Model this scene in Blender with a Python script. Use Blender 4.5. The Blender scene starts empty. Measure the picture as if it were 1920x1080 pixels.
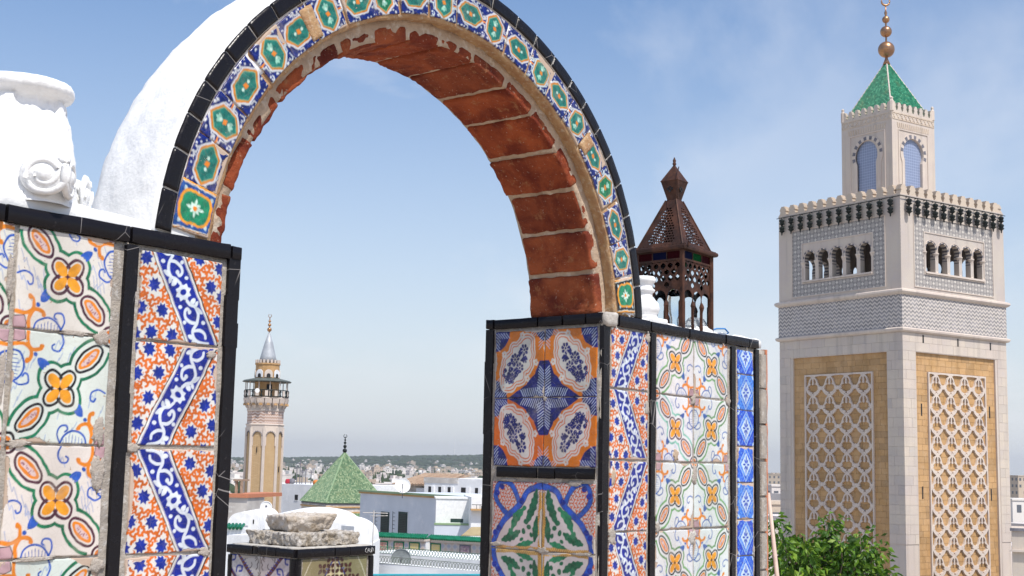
import bpy, math, random, numpy as np
from mathutils import Vector, Matrix, noise
PI = math.pi
R_ = math.radians
SC = bpy.context.scene
COL = SC.collection

# ---------------------------------------------------------------- camera
EYE = 20.0                       # the photographer stands on a roof terrace, eye 20 m above the street
F_PX, PITCH, ROLL = 2485.8, 0.1318, 0.0214
_cp, _sp, _c, _s = math.cos(PITCH), math.sin(PITCH), math.cos(ROLL), math.sin(ROLL)
FWD = Vector((0, _cp, _sp)); _up = Vector((0, -_sp, _cp)); _rt = Vector((1, 0, 0))
RT = _c * _rt + _s * _up; UP = -_s * _rt + _c * _up
cam_data = bpy.data.cameras.new('camera')
cam = bpy.data.objects.new('camera', cam_data); COL.objects.link(cam)
cam_data.sensor_width = 36.0
cam_data.lens = F_PX / 1920 * 36.0
cam_data.clip_start = 0.05; cam_data.clip_end = 20000
cam.matrix_world = Matrix(((RT.x, UP.x, -FWD.x, 0), (RT.y, UP.y, -FWD.y, 0), (RT.z, UP.z, -FWD.z, EYE), (0, 0, 0, 1)))
SC.camera = cam

# ---------------------------------------------------------------- light
SUN_EL = R_(58)
SUN_H = Vector((0.565, -0.825, 0)).normalized()
SKY_STRENGTH = 0.13
SUN_STRENGTH = 4.0
EXPOSURE = 0.28
HAZE = 0.95e-4
world = bpy.data.worlds.new('World'); SC.world = world; world.use_nodes = True
wn = world.node_tree; wn.nodes.clear()
def wnode(t, **k):
    n = wn.nodes.new(t)
    for a, b in k.items(): setattr(n, a, b)
    return n
wo = wnode('ShaderNodeOutputWorld'); bg = wnode('ShaderNodeBackground')
sky = wnode('ShaderNodeTexSky'); sky.sky_type = 'NISHITA'; sky.sun_disc = False
sky.sun_elevation = SUN_EL
sky.sun_rotation = math.atan2(SUN_H.x, SUN_H.y)
sky.altitude = 50; sky.air_density = 1.0; sky.dust_density = 1.2; sky.ozone_density = 1.6
wn.links.new(bg.outputs[0], wo.inputs[0]); bg.inputs[1].default_value = SKY_STRENGTH
# thin streaky clouds and whitening air towards the horizon, all by direction
geo = wnode('ShaderNodeTexCoord')
sep = wnode('ShaderNodeSeparateXYZ'); wn.links.new(geo.outputs['Generated'], sep.inputs[0])
def wmath(op, a, b=None, clamp=False):
    n = wnode('ShaderNodeMath', operation=op); n.use_clamp = clamp
    for i, v in enumerate((a, b)):
        if v is None: continue
        if isinstance(v, (int, float)): n.inputs[i].default_value = v
        else: wn.links.new(v, n.inputs[i])
    return n.outputs[0]
zc = wmath('MAXIMUM', sep.outputs[2], 0.03)
px_ = wmath('DIVIDE', sep.outputs[0], wmath('ADD', zc, 0.18)); py_ = wmath('DIVIDE', sep.outputs[1], wmath('ADD', zc, 0.18))
comb = wnode('ShaderNodeCombineXYZ'); wn.links.new(px_, comb.inputs[0]); wn.links.new(py_, comb.inputs[1])
def wnoise(scale, detail, rough, sx, sy, ox, dist=0.0):
    mp = wnode('ShaderNodeMapping'); wn.links.new(comb.outputs[0], mp.inputs[0])
    mp.inputs['Scale'].default_value = (sx, sy, 1); mp.inputs['Location'].default_value = (ox, ox * .7, 0)
    mp.inputs['Rotation'].default_value = (0, 0, 0.5)
    nz = wnode('ShaderNodeTexNoise'); wn.links.new(mp.outputs[0], nz.inputs[0])
    nz.inputs['Scale'].default_value = scale; nz.inputs['Detail'].default_value = detail; nz.inputs['Roughness'].default_value = rough
    nz.inputs['Distortion'].default_value = dist
    return nz.outputs[0]
n1 = wnoise(1.0, 7, .58, 1.0, .55, 3.7, .35); n2 = wnoise(.55, 3, .5, 1, 1, 8.3)
cl = wmath('MULTIPLY', wmath('MULTIPLY', wmath('SUBTRACT', n1, .46, True), 8.0, True), wmath('MULTIPLY', wmath('SUBTRACT', n2, .40, True), 5.0, True), True)
cl = wmath('MULTIPLY', cl, .55)
mixc = wnode('ShaderNodeMix', data_type='RGBA')
hs = wnode('ShaderNodeHueSaturation'); hs.inputs['Saturation'].default_value = 1.22; hs.inputs['Value'].default_value = 0.97
wn.links.new(sky.outputs[0], hs.inputs['Color'])
tnt = wnode('ShaderNodeMix', data_type='RGBA', blend_type='MULTIPLY'); tnt.inputs['Factor'].default_value = 1.0; tnt.inputs['B'].default_value = (.95, .985, 1.05, 1); wn.links.new(hs.outputs[0], tnt.inputs['A']); wn.links.new(tnt.outputs['Result'], mixc.inputs['A']); mixc.inputs['B'].default_value = (6.6, 6.7, 7.0, 1); wn.links.new(cl, mixc.inputs['Factor'])
hz = wmath('POWER', wmath('SUBTRACT', 1.0, wmath('MULTIPLY', wmath('ABSOLUTE', sep.outputs[2]), 2.15), True), 1.6)
hz = wmath('MULTIPLY', hz, .92)
mixh = wnode('ShaderNodeMix', data_type='RGBA')
wn.links.new(mixc.outputs['Result'], mixh.inputs['A']); mixh.inputs['B'].default_value = (5.15, 5.4, 5.7, 1); wn.links.new(hz, mixh.inputs['Factor'])
wn.links.new(mixh.outputs['Result'], bg.inputs[0])
sd = bpy.data.lights.new('sun', 'SUN'); sd.energy = SUN_STRENGTH; sd.angle = R_(0.53); sd.color = (1.0, .955, .89)
sun = bpy.data.objects.new('sun', sd); COL.objects.link(sun)
SUN_V = Vector((SUN_H.x * math.cos(SUN_EL), SUN_H.y * math.cos(SUN_EL), math.sin(SUN_EL)))
sun.rotation_euler = SUN_V.to_track_quat('Z', 'Y').to_euler(); sun.location = (0, 0, 60)
SC.view_settings.view_transform = 'Standard'; SC.view_settings.look = 'None'
SC.view_settings.exposure = EXPOSURE; SC.view_settings.gamma = 1.0; SC.view_settings.use_curve_mapping = False
SC.render.engine = 'CYCLES'
SC.cycles.use_denoising = True
SC.cycles.volume_bounces = 0
SC.cycles.max_bounces = 8; SC.cycles.diffuse_bounces = 4

# ---------------------------------------------------------------- helpers
def ray(px, py):
    return FWD + RT * ((px - 960) / F_PX) - UP * ((py - 540) / F_PX)
def at(px, py, depth):
    """world point at ground distance depth seen at a pixel of the 1920 px wide photograph"""
    d = ray(px, py); d = d * (depth / d.y); return Vector((d.x, d.y, d.z + EYE))
def fbm(x, y, z, o=3):
    v = 0; a = 1
    for i in range(o):
        v += a * noise.noise(Vector((x, y, z))); x *= 2.1; y *= 2.1; z *= 2.1; a *= .5
    return v
def s2l(c):
    return tuple(((x / 12.92) if x <= .04045 else ((x + .055) / 1.055) ** 2.4) for x in c)
def tag(o, label=None, cat=None, group=None, kind=None):
    if label: o['label'] = label
    if cat: o['category'] = cat
    if group: o['group'] = group
    if kind: o['kind'] = kind
    return o
def empty(name, loc, rz=0, label=None, cat=None, group=None, parent=None):
    o = bpy.data.objects.new(name, None); COL.objects.link(o)
    o.location = loc; o.rotation_euler = (0, 0, rz); o.empty_display_size = .1
    if parent: o.parent = parent
    return tag(o, label, cat, group)
def link(name, me, parent=None, loc=(0, 0, 0), rot=(0, 0, 0), scale=None):
    o = bpy.data.objects.new(name, me); COL.objects.link(o)
    o.location = loc; o.rotation_euler = rot
    if scale: o.scale = scale
    if parent: o.parent = parent
    return o
class MB:
    """collects polygons; build() links them as one mesh object"""
    def __init__(s): s.v = []; s.f = []; s.m = []
    def add(s, vs, fs, mi=0, T=None):
        b = len(s.v)
        if T is not None: vs = [T @ Vector(p) for p in vs]
        s.v.extend(vs); s.f.extend([tuple(i + b for i in f) for f in fs]); s.m.extend([mi] * len(fs)); return s
    def box(s, x0, x1, y0, y1, z0, z1, mi=0, T=None):
        return s.add([(x0, y0, z0), (x1, y0, z0), (x1, y1, z0), (x0, y1, z0), (x0, y0, z1), (x1, y0, z1), (x1, y1, z1), (x0, y1, z1)],
                     [(0, 3, 2, 1), (4, 5, 6, 7), (0, 1, 5, 4), (1, 2, 6, 5), (2, 3, 7, 6), (3, 0, 4, 7)], mi, T)
    def slab(s, x0, x1, y0, y1, z0, z1, b=.003, mi=0, T=None):
        """a box with its front (-y) edges bevelled"""
        vs = []
        for y, i in ((y1, 0), (y0 + b, 0), (y0, b)):
            vs += [(x0 + i, y, z0 + i), (x1 - i, y, z0 + i), (x1 - i, y, z1 - i), (x0 + i, y, z1 - i)]
        fs = [(3, 2, 1, 0)[::-1], (8, 9, 10, 11)]
        for k in (0, 4):
            for i in range(4):
                j = (i + 1) % 4; fs.append((k + i, k + j, k + 4 + j, k + 4 + i))
        return s.add(vs, fs, mi, T)
    def lathe(s, prof, n=24, mi=0, T=None, cap=True, a0=0, ph=0):
        vs = []; fs = []
        for r, z in prof:
            for i in range(n):
                a = 2 * PI * i / n + ph; vs.append((r * math.cos(a), r * math.sin(a), z))
        for k in range(len(prof) - 1):
            for i in range(n):
                j = (i + 1) % n; fs.append((k * n + i, k * n + j, (k + 1) * n + j, (k + 1) * n + i))
        if cap:
            fs.append(tuple(range(n))[::-1]); fs.append(tuple((len(prof) - 1) * n + i for i in range(n)))
        return s.add(vs, fs, mi, T)
    def tube(s, pts, r, n=6, mi=0, closed=False):
        pts = [Vector(p) for p in pts]; vs = []; fs = []; N = len(pts)
        for i, p in enumerate(pts):
            a = pts[(i - 1) % N] if (closed or i > 0) else p; b = pts[(i + 1) % N] if (closed or i < N - 1) else p
            t = (b - a).normalized(); u = t.orthogonal().normalized() if abs(t.z) > .95 else t.cross(Vector((0, 0, 1))).normalized()
            w = t.cross(u); rr = r[i] if isinstance(r, (list, tuple)) else r
            for k in range(n):
                an = 2 * PI * k / n; vs.append(p + (u * math.cos(an) + w * math.sin(an)) * rr)
        for i in range(N if closed else N - 1):
            for k in range(n):
                k2 = (k + 1) % n; j = (i + 1) % N
                fs.append((i * n + k, i * n + k2, j * n + k2, j * n + k))
        if not closed:
            fs.append(tuple(range(n))[::-1]); fs.append(tuple((N - 1) * n + k for k in range(n)))
        return s.add(vs, fs, mi)
    def prism(s, poly, y0, y1, mi=0, T=None):
        """polygon in the x-z plane extruded in y"""
        n = len(poly)
        vs = [(x, y0, z) for x, z in poly] + [(x, y1, z) for x, z in poly]
        fs = [tuple(range(n)), tuple(range(n, 2 * n))[::-1]] + [((i + 1) % n, i, n + i, n + (i + 1) % n) for i in range(n)]
        return s.add(vs, fs, mi, T)
    def mesh(s, name, mats, smooth=False):
        me = bpy.data.meshes.new(name); me.from_pydata([tuple(p) for p in s.v], [], s.f)
        if not isinstance(mats, (list, tuple)): mats = [mats]
        for m in mats: me.materials.append(m)
        me.polygons.foreach_set('material_index', s.m)
        if smooth is True: me.polygons.foreach_set('use_smooth', [True] * len(s.f))
        me.update()
        if smooth == 'auto':
            me.polygons.foreach_set('use_smooth', [True] * len(s.f)); me.set_sharp_from_angle(angle=R_(40))
        return me
    def build(s, name, mats, parent=None, loc=(0, 0, 0), rot=(0, 0, 0), smooth=False):
        return link(name, s.mesh(name, mats, smooth), parent, loc, rot)
def rough_box(x0, x1, y0, y1, z0, z1, step, amp, fr=8.0, seed=0.0, warp=None, mb=None, round_=0.0, crag=0.0):
    mb = mb or MB(); idx = {}; vs = []; fs = []
    n = [max(1, int(round((b - a) / step))) for a, b in ((x0, x1), (y0, y1), (z0, z1))]
    lo = (x0, y0, z0); hi = (x1, y1, z1); cx = Vector(((x0 + x1) / 2, (y0 + y1) / 2, (z0 + z1) / 2))
    def V(i, j, k):
        key = (i, j, k)
        if key not in idx:
            p = Vector([lo[a] + (hi[a] - lo[a]) * key[a] / n[a] for a in range(3)])
            if round_:
                q = p.copy(); out = 0
                for a in range(3):
                    q[a] = min(max(p[a], lo[a] + round_), hi[a] - round_)
                d = p - q
                if d.length > round_: p = q + d.normalized() * round_
            d = Vector((fbm(p.x * fr + seed, p.y * fr, p.z * fr), fbm(p.x * fr, p.y * fr + seed + 31, p.z * fr), fbm(p.x * fr + 17, p.y * fr, p.z * fr + seed)))
            p = p + d * amp
            if crag:
                v1 = noise.voronoi(p * 38 + Vector((seed, 0, 0)))[0][0]; v2 = noise.voronoi(p * 95 + Vector((0, seed, 0)))[0][0]; p = p + (cx - p).normalized() * crag * (.8 * v1 + .45 * v2)
            if warp: p = warp(p)
            idx[key] = len(vs); vs.append(p)
        return idx[key]
    nx, ny, nz = n
    for i in range(nx):
        for j in range(ny):
            fs.append((V(i, j, 0), V(i, j + 1, 0), V(i + 1, j + 1, 0), V(i + 1, j, 0)))
            fs.append((V(i, j, nz), V(i + 1, j, nz), V(i + 1, j + 1, nz), V(i, j + 1, nz)))
    for i in range(nx):
        for k in range(nz):
            fs.append((V(i, 0, k), V(i + 1, 0, k), V(i + 1, 0, k + 1), V(i, 0, k + 1)))
            fs.append((V(i, ny, k), V(i, ny, k + 1), V(i + 1, ny, k + 1), V(i + 1, ny, k)))
    for j in range(ny):
        for k in range(nz):
            fs.append((V(0, j, k), V(0, j, k + 1), V(0, j + 1, k + 1), V(0, j + 1, k)))
            fs.append((V(nx, j, k), V(nx, j + 1, k), V(nx, j + 1, k + 1), V(nx, j, k + 1)))
    return mb.add(vs, fs)
def field_mesh(Fn, x0, x1, z0, z1, step, t, mb=None, mi=0, mside=None, y=0.0, T=None):
    """solid plate in the x-z plane, y..y+t, where Fn(x, z) < 0 (marching squares with its edges extruded)"""
    mb = mb or MB(); nx = max(2, int(round((x1 - x0) / step))); nz = max(2, int(round((z1 - z0) / step)))
    xs = np.linspace(x0, x1, nx + 1); zs = np.linspace(z0, z1, nz + 1)
    X, Z = np.meshgrid(xs, zs, indexing='ij'); A = Fn(X, Z)
    vid = {}; vs = []; fs = []
    def corner(i, j):
        k = (i, j)
        if k not in vid: vid[k] = len(vs); vs.append((xs[i], zs[j]))
        return vid[k]
    def cross(i, j, i2, j2):
        if (i2, j2) < (i, j): i, j, i2, j2 = i2, j2, i, j
        k = (i, j, i2, j2)
        if k not in vid:
            a, b = A[i, j], A[i2, j2]; q = min(max(a / (a - b), .02), .98)
            vid[k] = len(vs); vs.append((xs[i] + (xs[i2] - xs[i]) * q, zs[j] + (zs[j2] - zs[j]) * q))
        return vid[k]
    ins = A < 0
    full = ins[:-1, :-1] & ins[1:, :-1] & ins[1:, 1:] & ins[:-1, 1:]
    anyi = ins[:-1, :-1] | ins[1:, :-1] | ins[1:, 1:] | ins[:-1, 1:]
    for i, j in np.argwhere(anyi):
        i = int(i); j = int(j); c = ((i, j), (i + 1, j), (i + 1, j + 1), (i, j + 1))
        if full[i, j]: fs.append(tuple(corner(*q) for q in c)); continue
        pl = []
        for k in range(4):
            a = c[k]; b = c[(k + 1) % 4]
            if ins[a]: pl.append(corner(*a))
            if ins[a] != ins[b]: pl.append(cross(*a, *b))
        if len(pl) > 2: fs.append(tuple(pl))
    n = len(vs); ed = {}
    for f in fs:
        for a, b in zip(f, f[1:] + f[:1]):
            if (b, a) in ed: del ed[(b, a)]
            else: ed[(a, b)] = 1
    v3 = [(p[0], y, p[1]) for p in vs] + [(p[0], y + t, p[1]) for p in vs]
    mb.add(v3, fs + [tuple(i + n for i in f)[::-1] for f in fs], mi, T)
    b = len(mb.v) - len(v3)
    for a, c in ed: mb.f.append((c + b, a + b, a + n + b, c + n + b)); mb.m.append(mi if mside is None else mside)
    return mb

# ---------------------------------------------------------------- materials
class NT:
    def __init__(s, name):
        s.m = bpy.data.materials.new(name); s.m.use_nodes = True; s.t = s.m.node_tree
        s.b = s.t.nodes['Principled BSDF']; s.o = s.t.nodes['Material Output']
    def n(s, t, **k):
        n = s.t.nodes.new(t)
        for a, b in k.items(): setattr(n, a, b)
        return n
    def put(s, v, sock):
        if isinstance(v, (int, float, tuple, list)):
            sock.default_value = v if isinstance(v, (int, float)) or len(v) != 3 or sock.type == 'VECTOR' else (*v, 1)
        else: s.t.links.new(v, sock)
    def math(s, op, a, b=0.0, clamp=False, c=None):
        n = s.n('ShaderNodeMath', operation=op); n.use_clamp = clamp; s.put(a, n.inputs[0]); s.put(b, n.inputs[1])
        if c is not None: s.put(c, n.inputs[2])
        return n.outputs[0]
    def mix(s, f, a, b, mode='MIX'):
        n = s.n('ShaderNodeMix', data_type='RGBA', blend_type=mode); s.put(f, n.inputs['Factor']); s.put(a, n.inputs['A']); s.put(b, n.inputs['B']); return n.outputs['Result']
    def coords(s, kind='Object', rnd=0.0):
        c = s.n('ShaderNodeTexCoord').outputs[kind]
        if rnd:
            r = s.n('ShaderNodeObjectInfo').outputs['Random']; v = s.n('ShaderNodeVectorMath', operation='ADD')
            s.t.links.new(c, v.inputs[0]); cc = s.n('ShaderNodeCombineXYZ')
            for i in range(3): s.t.links.new(s.math('MULTIPLY', r, rnd * (1 + i * .37)), cc.inputs[i])
            s.t.links.new(cc.outputs[0], v.inputs[1]); return v.outputs[0]
        return c
    def noise(s, co, scale, detail=4, rough=.55, dist=0, sc=None):
        if sc:
            mp = s.n('ShaderNodeMapping'); s.t.links.new(co, mp.inputs[0]); mp.inputs['Scale'].default_value = sc; co = mp.outputs[0]
        n = s.n('ShaderNodeTexNoise'); s.t.links.new(co, n.inputs['Vector']); n.inputs['Scale'].default_value = scale
        n.inputs['Detail'].default_value = detail; n.inputs['Roughness'].default_value = rough; n.inputs['Distortion'].default_value = dist; return n.outputs[0]
    def ramp(s, f, stops, interp='LINEAR'):
        n = s.n('ShaderNodeValToRGB'); n.color_ramp.interpolation = interp; e = n.color_ramp.elements
        while len(e) < len(stops): e.new(.5)
        for i, (p, c) in enumerate(stops): e[i].position = p; e[i].color = (*c, 1) if len(c) == 3 else c
        s.put(f, n.inputs[0]); return n.outputs[0]
    def step(s, v, a, b):
        n = s.n('ShaderNodeMapRange'); n.interpolation_type = 'SMOOTHSTEP'; s.put(v, n.inputs[0]); n.inputs[1].default_value = a; n.inputs[2].default_value = b; return n.outputs[0]
    def bump(s, h, strength=.5, dist=.01, prev=None):
        n = s.n('ShaderNodeBump'); n.inputs['Strength'].default_value = strength; n.inputs['Distance'].default_value = dist; s.put(h, n.inputs['Height'])
        if prev is not None: s.t.links.new(prev, n.inputs['Normal'])
        return n.outputs[0]
    def sep(s, v):
        n = s.n('ShaderNodeSeparateXYZ'); s.t.links.new(v, n.inputs[0]); return n.outputs
    def out(s, col, rough=.7, normal=None, metal=0, spec=None, coat=None):
        s.put(col, s.b.inputs['Base Color']); s.put(rough, s.b.inputs['Roughness']); s.put(metal, s.b.inputs['Metallic'])
        if spec is not None: s.b.inputs['Specular IOR Level'].default_value = spec
        if normal is not None: s.t.links.new(normal, s.b.inputs['Normal'])
        return s.m
def m_noisy(name, c1, c2, scale=6, rough=.8, bump=.4, bs=30, bd=.01, c3=None, rnd=0, spec=.3, metal=0, isl=0, objr=0):
    t = NT(name); co = t.coords('Object', rnd)
    f = t.noise(co, scale, 6, .6); f = t.step(f, .35, .65)
    col = t.mix(f, c1, c2)
    if c3: col = t.mix(t.math('MULTIPLY', t.step(t.noise(co, scale * 2.7, 5, .65), .52, .68), .8), col, c3)
    if isl:
        r = t.n('ShaderNodeNewGeometry').outputs['Random Per Island']; col = t.mix(1.0, col, t.ramp(r, [(0, (1 - isl,) * 3), (.5, (1, 1 - isl * .2, 1 - isl * .25)), (1, (1, 1, 1))]), 'MULTIPLY')
    if objr:
        r = t.n('ShaderNodeObjectInfo').outputs['Random']; col = t.mix(1.0, col, t.ramp(r, [(0, (1 - objr,) * 3), (.35, (1 - objr * .3, 1 - objr * .6, 1 - objr * .7)), (.7, (1, 1 - objr * .15, 1 - objr * .3)), (1, (1, 1, 1))]), 'MULTIPLY')
    nb = t.bump(t.noise(co, bs, 6, .65), bump, bd) if bump else None
    return t.out(col, rough, nb, metal, spec)

M = {}
M['white'] = m_noisy('limewash', (.80, .80, .79), (.71, .71, .70), 5, .9, .7, 55, .004, c3=(.84, .84, .83))
M['white_soft'] = m_noisy('limewash_wall', (.76, .77, .78), (.66, .67, .68), .35, .9, .3, 3, .03, c3=(.82, .82, .81))
M['grey_wall'] = m_noisy('old_plaster', (.55, .52, .48), (.42, .39, .36), .6, .9, .5, 4, .03, c3=(.68, .67, .65))
M['shade_wall'] = m_noisy('shade_tinted_limewash', (.60, .64, .70), (.52, .56, .62), .25, .9, .2, 3, .03, c3=(.66, .68, .72))  # white limewash with the bluish cast of shade mixed into its colour
M['mortar'] = m_noisy('old_mortar', (.40, .355, .30), (.30, .27, .235), 28, .95, 1.0, 160, .004, c3=(.52, .50, .47))
M['joint'] = m_noisy('joint_mortar', (.44, .385, .325), (.34, .30, .26), 24, .95, 1.0, 130, .005, c3=(.54, .50, .45))
M['bed'] = m_noisy('ochre_bedding', (.45, .29, .15), (.36, .20, .10), 30, .95, 1.0, 120, .004, c3=(.52, .42, .30))
M['ring_mortar'] = m_noisy('arch_mortar', (.50, .38, .27), (.38, .28, .20), 14, .95, 1.0, 90, .005, c3=(.58, .50, .40))
M['patch'] = m_noisy('grey_repair_mortar', (.50, .47, .42), (.40, .37, .33), 20, .95, 1.0, 110, .004, c3=(.62, .60, .57))
M['stone'] = m_noisy('pale_rough_stone', (.62, .57, .51), (.50, .43, .35), 12, .9, 1.0, 60, .012, c3=(.36, .28, .19))
M['pocked'] = m_noisy('pocked_stone', (.66, .62, .57), (.44, .37, .28), 20, .95, 1.0, 75, .02, c3=(.20, .17, .14))
M['dark'] = m_noisy('dark_opening', (.02, .02, .022), (.03, .03, .03), 3, .8, 0)
M['orange_edge'] = m_noisy('brick_edge', (.55, .22, .12), (.42, .16, .09), 20, .9, .8, 90, .003)
def brick_mat():
    t = NT('arch_brick'); co = t.coords('Object', 7.0)
    a = t.step(t.noise(co, 9, 6, .6, .4), .33, .68)
    col = t.mix(a, (.14, .028, .017), (.36, .10, .040))
    r = t.n('ShaderNodeObjectInfo').outputs['Random']
    col = t.mix(1.0, col, t.ramp(r, [(0, (.8, .72, .75)), (.5, (1.15, .95, .8)), (1, (1.0, 1.0, 1.0))]), 'MULTIPLY')
    col = t.mix(t.math('MULTIPLY', t.step(t.noise(co, 25, 6, .7), .56, .72), .75), col, (.42, .20, .09))
    col = t.mix(t.math('MULTIPLY', t.step(t.noise(co, 5, 4, .6), .60, .75), .7), col, (.10, .022, .015))
    col = t.mix(t.math('MULTIPLY', t.step(t.noise(co, 140, 3, .6), .63, .72), .5), col, (.62, .45, .33))
    nb = t.bump(t.noise(co, 120, 6, .75), 1.0, .006); nb = t.bump(t.noise(co, 22, 5, .6), .8, .01, nb)
    return t.out(col, .92, nb, 0, .2)
M['brick'] = brick_mat()
def black_mat():
    t = NT('black_glaze'); co = t.coords('Object', 5.0)
    col = t.mix(t.math('MULTIPLY', t.step(t.noise(co, 60, 6, .7), .60, .78), .25), (.010, .009, .011), (.20, .18, .17))
    col = t.mix(t.math('MULTIPLY', t.step(t.noise(co, 9, 4, .6), .55, .8), .35), col, (.016, .012, .014))
    v = t.n('ShaderNodeTexVoronoi', feature='DISTANCE_TO_EDGE'); t.t.links.new(co, v.inputs['Vector']); v.inputs['Scale'].default_value = 14
    crack = t.math('MULTIPLY', t.math('SUBTRACT', 1.0, t.step(v.outputs['Distance'], .003, .012)), t.step(t.noise(co, 4, 2), .56, .62))
    col = t.mix(t.math('MULTIPLY', crack, .5), col, (.45, .42, .40))
    return t.out(col, t.math('ADD', t.math('MULTIPLY', t.noise(co, 30, 4), .25), .12), t.bump(t.noise(co, 35, 4, .6), .5, .003), 0, .18)
M['black'] = black_mat()
def glaze_mat(name, tint=0.10, chip=.62, chipcol=(.50, .38, .29), dirt=.42, sc=1.0):
    """hand painted glaze: paint comes from the colour attribute 'paint', 'edge' is the distance to the tile's rim"""
    t = NT(name); co = t.coords('Object', 9.0)
    at_ = t.n('ShaderNodeAttribute'); at_.attribute_name = 'paint'
    ed = t.n('ShaderNodeAttribute'); ed.attribute_name = 'edge'
    r = t.n('ShaderNodeObjectInfo').outputs['Random']
    col = t.mix(1.0, at_.outputs['Color'], t.ramp(r, [(0, (1 - tint, 1 - tint * .8, 1 - tint * .7)), (.25, (1, 1 - tint * .25, 1 - tint * .2)), (.5, (1 - tint * .8, 1, 1 - tint * .2)), (.75, (1, 1 - tint * .6, 1 - tint * .5)), (1, (1, 1, 1))]), 'MULTIPLY')
    col = t.mix(t.math('MULTIPLY', t.step(t.noise(co, 14 * sc, 5, .65), .52, .8), dirt), col, (.42, .36, .29))
    v = t.n('ShaderNodeTexVoronoi', feature='DISTANCE_TO_EDGE'); t.t.links.new(co, v.inputs['Vector']); v.inputs['Scale'].default_value = 55 * sc
    craz = t.math('MULTIPLY', t.math('SUBTRACT', 1.0, t.step(v.outputs['Distance'], .01, .05)), .10)
    col = t.mix(craz, col, (.30, .25, .2))
    nz = t.noise(co, 38 * sc, 5, .7); big = t.noise(co, 7 * sc, 3, .5)
    e = t.math('ADD', ed.outputs['Fac'], t.math('MULTIPLY', t.math('SUBTRACT', nz, .5), .10))
    e = t.math('ADD', e, t.math('MULTIPLY', t.math('SUBTRACT', .62, big), chip * .9))
    ch = t.math('SUBTRACT', 1.0, t.step(e, .016, .026))
    sp = t.math('MULTIPLY', t.step(t.noise(co, 90 * sc, 3, .6), .70, .74), 1.0)
    ch = t.math('MAXIMUM', ch, sp)
    col = t.mix(ch, col, t.mix(t.noise(co, 50, 3), chipcol, tuple(c * .75 for c in chipcol)))
    h = t.math('ADD', t.math('MULTIPLY', t.math('SUBTRACT', 1.0, ch), 1.0), t.math('MULTIPLY', t.noise(co, 25, 4), .5))
    rg = t.math('ADD', t.math('MULTIPLY', ch, .6), t.math('ADD', .16, t.math('MULTIPLY', t.noise(co, 40, 4), .2)))
    return t.out(col, rg, t.bump(h, .6, .0025), 0, .45)
M['glaze'] = glaze_mat('painted_glaze')
M['glaze_crisp'] = glaze_mat('crisp_painted_glaze', .06, .30, (.55, .42, .33), .10)
M['glaze_dim'] = glaze_mat('aged_painted_glaze', .14, .40, (.50, .44, .38), .30)

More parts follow.
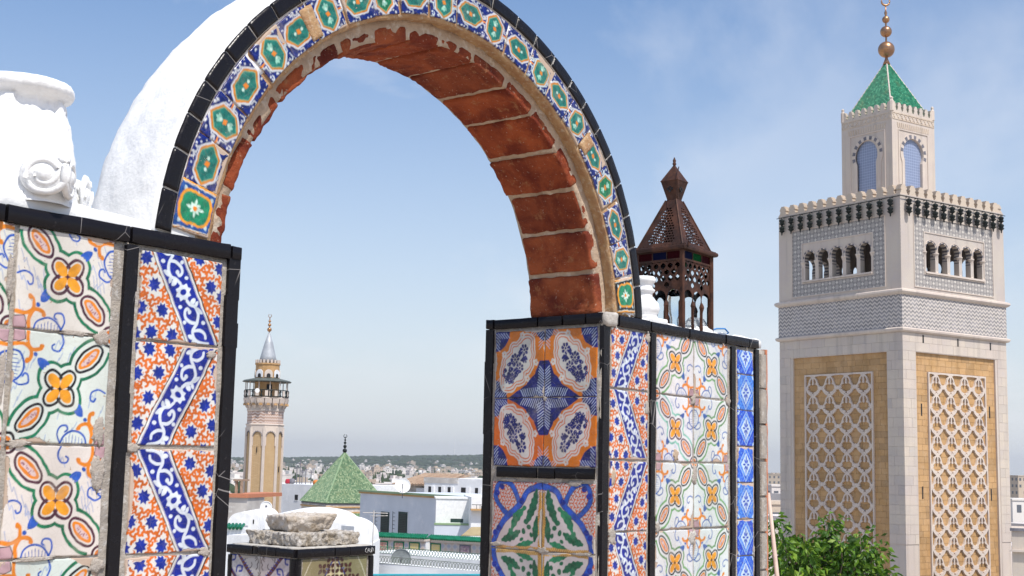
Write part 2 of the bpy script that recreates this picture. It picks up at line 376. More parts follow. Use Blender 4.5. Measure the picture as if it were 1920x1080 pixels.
# ---------------------------------------------------------------- tile painting (numpy canvas -> vertex colours)
def spl(pts, closed=False, k=6):
    P = np.array(pts, float); n = len(P); out = []
    rng = range(n if closed else n - 1)
    for i in rng:
        p0 = P[(i - 1) % n] if (closed or i > 0) else P[i]; p1 = P[i]; p2 = P[(i + 1) % n]; p3 = P[(i + 2) % n] if (closed or i + 2 < n) else P[(i + 1) % n]
        for q in range(k):
            t = q / k; out.append(.5 * ((2 * p1) + (-p0 + p2) * t + (2 * p0 - 5 * p1 + 4 * p2 - p3) * t * t + (-p0 + 3 * p1 - 3 * p2 + p3) * t ** 3))
    if not closed: out.append(P[-1])
    return np.array(out)
class Paint:
    def __init__(s, nx, ny, aspect=1.0, ss=3, bg=(1, 1, 1), seed=0, wob=.006):
        """x 0..1, y 0..aspect (up); canvas is cell centred on the vertices"""
        s.nx, s.ny, s.ss, s.asp = nx, ny, ss, aspect
        X = (np.arange(nx * ss) + .5) / (nx * ss); Y = (np.arange(ny * ss) + .5) / (ny * ss) * aspect
        s.X, s.Y = np.meshgrid(X, Y, indexing='ij')
        rg = np.random.RandomState(seed)
        wx = np.zeros_like(s.X); wy = np.zeros_like(s.X)
        for fr in (3, 7, 15, 31):
            for w in (wx, wy):
                a, b, c, d = rg.rand(4); w += np.sin(s.X * fr * (1 + a) + b * 9 + s.Y * fr * (c - .5) * 2) * np.sin(s.Y * fr * (1 + d) + a * 7) * wob * 3 / fr ** .6
        s.Xo, s.Yo = s.X, s.Y
        s.X = s.X + wx; s.Y = s.Y + wy
        s.C = np.empty(s.X.shape + (3,)); s.C[:] = s2l(bg); s.rg = rg
        d = rg.rand(4)
        s.dens = .5 + .25 * (np.sin(s.X * 41 + d[0] * 9 + 3 * np.sin(s.Y * 17)) * np.sin(s.Y * 37 + d[1] * 9) + np.sin(s.X * 13 + s.Y * 19 + d[2] * 7))
    def fill(s, m, col, var=0.0, a=1.0):
        c = np.array(s2l(col))
        if var: cc = c[None, :] * (1 + var * (s.dens[m][:, None] - .5) * 2)
        else: cc = c
        s.C[m] = s.C[m] * (1 - a) + cc * a
    def seg(s, pts, closed=False):
        P = np.array(pts, float)
        if closed: P = np.vstack([P, P[:1]])
        return P
    def dist(s, P, pad=.12):
        lo = P.min(0) - pad; hi = P.max(0) + pad
        i0 = max(0, int(lo[0] * s.nx * s.ss)); i1 = min(s.nx * s.ss, int(hi[0] * s.nx * s.ss) + 1)
        j0 = max(0, int(lo[1] / s.asp * s.ny * s.ss)); j1 = min(s.ny * s.ss, int(hi[1] / s.asp * s.ny * s.ss) + 1)
        if i1 <= i0 or j1 <= j0: return None
        X = s.X[i0:i1, j0:j1]; Y = s.Y[i0:i1, j0:j1]; D = np.full(X.shape, 9.0)
        for a, b in zip(P[:-1], P[1:]):
            ab = b - a; L = ab @ ab + 1e-12
            t = np.clip(((X - a[0]) * ab[0] + (Y - a[1]) * ab[1]) / L, 0, 1)
            D = np.minimum(D, (X - a[0] - t * ab[0]) ** 2 + (Y - a[1] - t * ab[1]) ** 2)
        return (slice(i0, i1), slice(j0, j1)), np.sqrt(D)
    def _apply(s, sl, m, col, var, a):
        M2 = np.zeros(s.X.shape, bool); M2[sl] = m; s.fill(M2, col, var, a)
    def stroke(s, pts, w, col, closed=False, smooth=True, var=.25, a=1.0):
        P = spl(pts, closed) if smooth else np.array(pts, float)
        P = s.seg(P, closed); r = s.dist(P, w + .04)
        if r: s._apply(r[0], r[1] < w / 2, col, var, a)
    def poly(s, pts, col, smooth=False, var=.2, a=1.0):
        P = spl(pts, True, 5) if smooth else np.array(pts, float)
        lo = P.min(0) - .05; hi = P.max(0) + .05
        i0 = max(0, int(lo[0] * s.nx * s.ss)); i1 = min(s.nx * s.ss, int(hi[0] * s.nx * s.ss) + 1)
        j0 = max(0, int(lo[1] / s.asp * s.ny * s.ss)); j1 = min(s.ny * s.ss, int(hi[1] / s.asp * s.ny * s.ss) + 1)
        if i1 <= i0 or j1 <= j0: return
        X = s.X[i0:i1, j0:j1]; Y = s.Y[i0:i1, j0:j1]; ins = np.zeros(X.shape, bool)
        Q = np.roll(P, -1, 0)
        for (x1, y1), (x2, y2) in zip(P, Q):
            if y1 == y2: continue
            c = (y1 > Y) != (y2 > Y); ins ^= c & (X < (x2 - x1) * (Y - y1) / (y2 - y1) + x1)
        s._apply((slice(i0, i1), slice(j0, j1)), ins, col, var, a)
    def ell(s, cx, cy, rx, ry, col, ang=0, var=.2, a=1.0):
        c, n = math.cos(ang), math.sin(ang); x = (s.X - cx) * c + (s.Y - cy) * n; y = -(s.X - cx) * n + (s.Y - cy) * c
        s.fill((x / rx) ** 2 + (y / ry) ** 2 < 1, col, var, a)
    def star(s, cx, cy, r, col, n=8, q=.62, ang=0.2, var=.3):
        pts = [(cx + (r if i % 2 == 0 else r * q) * math.cos(PI * i / n + ang), cy + (r if i % 2 == 0 else r * q) * math.sin(PI * i / n + ang)) for i in range(2 * n)]
        s.poly(pts, col, var=var)
    def leaf(s, x0, y0, x1, y1, w, col, ser=0, var=.35, bend=0.0):
        a = np.array((x0, y0)); b = np.array((x1, y1)); d = b - a; L = np.hypot(*d); d /= L; nn = np.array((-d[1], d[0])); up = []; dn = []
        N = 7 if not ser else 2 * ser + 1
        for i in range(N):
            t = i / (N - 1); h = w * math.sin(PI * min(1, t * .92 + .04)) ** .7
            if ser and i % 2: h *= .72
            base = a + d * L * t + nn * bend * math.sin(PI * t) * L
            up.append(base + nn * h); dn.append(base - nn * h)
        s.poly(up + dn[::-1], col, var=var)
    def result(s):
        n = s.ss; c = s.C.reshape(s.nx, n, s.ny, n, 3).mean((1, 3)); return np.clip(c, 0, 1)
WHT = (.90, .89, .86); PNK = (.89, .86, .82); COB = (.05, .17, .68); DKB = (.03, .07, .45); ORG = (.90, .52, .10); YEL = (.93, .62, .12)
GRN = (.06, .46, .30); DGR = (.05, .36, .24); PUR = (.30, .13, .20); BLK = (.07, .06, .09); LBL = (.36, .52, .78); MBL = (.16, .34, .70)
def d_floral(n, line=PUR, green=GRN, bg=PNK, seed=1, blue=MBL):
    p = Paint(n, n, bg=bg, seed=seed, wob=.005); rg = random.Random(seed)
    # loose pale blue squiggles on the ground
    for i in range(26):
        x, y = rg.random(), rg.random(); d = rg.uniform(.05, .12); sl = rg.uniform(-.3, .3)
        p.stroke([(x, y), (x + d * .3 + sl * .05, y - d), (x + d * .45, y - d * .7), (x + d * .8, y - d * 1.7)], .009, LBL, var=.3, a=.55)
    X, Y = p.X, p.Y
    def E(cx, cy, a, b, ang):
        c, s = math.cos(ang), math.sin(ang); x = (X - cx) * c + (Y - cy) * s; y = -(X - cx) * s + (Y - cy) * c
        k = np.sqrt((x / a) ** 2 + (y / b) ** 2); g = np.sqrt((x / a ** 2) ** 2 + (y / b ** 2) ** 2) + 1e-6
        return k * (k - 1) / g
    D = np.full(X.shape, 9.)
    shapes = [(.22, .79, .165, .085, -PI / 4), (.80, .22, .165, .085, -PI / 4), (-.03, 1.03, .12, .09, -PI / 4), (1.03, -.03, .12, .09, -PI / 4)]
    for k in range(4):
        a = PI / 4 + k * PI / 2; shapes.append((.51 + .095 * math.cos(a), .505 + .095 * math.sin(a), .105, .075, a))
    Ds = [E(*q) for q in shapes]
    for d in Ds: D = np.minimum(D, d)
    p.fill((D < .082) & (D > .05), green, .35); p.fill(D <= .052, bg)
    for d in Ds: p.fill((d < .014) & (d > -.012), line, .3)
    for k, q in enumerate(shapes):
        d = Ds[k]
        if k < 4:
            p.fill((d < -.028) & (d > -.062), ORG, .15); p.fill(d <= -.062, (.86, .76, .74))
            for i in range(16):
                t = rg.uniform(-.08, .08); p.ell(q[0] + t * .7 + rg.uniform(-.02, .02), q[1] - t * .7 + rg.uniform(-.02, .02), .006, .009, (.55, .3, .38), -.8, a=.7)
        else: p.fill(d < -.026, YEL, .25)
    p.star(.51, .505, .03, line, 4, .4, 0)
    for m in (lambda x, y: (x, y), lambda x, y: (1.01 - y, 1.01 - x)):
        for sw in (0, 1):
            def S(pts):
                return [m(*((y, x) if sw else (x, y))) for x, y in pts]
            dome = [(.20, -.01), (.22, .07), (.29, .115), (.37, .115), (.45, .06), (.48, -.01)]
            if sw == 0: p.stroke(S(dome), .020, blue)
            for i in range(7 if sw == 0 else 0):
                x = .245 + i * .033; p.stroke(S([(x, 0), (x, .085 - abs(i - 3) * .012)]), .007, blue, smooth=False)
            p.stroke(S([(.15, .02), (.145, .11), (.19, .18), (.27, .175), (.295, .145)]), .036, ORG, var=.15)
            p.stroke(S([(.48, .02), (.505, .09), (.475, .165), (.415, .17), (.395, .135), (.42, .115)]), .018, blue)
            p.ell(*S([(.285, .15)])[0], .022, .022, ORG)
        for (a, b) in (((.255, .255), (.345, .315)), ((.255, .255), (.32, .34)), ((.255, .255), (.30, .375))):
            a = m(*a); b = m(*b); p.leaf(a[0], a[1], b[0], b[1], .022, blue)
        q = m(.225, .225); p.ell(q[0], q[1], .02, .02, blue)
        c = [m(*t) for t in ((-.01, -.01), (.115, -.01), (.125, .06), (.10, .12), (-.01, .115))]
        p.poly(c, (.74, .60, .62)); p.stroke(c[1:], .008, BLK, smooth=False)
    return p.result()
def d_band(n, seed=3, flip=False, dense=1.0):
    p = Paint(n, n, bg=WHT, seed=seed, wob=.0035); rg = random.Random(seed)
    if flip: p.Y = 1 - p.Y
    stars = [(.055, .79), (.165, .545), (.02, .31), (.27, .30), (.155, .075), (.40, .065), (.70, .86), (.955, .79), (.855, .585), (1.0, .5), (.975, .25), (.10, 1.02), (.86, 1.04), (-.03, .05)]
    A = np.array((.245, 1.0)); B = np.array((.79, 0.0)); d = (B - A) / np.hypot(*(B - A)); nn = np.array((-d[1], d[0])); L = np.hypot(*(B - A))
    # small three pronged orange sprigs
    g = .078
    for i in range(-1, 18):
        for j in range(-1, 19):
            x = i * g + (j % 2) * g / 2 + rg.uniform(-.012, .012); y = j * g * .87 + rg.uniform(-.012, .012)
            if abs((np.array((x, y)) - A) @ nn) < .15: continue
            if min(math.hypot(x - a, y - b) for a, b in stars) < .085: continue
            a0 = rg.uniform(0, 2)
            for k in range(3):
                an = a0 + k * 2.09; p.stroke([(x, y), (x + .026 * math.cos(an), y + .026 * math.sin(an)), (x + .043 * math.cos(an + .5), y + .043 * math.sin(an + .5))], .027, (.84, .41, .08), var=.25)
    for x, y in stars: p.star(x, y, .092, WHT, 8, .72, .3, 0); p.star(x, y, .080, (.03, .16, .58), 8, .64, .3, .4)
    def W(a, b): return tuple(A + d * L * a + nn * b)
    ext = lambda b0, b1: [W(-.3, b0), W(1.3, b0), W(1.3, b1), W(-.3, b1)]
    p.poly(ext(-.182, .182), BLK); p.poly(ext(-.172, .166), WHT); p.poly(ext(-.150, .146), (.03, .13, .56), var=.35)
    p.poly(ext(-.146, -.142), WHT); p.poly(ext(.137, .141), WHT)
    wh = (.86, .89, .92)
    pts = []
    for i in range(16):
        an = PI * i / 8; r = 1.0 if i % 2 == 0 else .74; pts.append(W(.5 + .082 * r * math.cos(an), .105 * r * math.sin(an)))
    p.poly(pts, wh); p.poly([W(.5 + .026 * math.cos(t), .042 * math.sin(t)) for t in np.linspace(0, 6.28, 14)], (.03, .13, .56))
    for sg in (-1, 1):
        def V(a, b): return W(.5 + sg * a, sg * b)
        p.stroke([V(.085, 0), V(.13, .02), V(.17, .07), V(.24, .075), V(.30, .02), V(.345, -.05), V(.41, -.065), V(.47, -.02), V(.52, .06)], .034, wh, var=.05)
        p.stroke([V(.30, .02), V(.27, -.045), V(.21, -.085), V(.16, -.07), V(.15, -.03), V(.185, -.02)], .032, wh, var=.05)
        p.stroke([V(.345, -.05), V(.37, .02), V(.42, .065), V(.46, .055)], .030, wh, var=.05)
        p.leaf(*V(.13, .02), *V(.10, .105), .028, wh); p.leaf(*V(.17, .07), *V(.255, .128), .024, wh); p.leaf(*V(.17, .07), *V(.13, .125), .02, wh)
        p.leaf(*V(.41, -.065), *V(.36, -.125), .024, wh); p.leaf(*V(.41, -.065), *V(.47, -.12), .026, wh); p.ell(*V(.185, -.02), .022, .022, wh)
        p.ell(*V(.24, -.115), .02, .02, wh); p.ell(*V(.33, .095), .026, .02, wh); p.ell(*V(.10, -.1), .022, .018, wh)
    return p.result()
def d_cart(n, seed=5, base=(.86, .47, .05), blue=(.03, .07, .42)):
    """quarter of a four tile rosette; the rosette's centre is this tile's lower right corner"""
    p = Paint(n, n, bg=base, seed=seed, wob=.005); rg = random.Random(seed); X, Y = p.X, p.Y; wh = (.86, .83, .80)
    p.C *= (1 + .25 * (p.dens[..., None] - .5))
    def corner(cx, cy, r, sgx, sgy):
        m = np.hypot(X - cx, Y - cy) < r; p.fill(m, blue, .5)
        for k in range(5):
            t = k * .05; p.stroke([(cx + sgx * (t + .02), cy + sgy * .02), (cx + sgx * (t + .10), cy + sgy * .10)], .010, (.75, .80, .9), smooth=False)
            p.stroke([(cx + sgx * .02, cy + sgy * (t + .02)), (cx + sgx * .10, cy + sgy * (t + .10))], .010, (.75, .80, .9), smooth=False)
    corner(0, 1, .30, 1, -1); corner(1, 1, .17, -1, -1); corner(0, 0, .27, 1, 1)
    m = (np.hypot(X - 1.02, Y + .02) < .42) & (np.abs((X - 1) + Y) < .5); p.fill(m, blue, .5)
    m = ((1 - X) + Y * .5 < .36) & (Y < .55) & (X > .70); p.fill(m, blue, .5)
    m = ((1 - X) * .5 + Y < .36) & (Y < .32); p.fill(m, blue, .5)
    for k in range(10):
        t = .04 + k * .04; p.stroke([(1 - t, .02), (1 - t - .06, .02 + .30 * (1 - t) * .5)], .011, (.80, .85, .93), smooth=False); p.stroke([(.99, t), (.99 - .14 * (1 - t), t + .07)], .011, (.80, .85, .93), smooth=False)
    a = math.radians(50)
    cx, cy = .47, .52
    cs = [(0, 0, .20), (.17, .0, .17), (-.17, .0, .18), (.30, .03, .11), (-.30, -.03, .12), (.10, .12, .10), (-.12, -.13, .11), (.08, -.13, .10), (-.10, .13, .10)]
    D = np.full(X.shape, 9.)
    for u, v, r in cs:
        x = cx + u * math.cos(a) - v * math.sin(a); y = cy + u * math.sin(a) + v * math.cos(a); D = np.minimum(D, np.hypot(X - x, Y - y) - r)
    D = D + .006 * np.sin(np.arctan2(Y - cy, X - cx) * 12)
    p.fill(D < .078, wh); p.fill((D < .052) & (D > .036), (.85, .38, .05)); p.fill((D < .008) & (D > -.006), (.85, .38, .05)); 
    for k in range(14):
        an = k * .45; r = .37 + .07 * math.cos(2 * (an - a)); x, y = cx + r * math.cos(an) * 1.02, cy + r * math.sin(an) * 1.02
        if k % 3 == 0:
            for q in range(5): p.ell(x + .032 * math.cos(q * 1.257), y + .032 * math.sin(q * 1.257), .022, .022, wh)
            p.ell(x, y, .012, .012, base)
    p.fill(D < -.006, (.87, .85, .82))
    def fan(x, y, r, an, k=6, sp=2.4):
        for q in range(k):
            t = an + sp * (q / (k - 1) - .5); p.leaf(x, y, x + r * math.cos(t), y + r * math.sin(t), r * .20, blue, var=.35)
    def U(u, v): return (cx + u * math.cos(a) - v * math.sin(a), cy + u * math.sin(a) + v * math.cos(a))
    def flo(u, v, r, n):
        x, y = U(u, v); p.ell(x, y, r * .92, r * .92, blue, var=.35)
        for q in range(n):
            t = q * 2 * PI / n + u * 9; p.ell(x + r * .8 * math.cos(t), y + r * .8 * math.sin(t), r * .30, r * .30, blue, var=.35)
            t += PI / n; p.stroke([(x + r * .28 * math.cos(t), y + r * .28 * math.sin(t)), (x + r * .95 * math.cos(t), y + r * .95 * math.sin(t))], .0095, wh, smooth=False)
        p.stroke([(x + r * .30 * math.cos(t), y + r * .30 * math.sin(t)) for t in np.linspace(0, 6, 9)], .008, wh, True)
    flo(.22, .03, .085, 7); flo(.12, -.075, .055, 6); flo(.0, .085, .085, 8); flo(-.04, -.075, .075, 7); flo(-.20, -.02, .095, 9); flo(-.32, .0, .05, 6)
    for i in range(26):
        u, v = rg.uniform(-.32, -.06), rg.uniform(-.13, .14); p.ell(*U(u, v), .030, .026, blue, var=.35); p.ell(*U(u, v), .006, .006, wh)
    p.leaf(*U(.05, -.02), *U(.17, -.10), .04, blue, 3); p.leaf(*U(.08, .03), *U(.17, .10), .04, blue, 3); p.leaf(*U(-.22, 0), *U(-.34, .03), .045, blue, 3)
    p.stroke([U(-.2, 0), U(0, .01), U(.24, 0)], .008, wh)
    return p.result()
def d_leaf(n, seed=7):
    """quarter of a green leaf rosette; the rosette's centre is this tile's lower right corner"""
    p = Paint(n, n, bg=(.84, .80, .79), seed=seed, wob=.006); rg = random.Random(seed)
    rib = [(1.05, .95), (.86, .92), (.70, .84), (.60, .70), (.47, .60), (.30, .46), (.17, .30), (.08, .12), (.04, -.05)]
    P = spl(rib)
    outside = []
    for i in range(20):
        for j in range(20):
            x, y = (i + .5 * (j % 2)) * .062, j * .055
            k = np.argmin(np.hypot(P[:, 0] - x, P[:, 1] - y)); q = P[k]
            if (y - q[1]) - (x - q[0]) > .07 and np.hypot(*(q - (x, y))) > .06: outside.append((x, y))
    for x, y in outside:
        a0 = rg.uniform(0, 2)
        for k in range(3):
            an = a0 + k * 2.09; p.stroke([(x, y), (x + .024 * math.cos(an), y + .024 * math.sin(an))], .018, (.80, .34, .07), smooth=False)
    loop = [(.58, .66), (.50, .80), (.38, .95), (.22, 1.0), (.10, .90), (.08, .74), (.20, .60), (.36, .52), (.50, .56)]
    p.stroke(loop, .085, (.28, .12, .16)); p.stroke(loop, .070, (.16, .36, .76), var=.4)
    p.stroke(rib, .10, (.28, .12, .16)); p.stroke(rib, .085, (.14, .34, .76), var=.4)
    for x, y in ((.60, .72), (.10, .82), (.16, .30), (.09, .22), (.20, .92)): p.ell(x, y, .05, .045, (.06, .18, .62), var=.4)
    g = (.08, .40, .27); g2 = (.14, .50, .34)
    p.leaf(.70, .38, .90, .90, .085, g, 6, bend=-.05); p.leaf(.42, .30, .66, .62, .085, g2, 4, bend=.1); p.leaf(.22, .12, .60, .28, .075, g, 5)
    p.leaf(.86, .12, .92, .50, .07, g, 4); p.leaf(.50, .04, .84, .12, .06, g2, 4); p.ell(.40, .27, .05, .05, g2); p.ell(.66, .62, .04, .04, g2)
    for x, y, r in ((.70, .42, .04), (.76, .34, .035), (.66, .28, .035), (.62, .16, .03), (.80, .22, .03)): p.ell(x, y, r, r * 1.3, g, rg.uniform(0, 3))
    p.poly([(.93, 0), (1, 0), (1, .86), (.95, .86)], (.84, .68, .34)); p.poly([(.12, 0), (1, 0), (1, .055), (.12, .055)], (.84, .70, .42))
    for k in range(24):
        t = k * .037; p.stroke([(.935, t), (1, t + .05)], .010, (.66, .36, .10), smooth=False); p.stroke([(t + .12, .055), (t + .15, 0)], .010, (.66, .36, .10), smooth=False)
    return p.result()
def d_diamond(n, ny, asp, seed=9, light=(.10, .38, .88)):
    p = Paint(n, ny, asp, bg=light, seed=seed, wob=.004); rg = random.Random(seed); X, Y = p.X, p.Y
    for i in range(260):
        x, y = rg.random(), rg.random() * asp; p.stroke([(x, y), (x + rg.uniform(-.04, .04), y + rg.uniform(-.05, .05))], .022, (.45, .68, .96) if i % 2 else (.03, .20, .70), smooth=False, a=.8)
    d = np.abs(X - .5) / .44 + np.abs(Y - asp / 2) / (asp * .46)
    p.fill((d < 1.06) & (d > .98), (.70, .84, .97)); p.fill(d < .98, (.10, .36, .86), .3)
    for i in range(60):
        t = rg.random() * 4; x = [.44 * (1 - t % 1), -.44 * (t % 1), -.44 * (1 - t % 1), .44 * (t % 1)][int(t)]; y = [asp * .46 * (t % 1), asp * .46 * (1 - t % 1), -asp * .46 * (t % 1), -asp * .46 * (1 - t % 1)][int(t)]
        p.ell(.5 + x * .86, asp / 2 + y * .86, .020, .026, (.50, .72, .96), rg.uniform(0, 3))
    p.fill(d < .72, (.80, .89, .97))
    for k in range(8):
        an = k * PI / 4 + PI / 2; r = .25 if k % 2 == 0 else .19
        p.leaf(.5 + .04 * math.cos(an), asp / 2 + .05 * math.sin(an), .5 + r * math.cos(an) * .8, asp / 2 + r * math.sin(an) * 1.2, .034, (.04, .24, .74))
    for x, y in ((0, 0), (1, 0), (0, asp), (1, asp)): p.ell(x, y, .13, .15, (.75, .86, .97)); p.ell(x, y, .06, .07, light)
    return p.result()
def hexd(X, Y, a, b):
    return np.maximum(np.abs(X) / a, np.abs(X) / a * .5 + np.abs(Y) / b)
def d_hex(n, turn=False, seed=11, green=(.12, .47, .41)):
    p = Paint(n, n, bg=(.88, .88, .86), seed=seed, wob=.007); rg = random.Random(seed)
    if turn: p.X, p.Y = p.Y.copy(), p.X.copy()
    X = p.X - .5; Y = p.Y - .5; blue = (.04, .12, .44); wh = (.84, .86, .87)
    h = hexd(X, Y, .245, .385)
    for sx in (-1, 1):
        for sy in (-1, 1):
            m = (X * sx > .05) & (np.abs(Y * sy) < .60) & (h > 1.38) & (Y * sy > .0) ; p.fill(m & ((X * sx > .30) | (Y * sy > .1)), blue, .5)
    for k in range(60):
        x, y = rg.random(), rg.random(); p.ell(x, y, rg.uniform(.02, .055), rg.uniform(.015, .03), wh, rg.uniform(0, 3), a=1) if hexd(x - .5, y - .5, .245, .385) > 1.3 else None
    for k in range(10):
        x, y = rg.random(), rg.random()
        if hexd(x - .5, y - .5, .245, .385) > 1.35: p.stroke([(x, y), (x + .06, y + .05), (x + .05, y + .12)], .03, wh)
    p.stroke([(.5, .88), (.5, 1.0)], .05, ORG); p.stroke([(.5, .12), (.5, 0)], .05, ORG)
    p.stroke([(.24, .5), (0, .5)], .05, ORG); p.stroke([(.76, .5), (1, .5)], .05, ORG)
    for sx in (-1, 1):
        for sy in (-1, 1): p.stroke([(.5 + sx * .09, .5 + sy * .5), (.5 + sx * .09, .5 + sy * .42), (.5 + sx * .38, .5 + sy * .20), (.5 + sx * .38, .5 + sy * .08), (.5 + sx * .5, .5 + sy * .08)], .035, wh, smooth=False)
    p.fill(h < 1.40, wh); p.fill(h < 1.24, (.82, .52, .12), .25); p.fill(h < 1.06, (.45, .70, .55)); p.fill(h < 1.0, green, .4)
    for sy in (-1, 1):
        for k in (-.7, 0, .7): p.leaf(.5, .5 + sy * .10, .5 + .13 * math.sin(k), .5 + sy * (.10 + .17 * math.cos(k)), .040, (.62, .86, .76))
        p.ell(.5, .5 + sy * .12, .04, .04, (.80, .93, .86))
    p.poly([(.42, .55), (.46, .44), (.58, .45), (.54, .56)], ORG)
    return p.result()
def d_end(n, dark=(.08, .22, .50), seed=13):
    p = Paint(n, n, bg=(.86, .86, .80), seed=seed, wob=.008); X = p.X - .5; Y = p.Y - .5
    p.fill(np.abs(X) < .42, dark, .4)
    for x, y in ((.15, .1), (.85, .1), (.15, .9), (.85, .9), (.12, .5), (.88, .5)): p.leaf(x, y, .5 + (x - .5) * .6, .5 + (y - .5) * .75, .05, (.75, .85, .85))
    a = np.arctan2(Y, X); r = np.hypot(X / .34, Y / .46) + .07 * np.cos(4 * a)
    p.fill(r < 1.08, YEL, .2); p.fill(r < .92, (.10, .52, .36), .35)
    for k in range(8):
        an = k * PI / 4; q = .24 if k % 2 == 0 else .16; p.leaf(.5, .5, .5 + q * math.cos(an) * .8, .5 + q * math.sin(an), .034, (.80, .92, .85))
    p.ell(.5, .5, .05, .05, ORG); p.stroke([(.03, 0), (.03, 1)], .05, YEL); p.stroke([(.97, 0), (.97, 1)], .05, YEL)
    return p.result()
def d_maroon(n, flip=False, seed=15):
    p = Paint(n, n, bg=(.80, .78, .76), seed=seed, wob=.006); rg = random.Random(seed)
    if flip: p.X = 1 - p.X
    mar = (.35, .10, .10); b = (.14, .22, .62)
    for k in range(40):
        x, y = rg.random(), rg.random(); p.stroke([(x, y), (x + .05, y + .06), (x + .03, y + .12)], .022, (.20, .10, .14))
    p.stroke([(-.1, 1.1), (1.1, -.1)], .55, (.82, .80, .80), smooth=False); p.stroke([(-.1, .82), (.82, -.1)], .09, mar, smooth=False); p.stroke([(.2, 1.1), (1.1, .2)], .09, mar, smooth=False)
    for k in range(18):
        t = k * .06 - .05; p.stroke([(t, .74 - t), (t + .07, .72 - t - .03)], .022, b, smooth=False); p.stroke([(t + .28, 1.0 - t), (t + .36, 1.03 - t)], .022, b, smooth=False)
    for cx, cy in ((.34, .66), (.62, .38), (.1, .9), (.9, .1)):
        p.stroke([(cx - .1, cy - .04), (cx - .06, cy + .08), (cx + .06, cy + .09), (cx + .08, cy), (cx, cy - .03)], .045, b); p.ell(cx + .09, cy + .09, .03, .03, b)
    return p.result()
def d_dots(n, flip=False, seed=17):
    p = Paint(n, n, bg=(.56, .53, .38), seed=seed, wob=.005)
    if flip: p.X = 1 - p.X
    wh = (.82, .80, .70)
    for k in range(12): p.ell(.05 + k * .03, .55 + k * .05, .03, .014, wh, .9)
    p.poly([(.0, -.35), (1.0, 1.05), (1.6, 1.05), (.55, -.35)], (.10, .18, .50)); p.poly([(.06, -.35), (1.04, 1.05), (1.5, 1.05), (.50, -.35)], (.84, .80, .62))
    for i in range(-3, 8):
        for j in range(-3, 8):
            x, y = i * .25 + .12, j * .25
            if abs((x - .28) * 1.4 - (y + .05) * 1.0) > .52: continue
            for an in (PI / 4, 3 * PI / 4, 5 * PI / 4, 7 * PI / 4): p.leaf(x + .02 * math.cos(an), y + .02 * math.sin(an), x + .15 * math.cos(an), y + .15 * math.sin(an), .045, (.26, .09, .07), var=.3)
            p.ell(x + .125, y, .02, .02, (.12, .2, .6))
    return p.result()
def tile_mesh(name, C, w, h, mat, crop=(0, 1, 0, 1), t=.007, wob=.0012, seed=0, polar=None):
    """tile with its painted face towards -y; x 0..w, z 0..h; crop = part of the design used"""
    C = C * (.80 + .06 * np.sin(np.arange(C.shape[0])[:, None, None] / 17. + seed)); nx, ny = C.shape[:2]
    i0, i1, j0, j1 = int(crop[0] * nx), int(crop[1] * nx), int(crop[2] * ny), int(crop[3] * ny)
    C = C[i0:i1, j0:j1]; nx, ny = C.shape[:2]
    a = np.linspace(0, 1, nx); b = np.linspace(0, 1, ny); A, B = np.meshgrid(a, b, indexing='ij')
    X = A * w; Z = B * h
    rg = np.random.RandomState(seed)
    def wv(T): q = rg.rand(6); return np.sin(T * 5 * (1 + q[0]) + q[1] * 6) * .6 + np.sin(T * 17 * (1 + q[2]) + q[3] * 6) * .3 + np.sin(T * 43 + q[4] * 6) * .25
    X = X + wob * (wv(B) * (1 - A) * 1.2 + wv(B) * A * 1.2); Z = Z + wob * (wv(A) * (1 - B) + wv(A) * B)
    ed = np.minimum(np.minimum(X, w - X), np.minimum(Z, h - Z)); E = np.clip(ed / max(.2, w) * 1.0, 0, 1)
    cr = np.clip(ed / .0018, 0, 1); Yv = (1 - np.sqrt(1 - (1 - cr) ** 2 + 1e-9)) * .0018 + .0007 * np.sin(X * 60 + rg.rand() * 6) * np.sin(Z * 50 + rg.rand() * 6)
    if polar:
        R0, ang = polar; th = PI / 2 + (X - w / 2) * -ang / w; RR = R0 + Z; PX = RR * np.cos(th); PZ = RR * np.sin(th)
    else: PX, PZ = X, Z
    V = np.stack([PX, Yv, PZ], -1).reshape(-1, 3)
    idx = np.arange(nx * ny).reshape(nx, ny)
    F = np.stack([idx[:-1, :-1], idx[1:, :-1], idx[1:, 1:], idx[:-1, 1:]], -1).reshape(-1, 4)
    ring = list(idx[:, 0]) + list(idx[-1, 1:]) + list(idx[-2::-1, -1]) + list(idx[0, -2:0:-1])
    n0 = len(V); VB = V[ring].copy(); VB[:, 1] = t
    V = np.vstack([V, VB]); m = len(ring); F = F.tolist()
    for k in range(m): F.append([ring[(k + 1) % m], ring[k], n0 + k, n0 + (k + 1) % m])
    me = bpy.data.meshes.new(name); me.from_pydata(V.tolist(), [], F); me.materials.append(mat)
    ca = me.color_attributes.new('paint', 'FLOAT_COLOR', 'POINT'); col = np.ones((len(V), 4), np.float32)
    col[:n0, :3] = C.reshape(-1, 3); col[n0:, :3] = (.40, .28, .18); ca.data.foreach_set('color', col.ravel())
    ea = me.attributes.new('edge', 'FLOAT', 'POINT'); ev = np.zeros(len(V), np.float32); ev[:n0] = E.ravel(); ea.data.foreach_set('value', ev)
    me.polygons.foreach_set('use_smooth', [True] * len(F)); me.update(); return me
def flipx(C): return C[::-1].copy()
def flipy(C): return C[:, ::-1].copy()

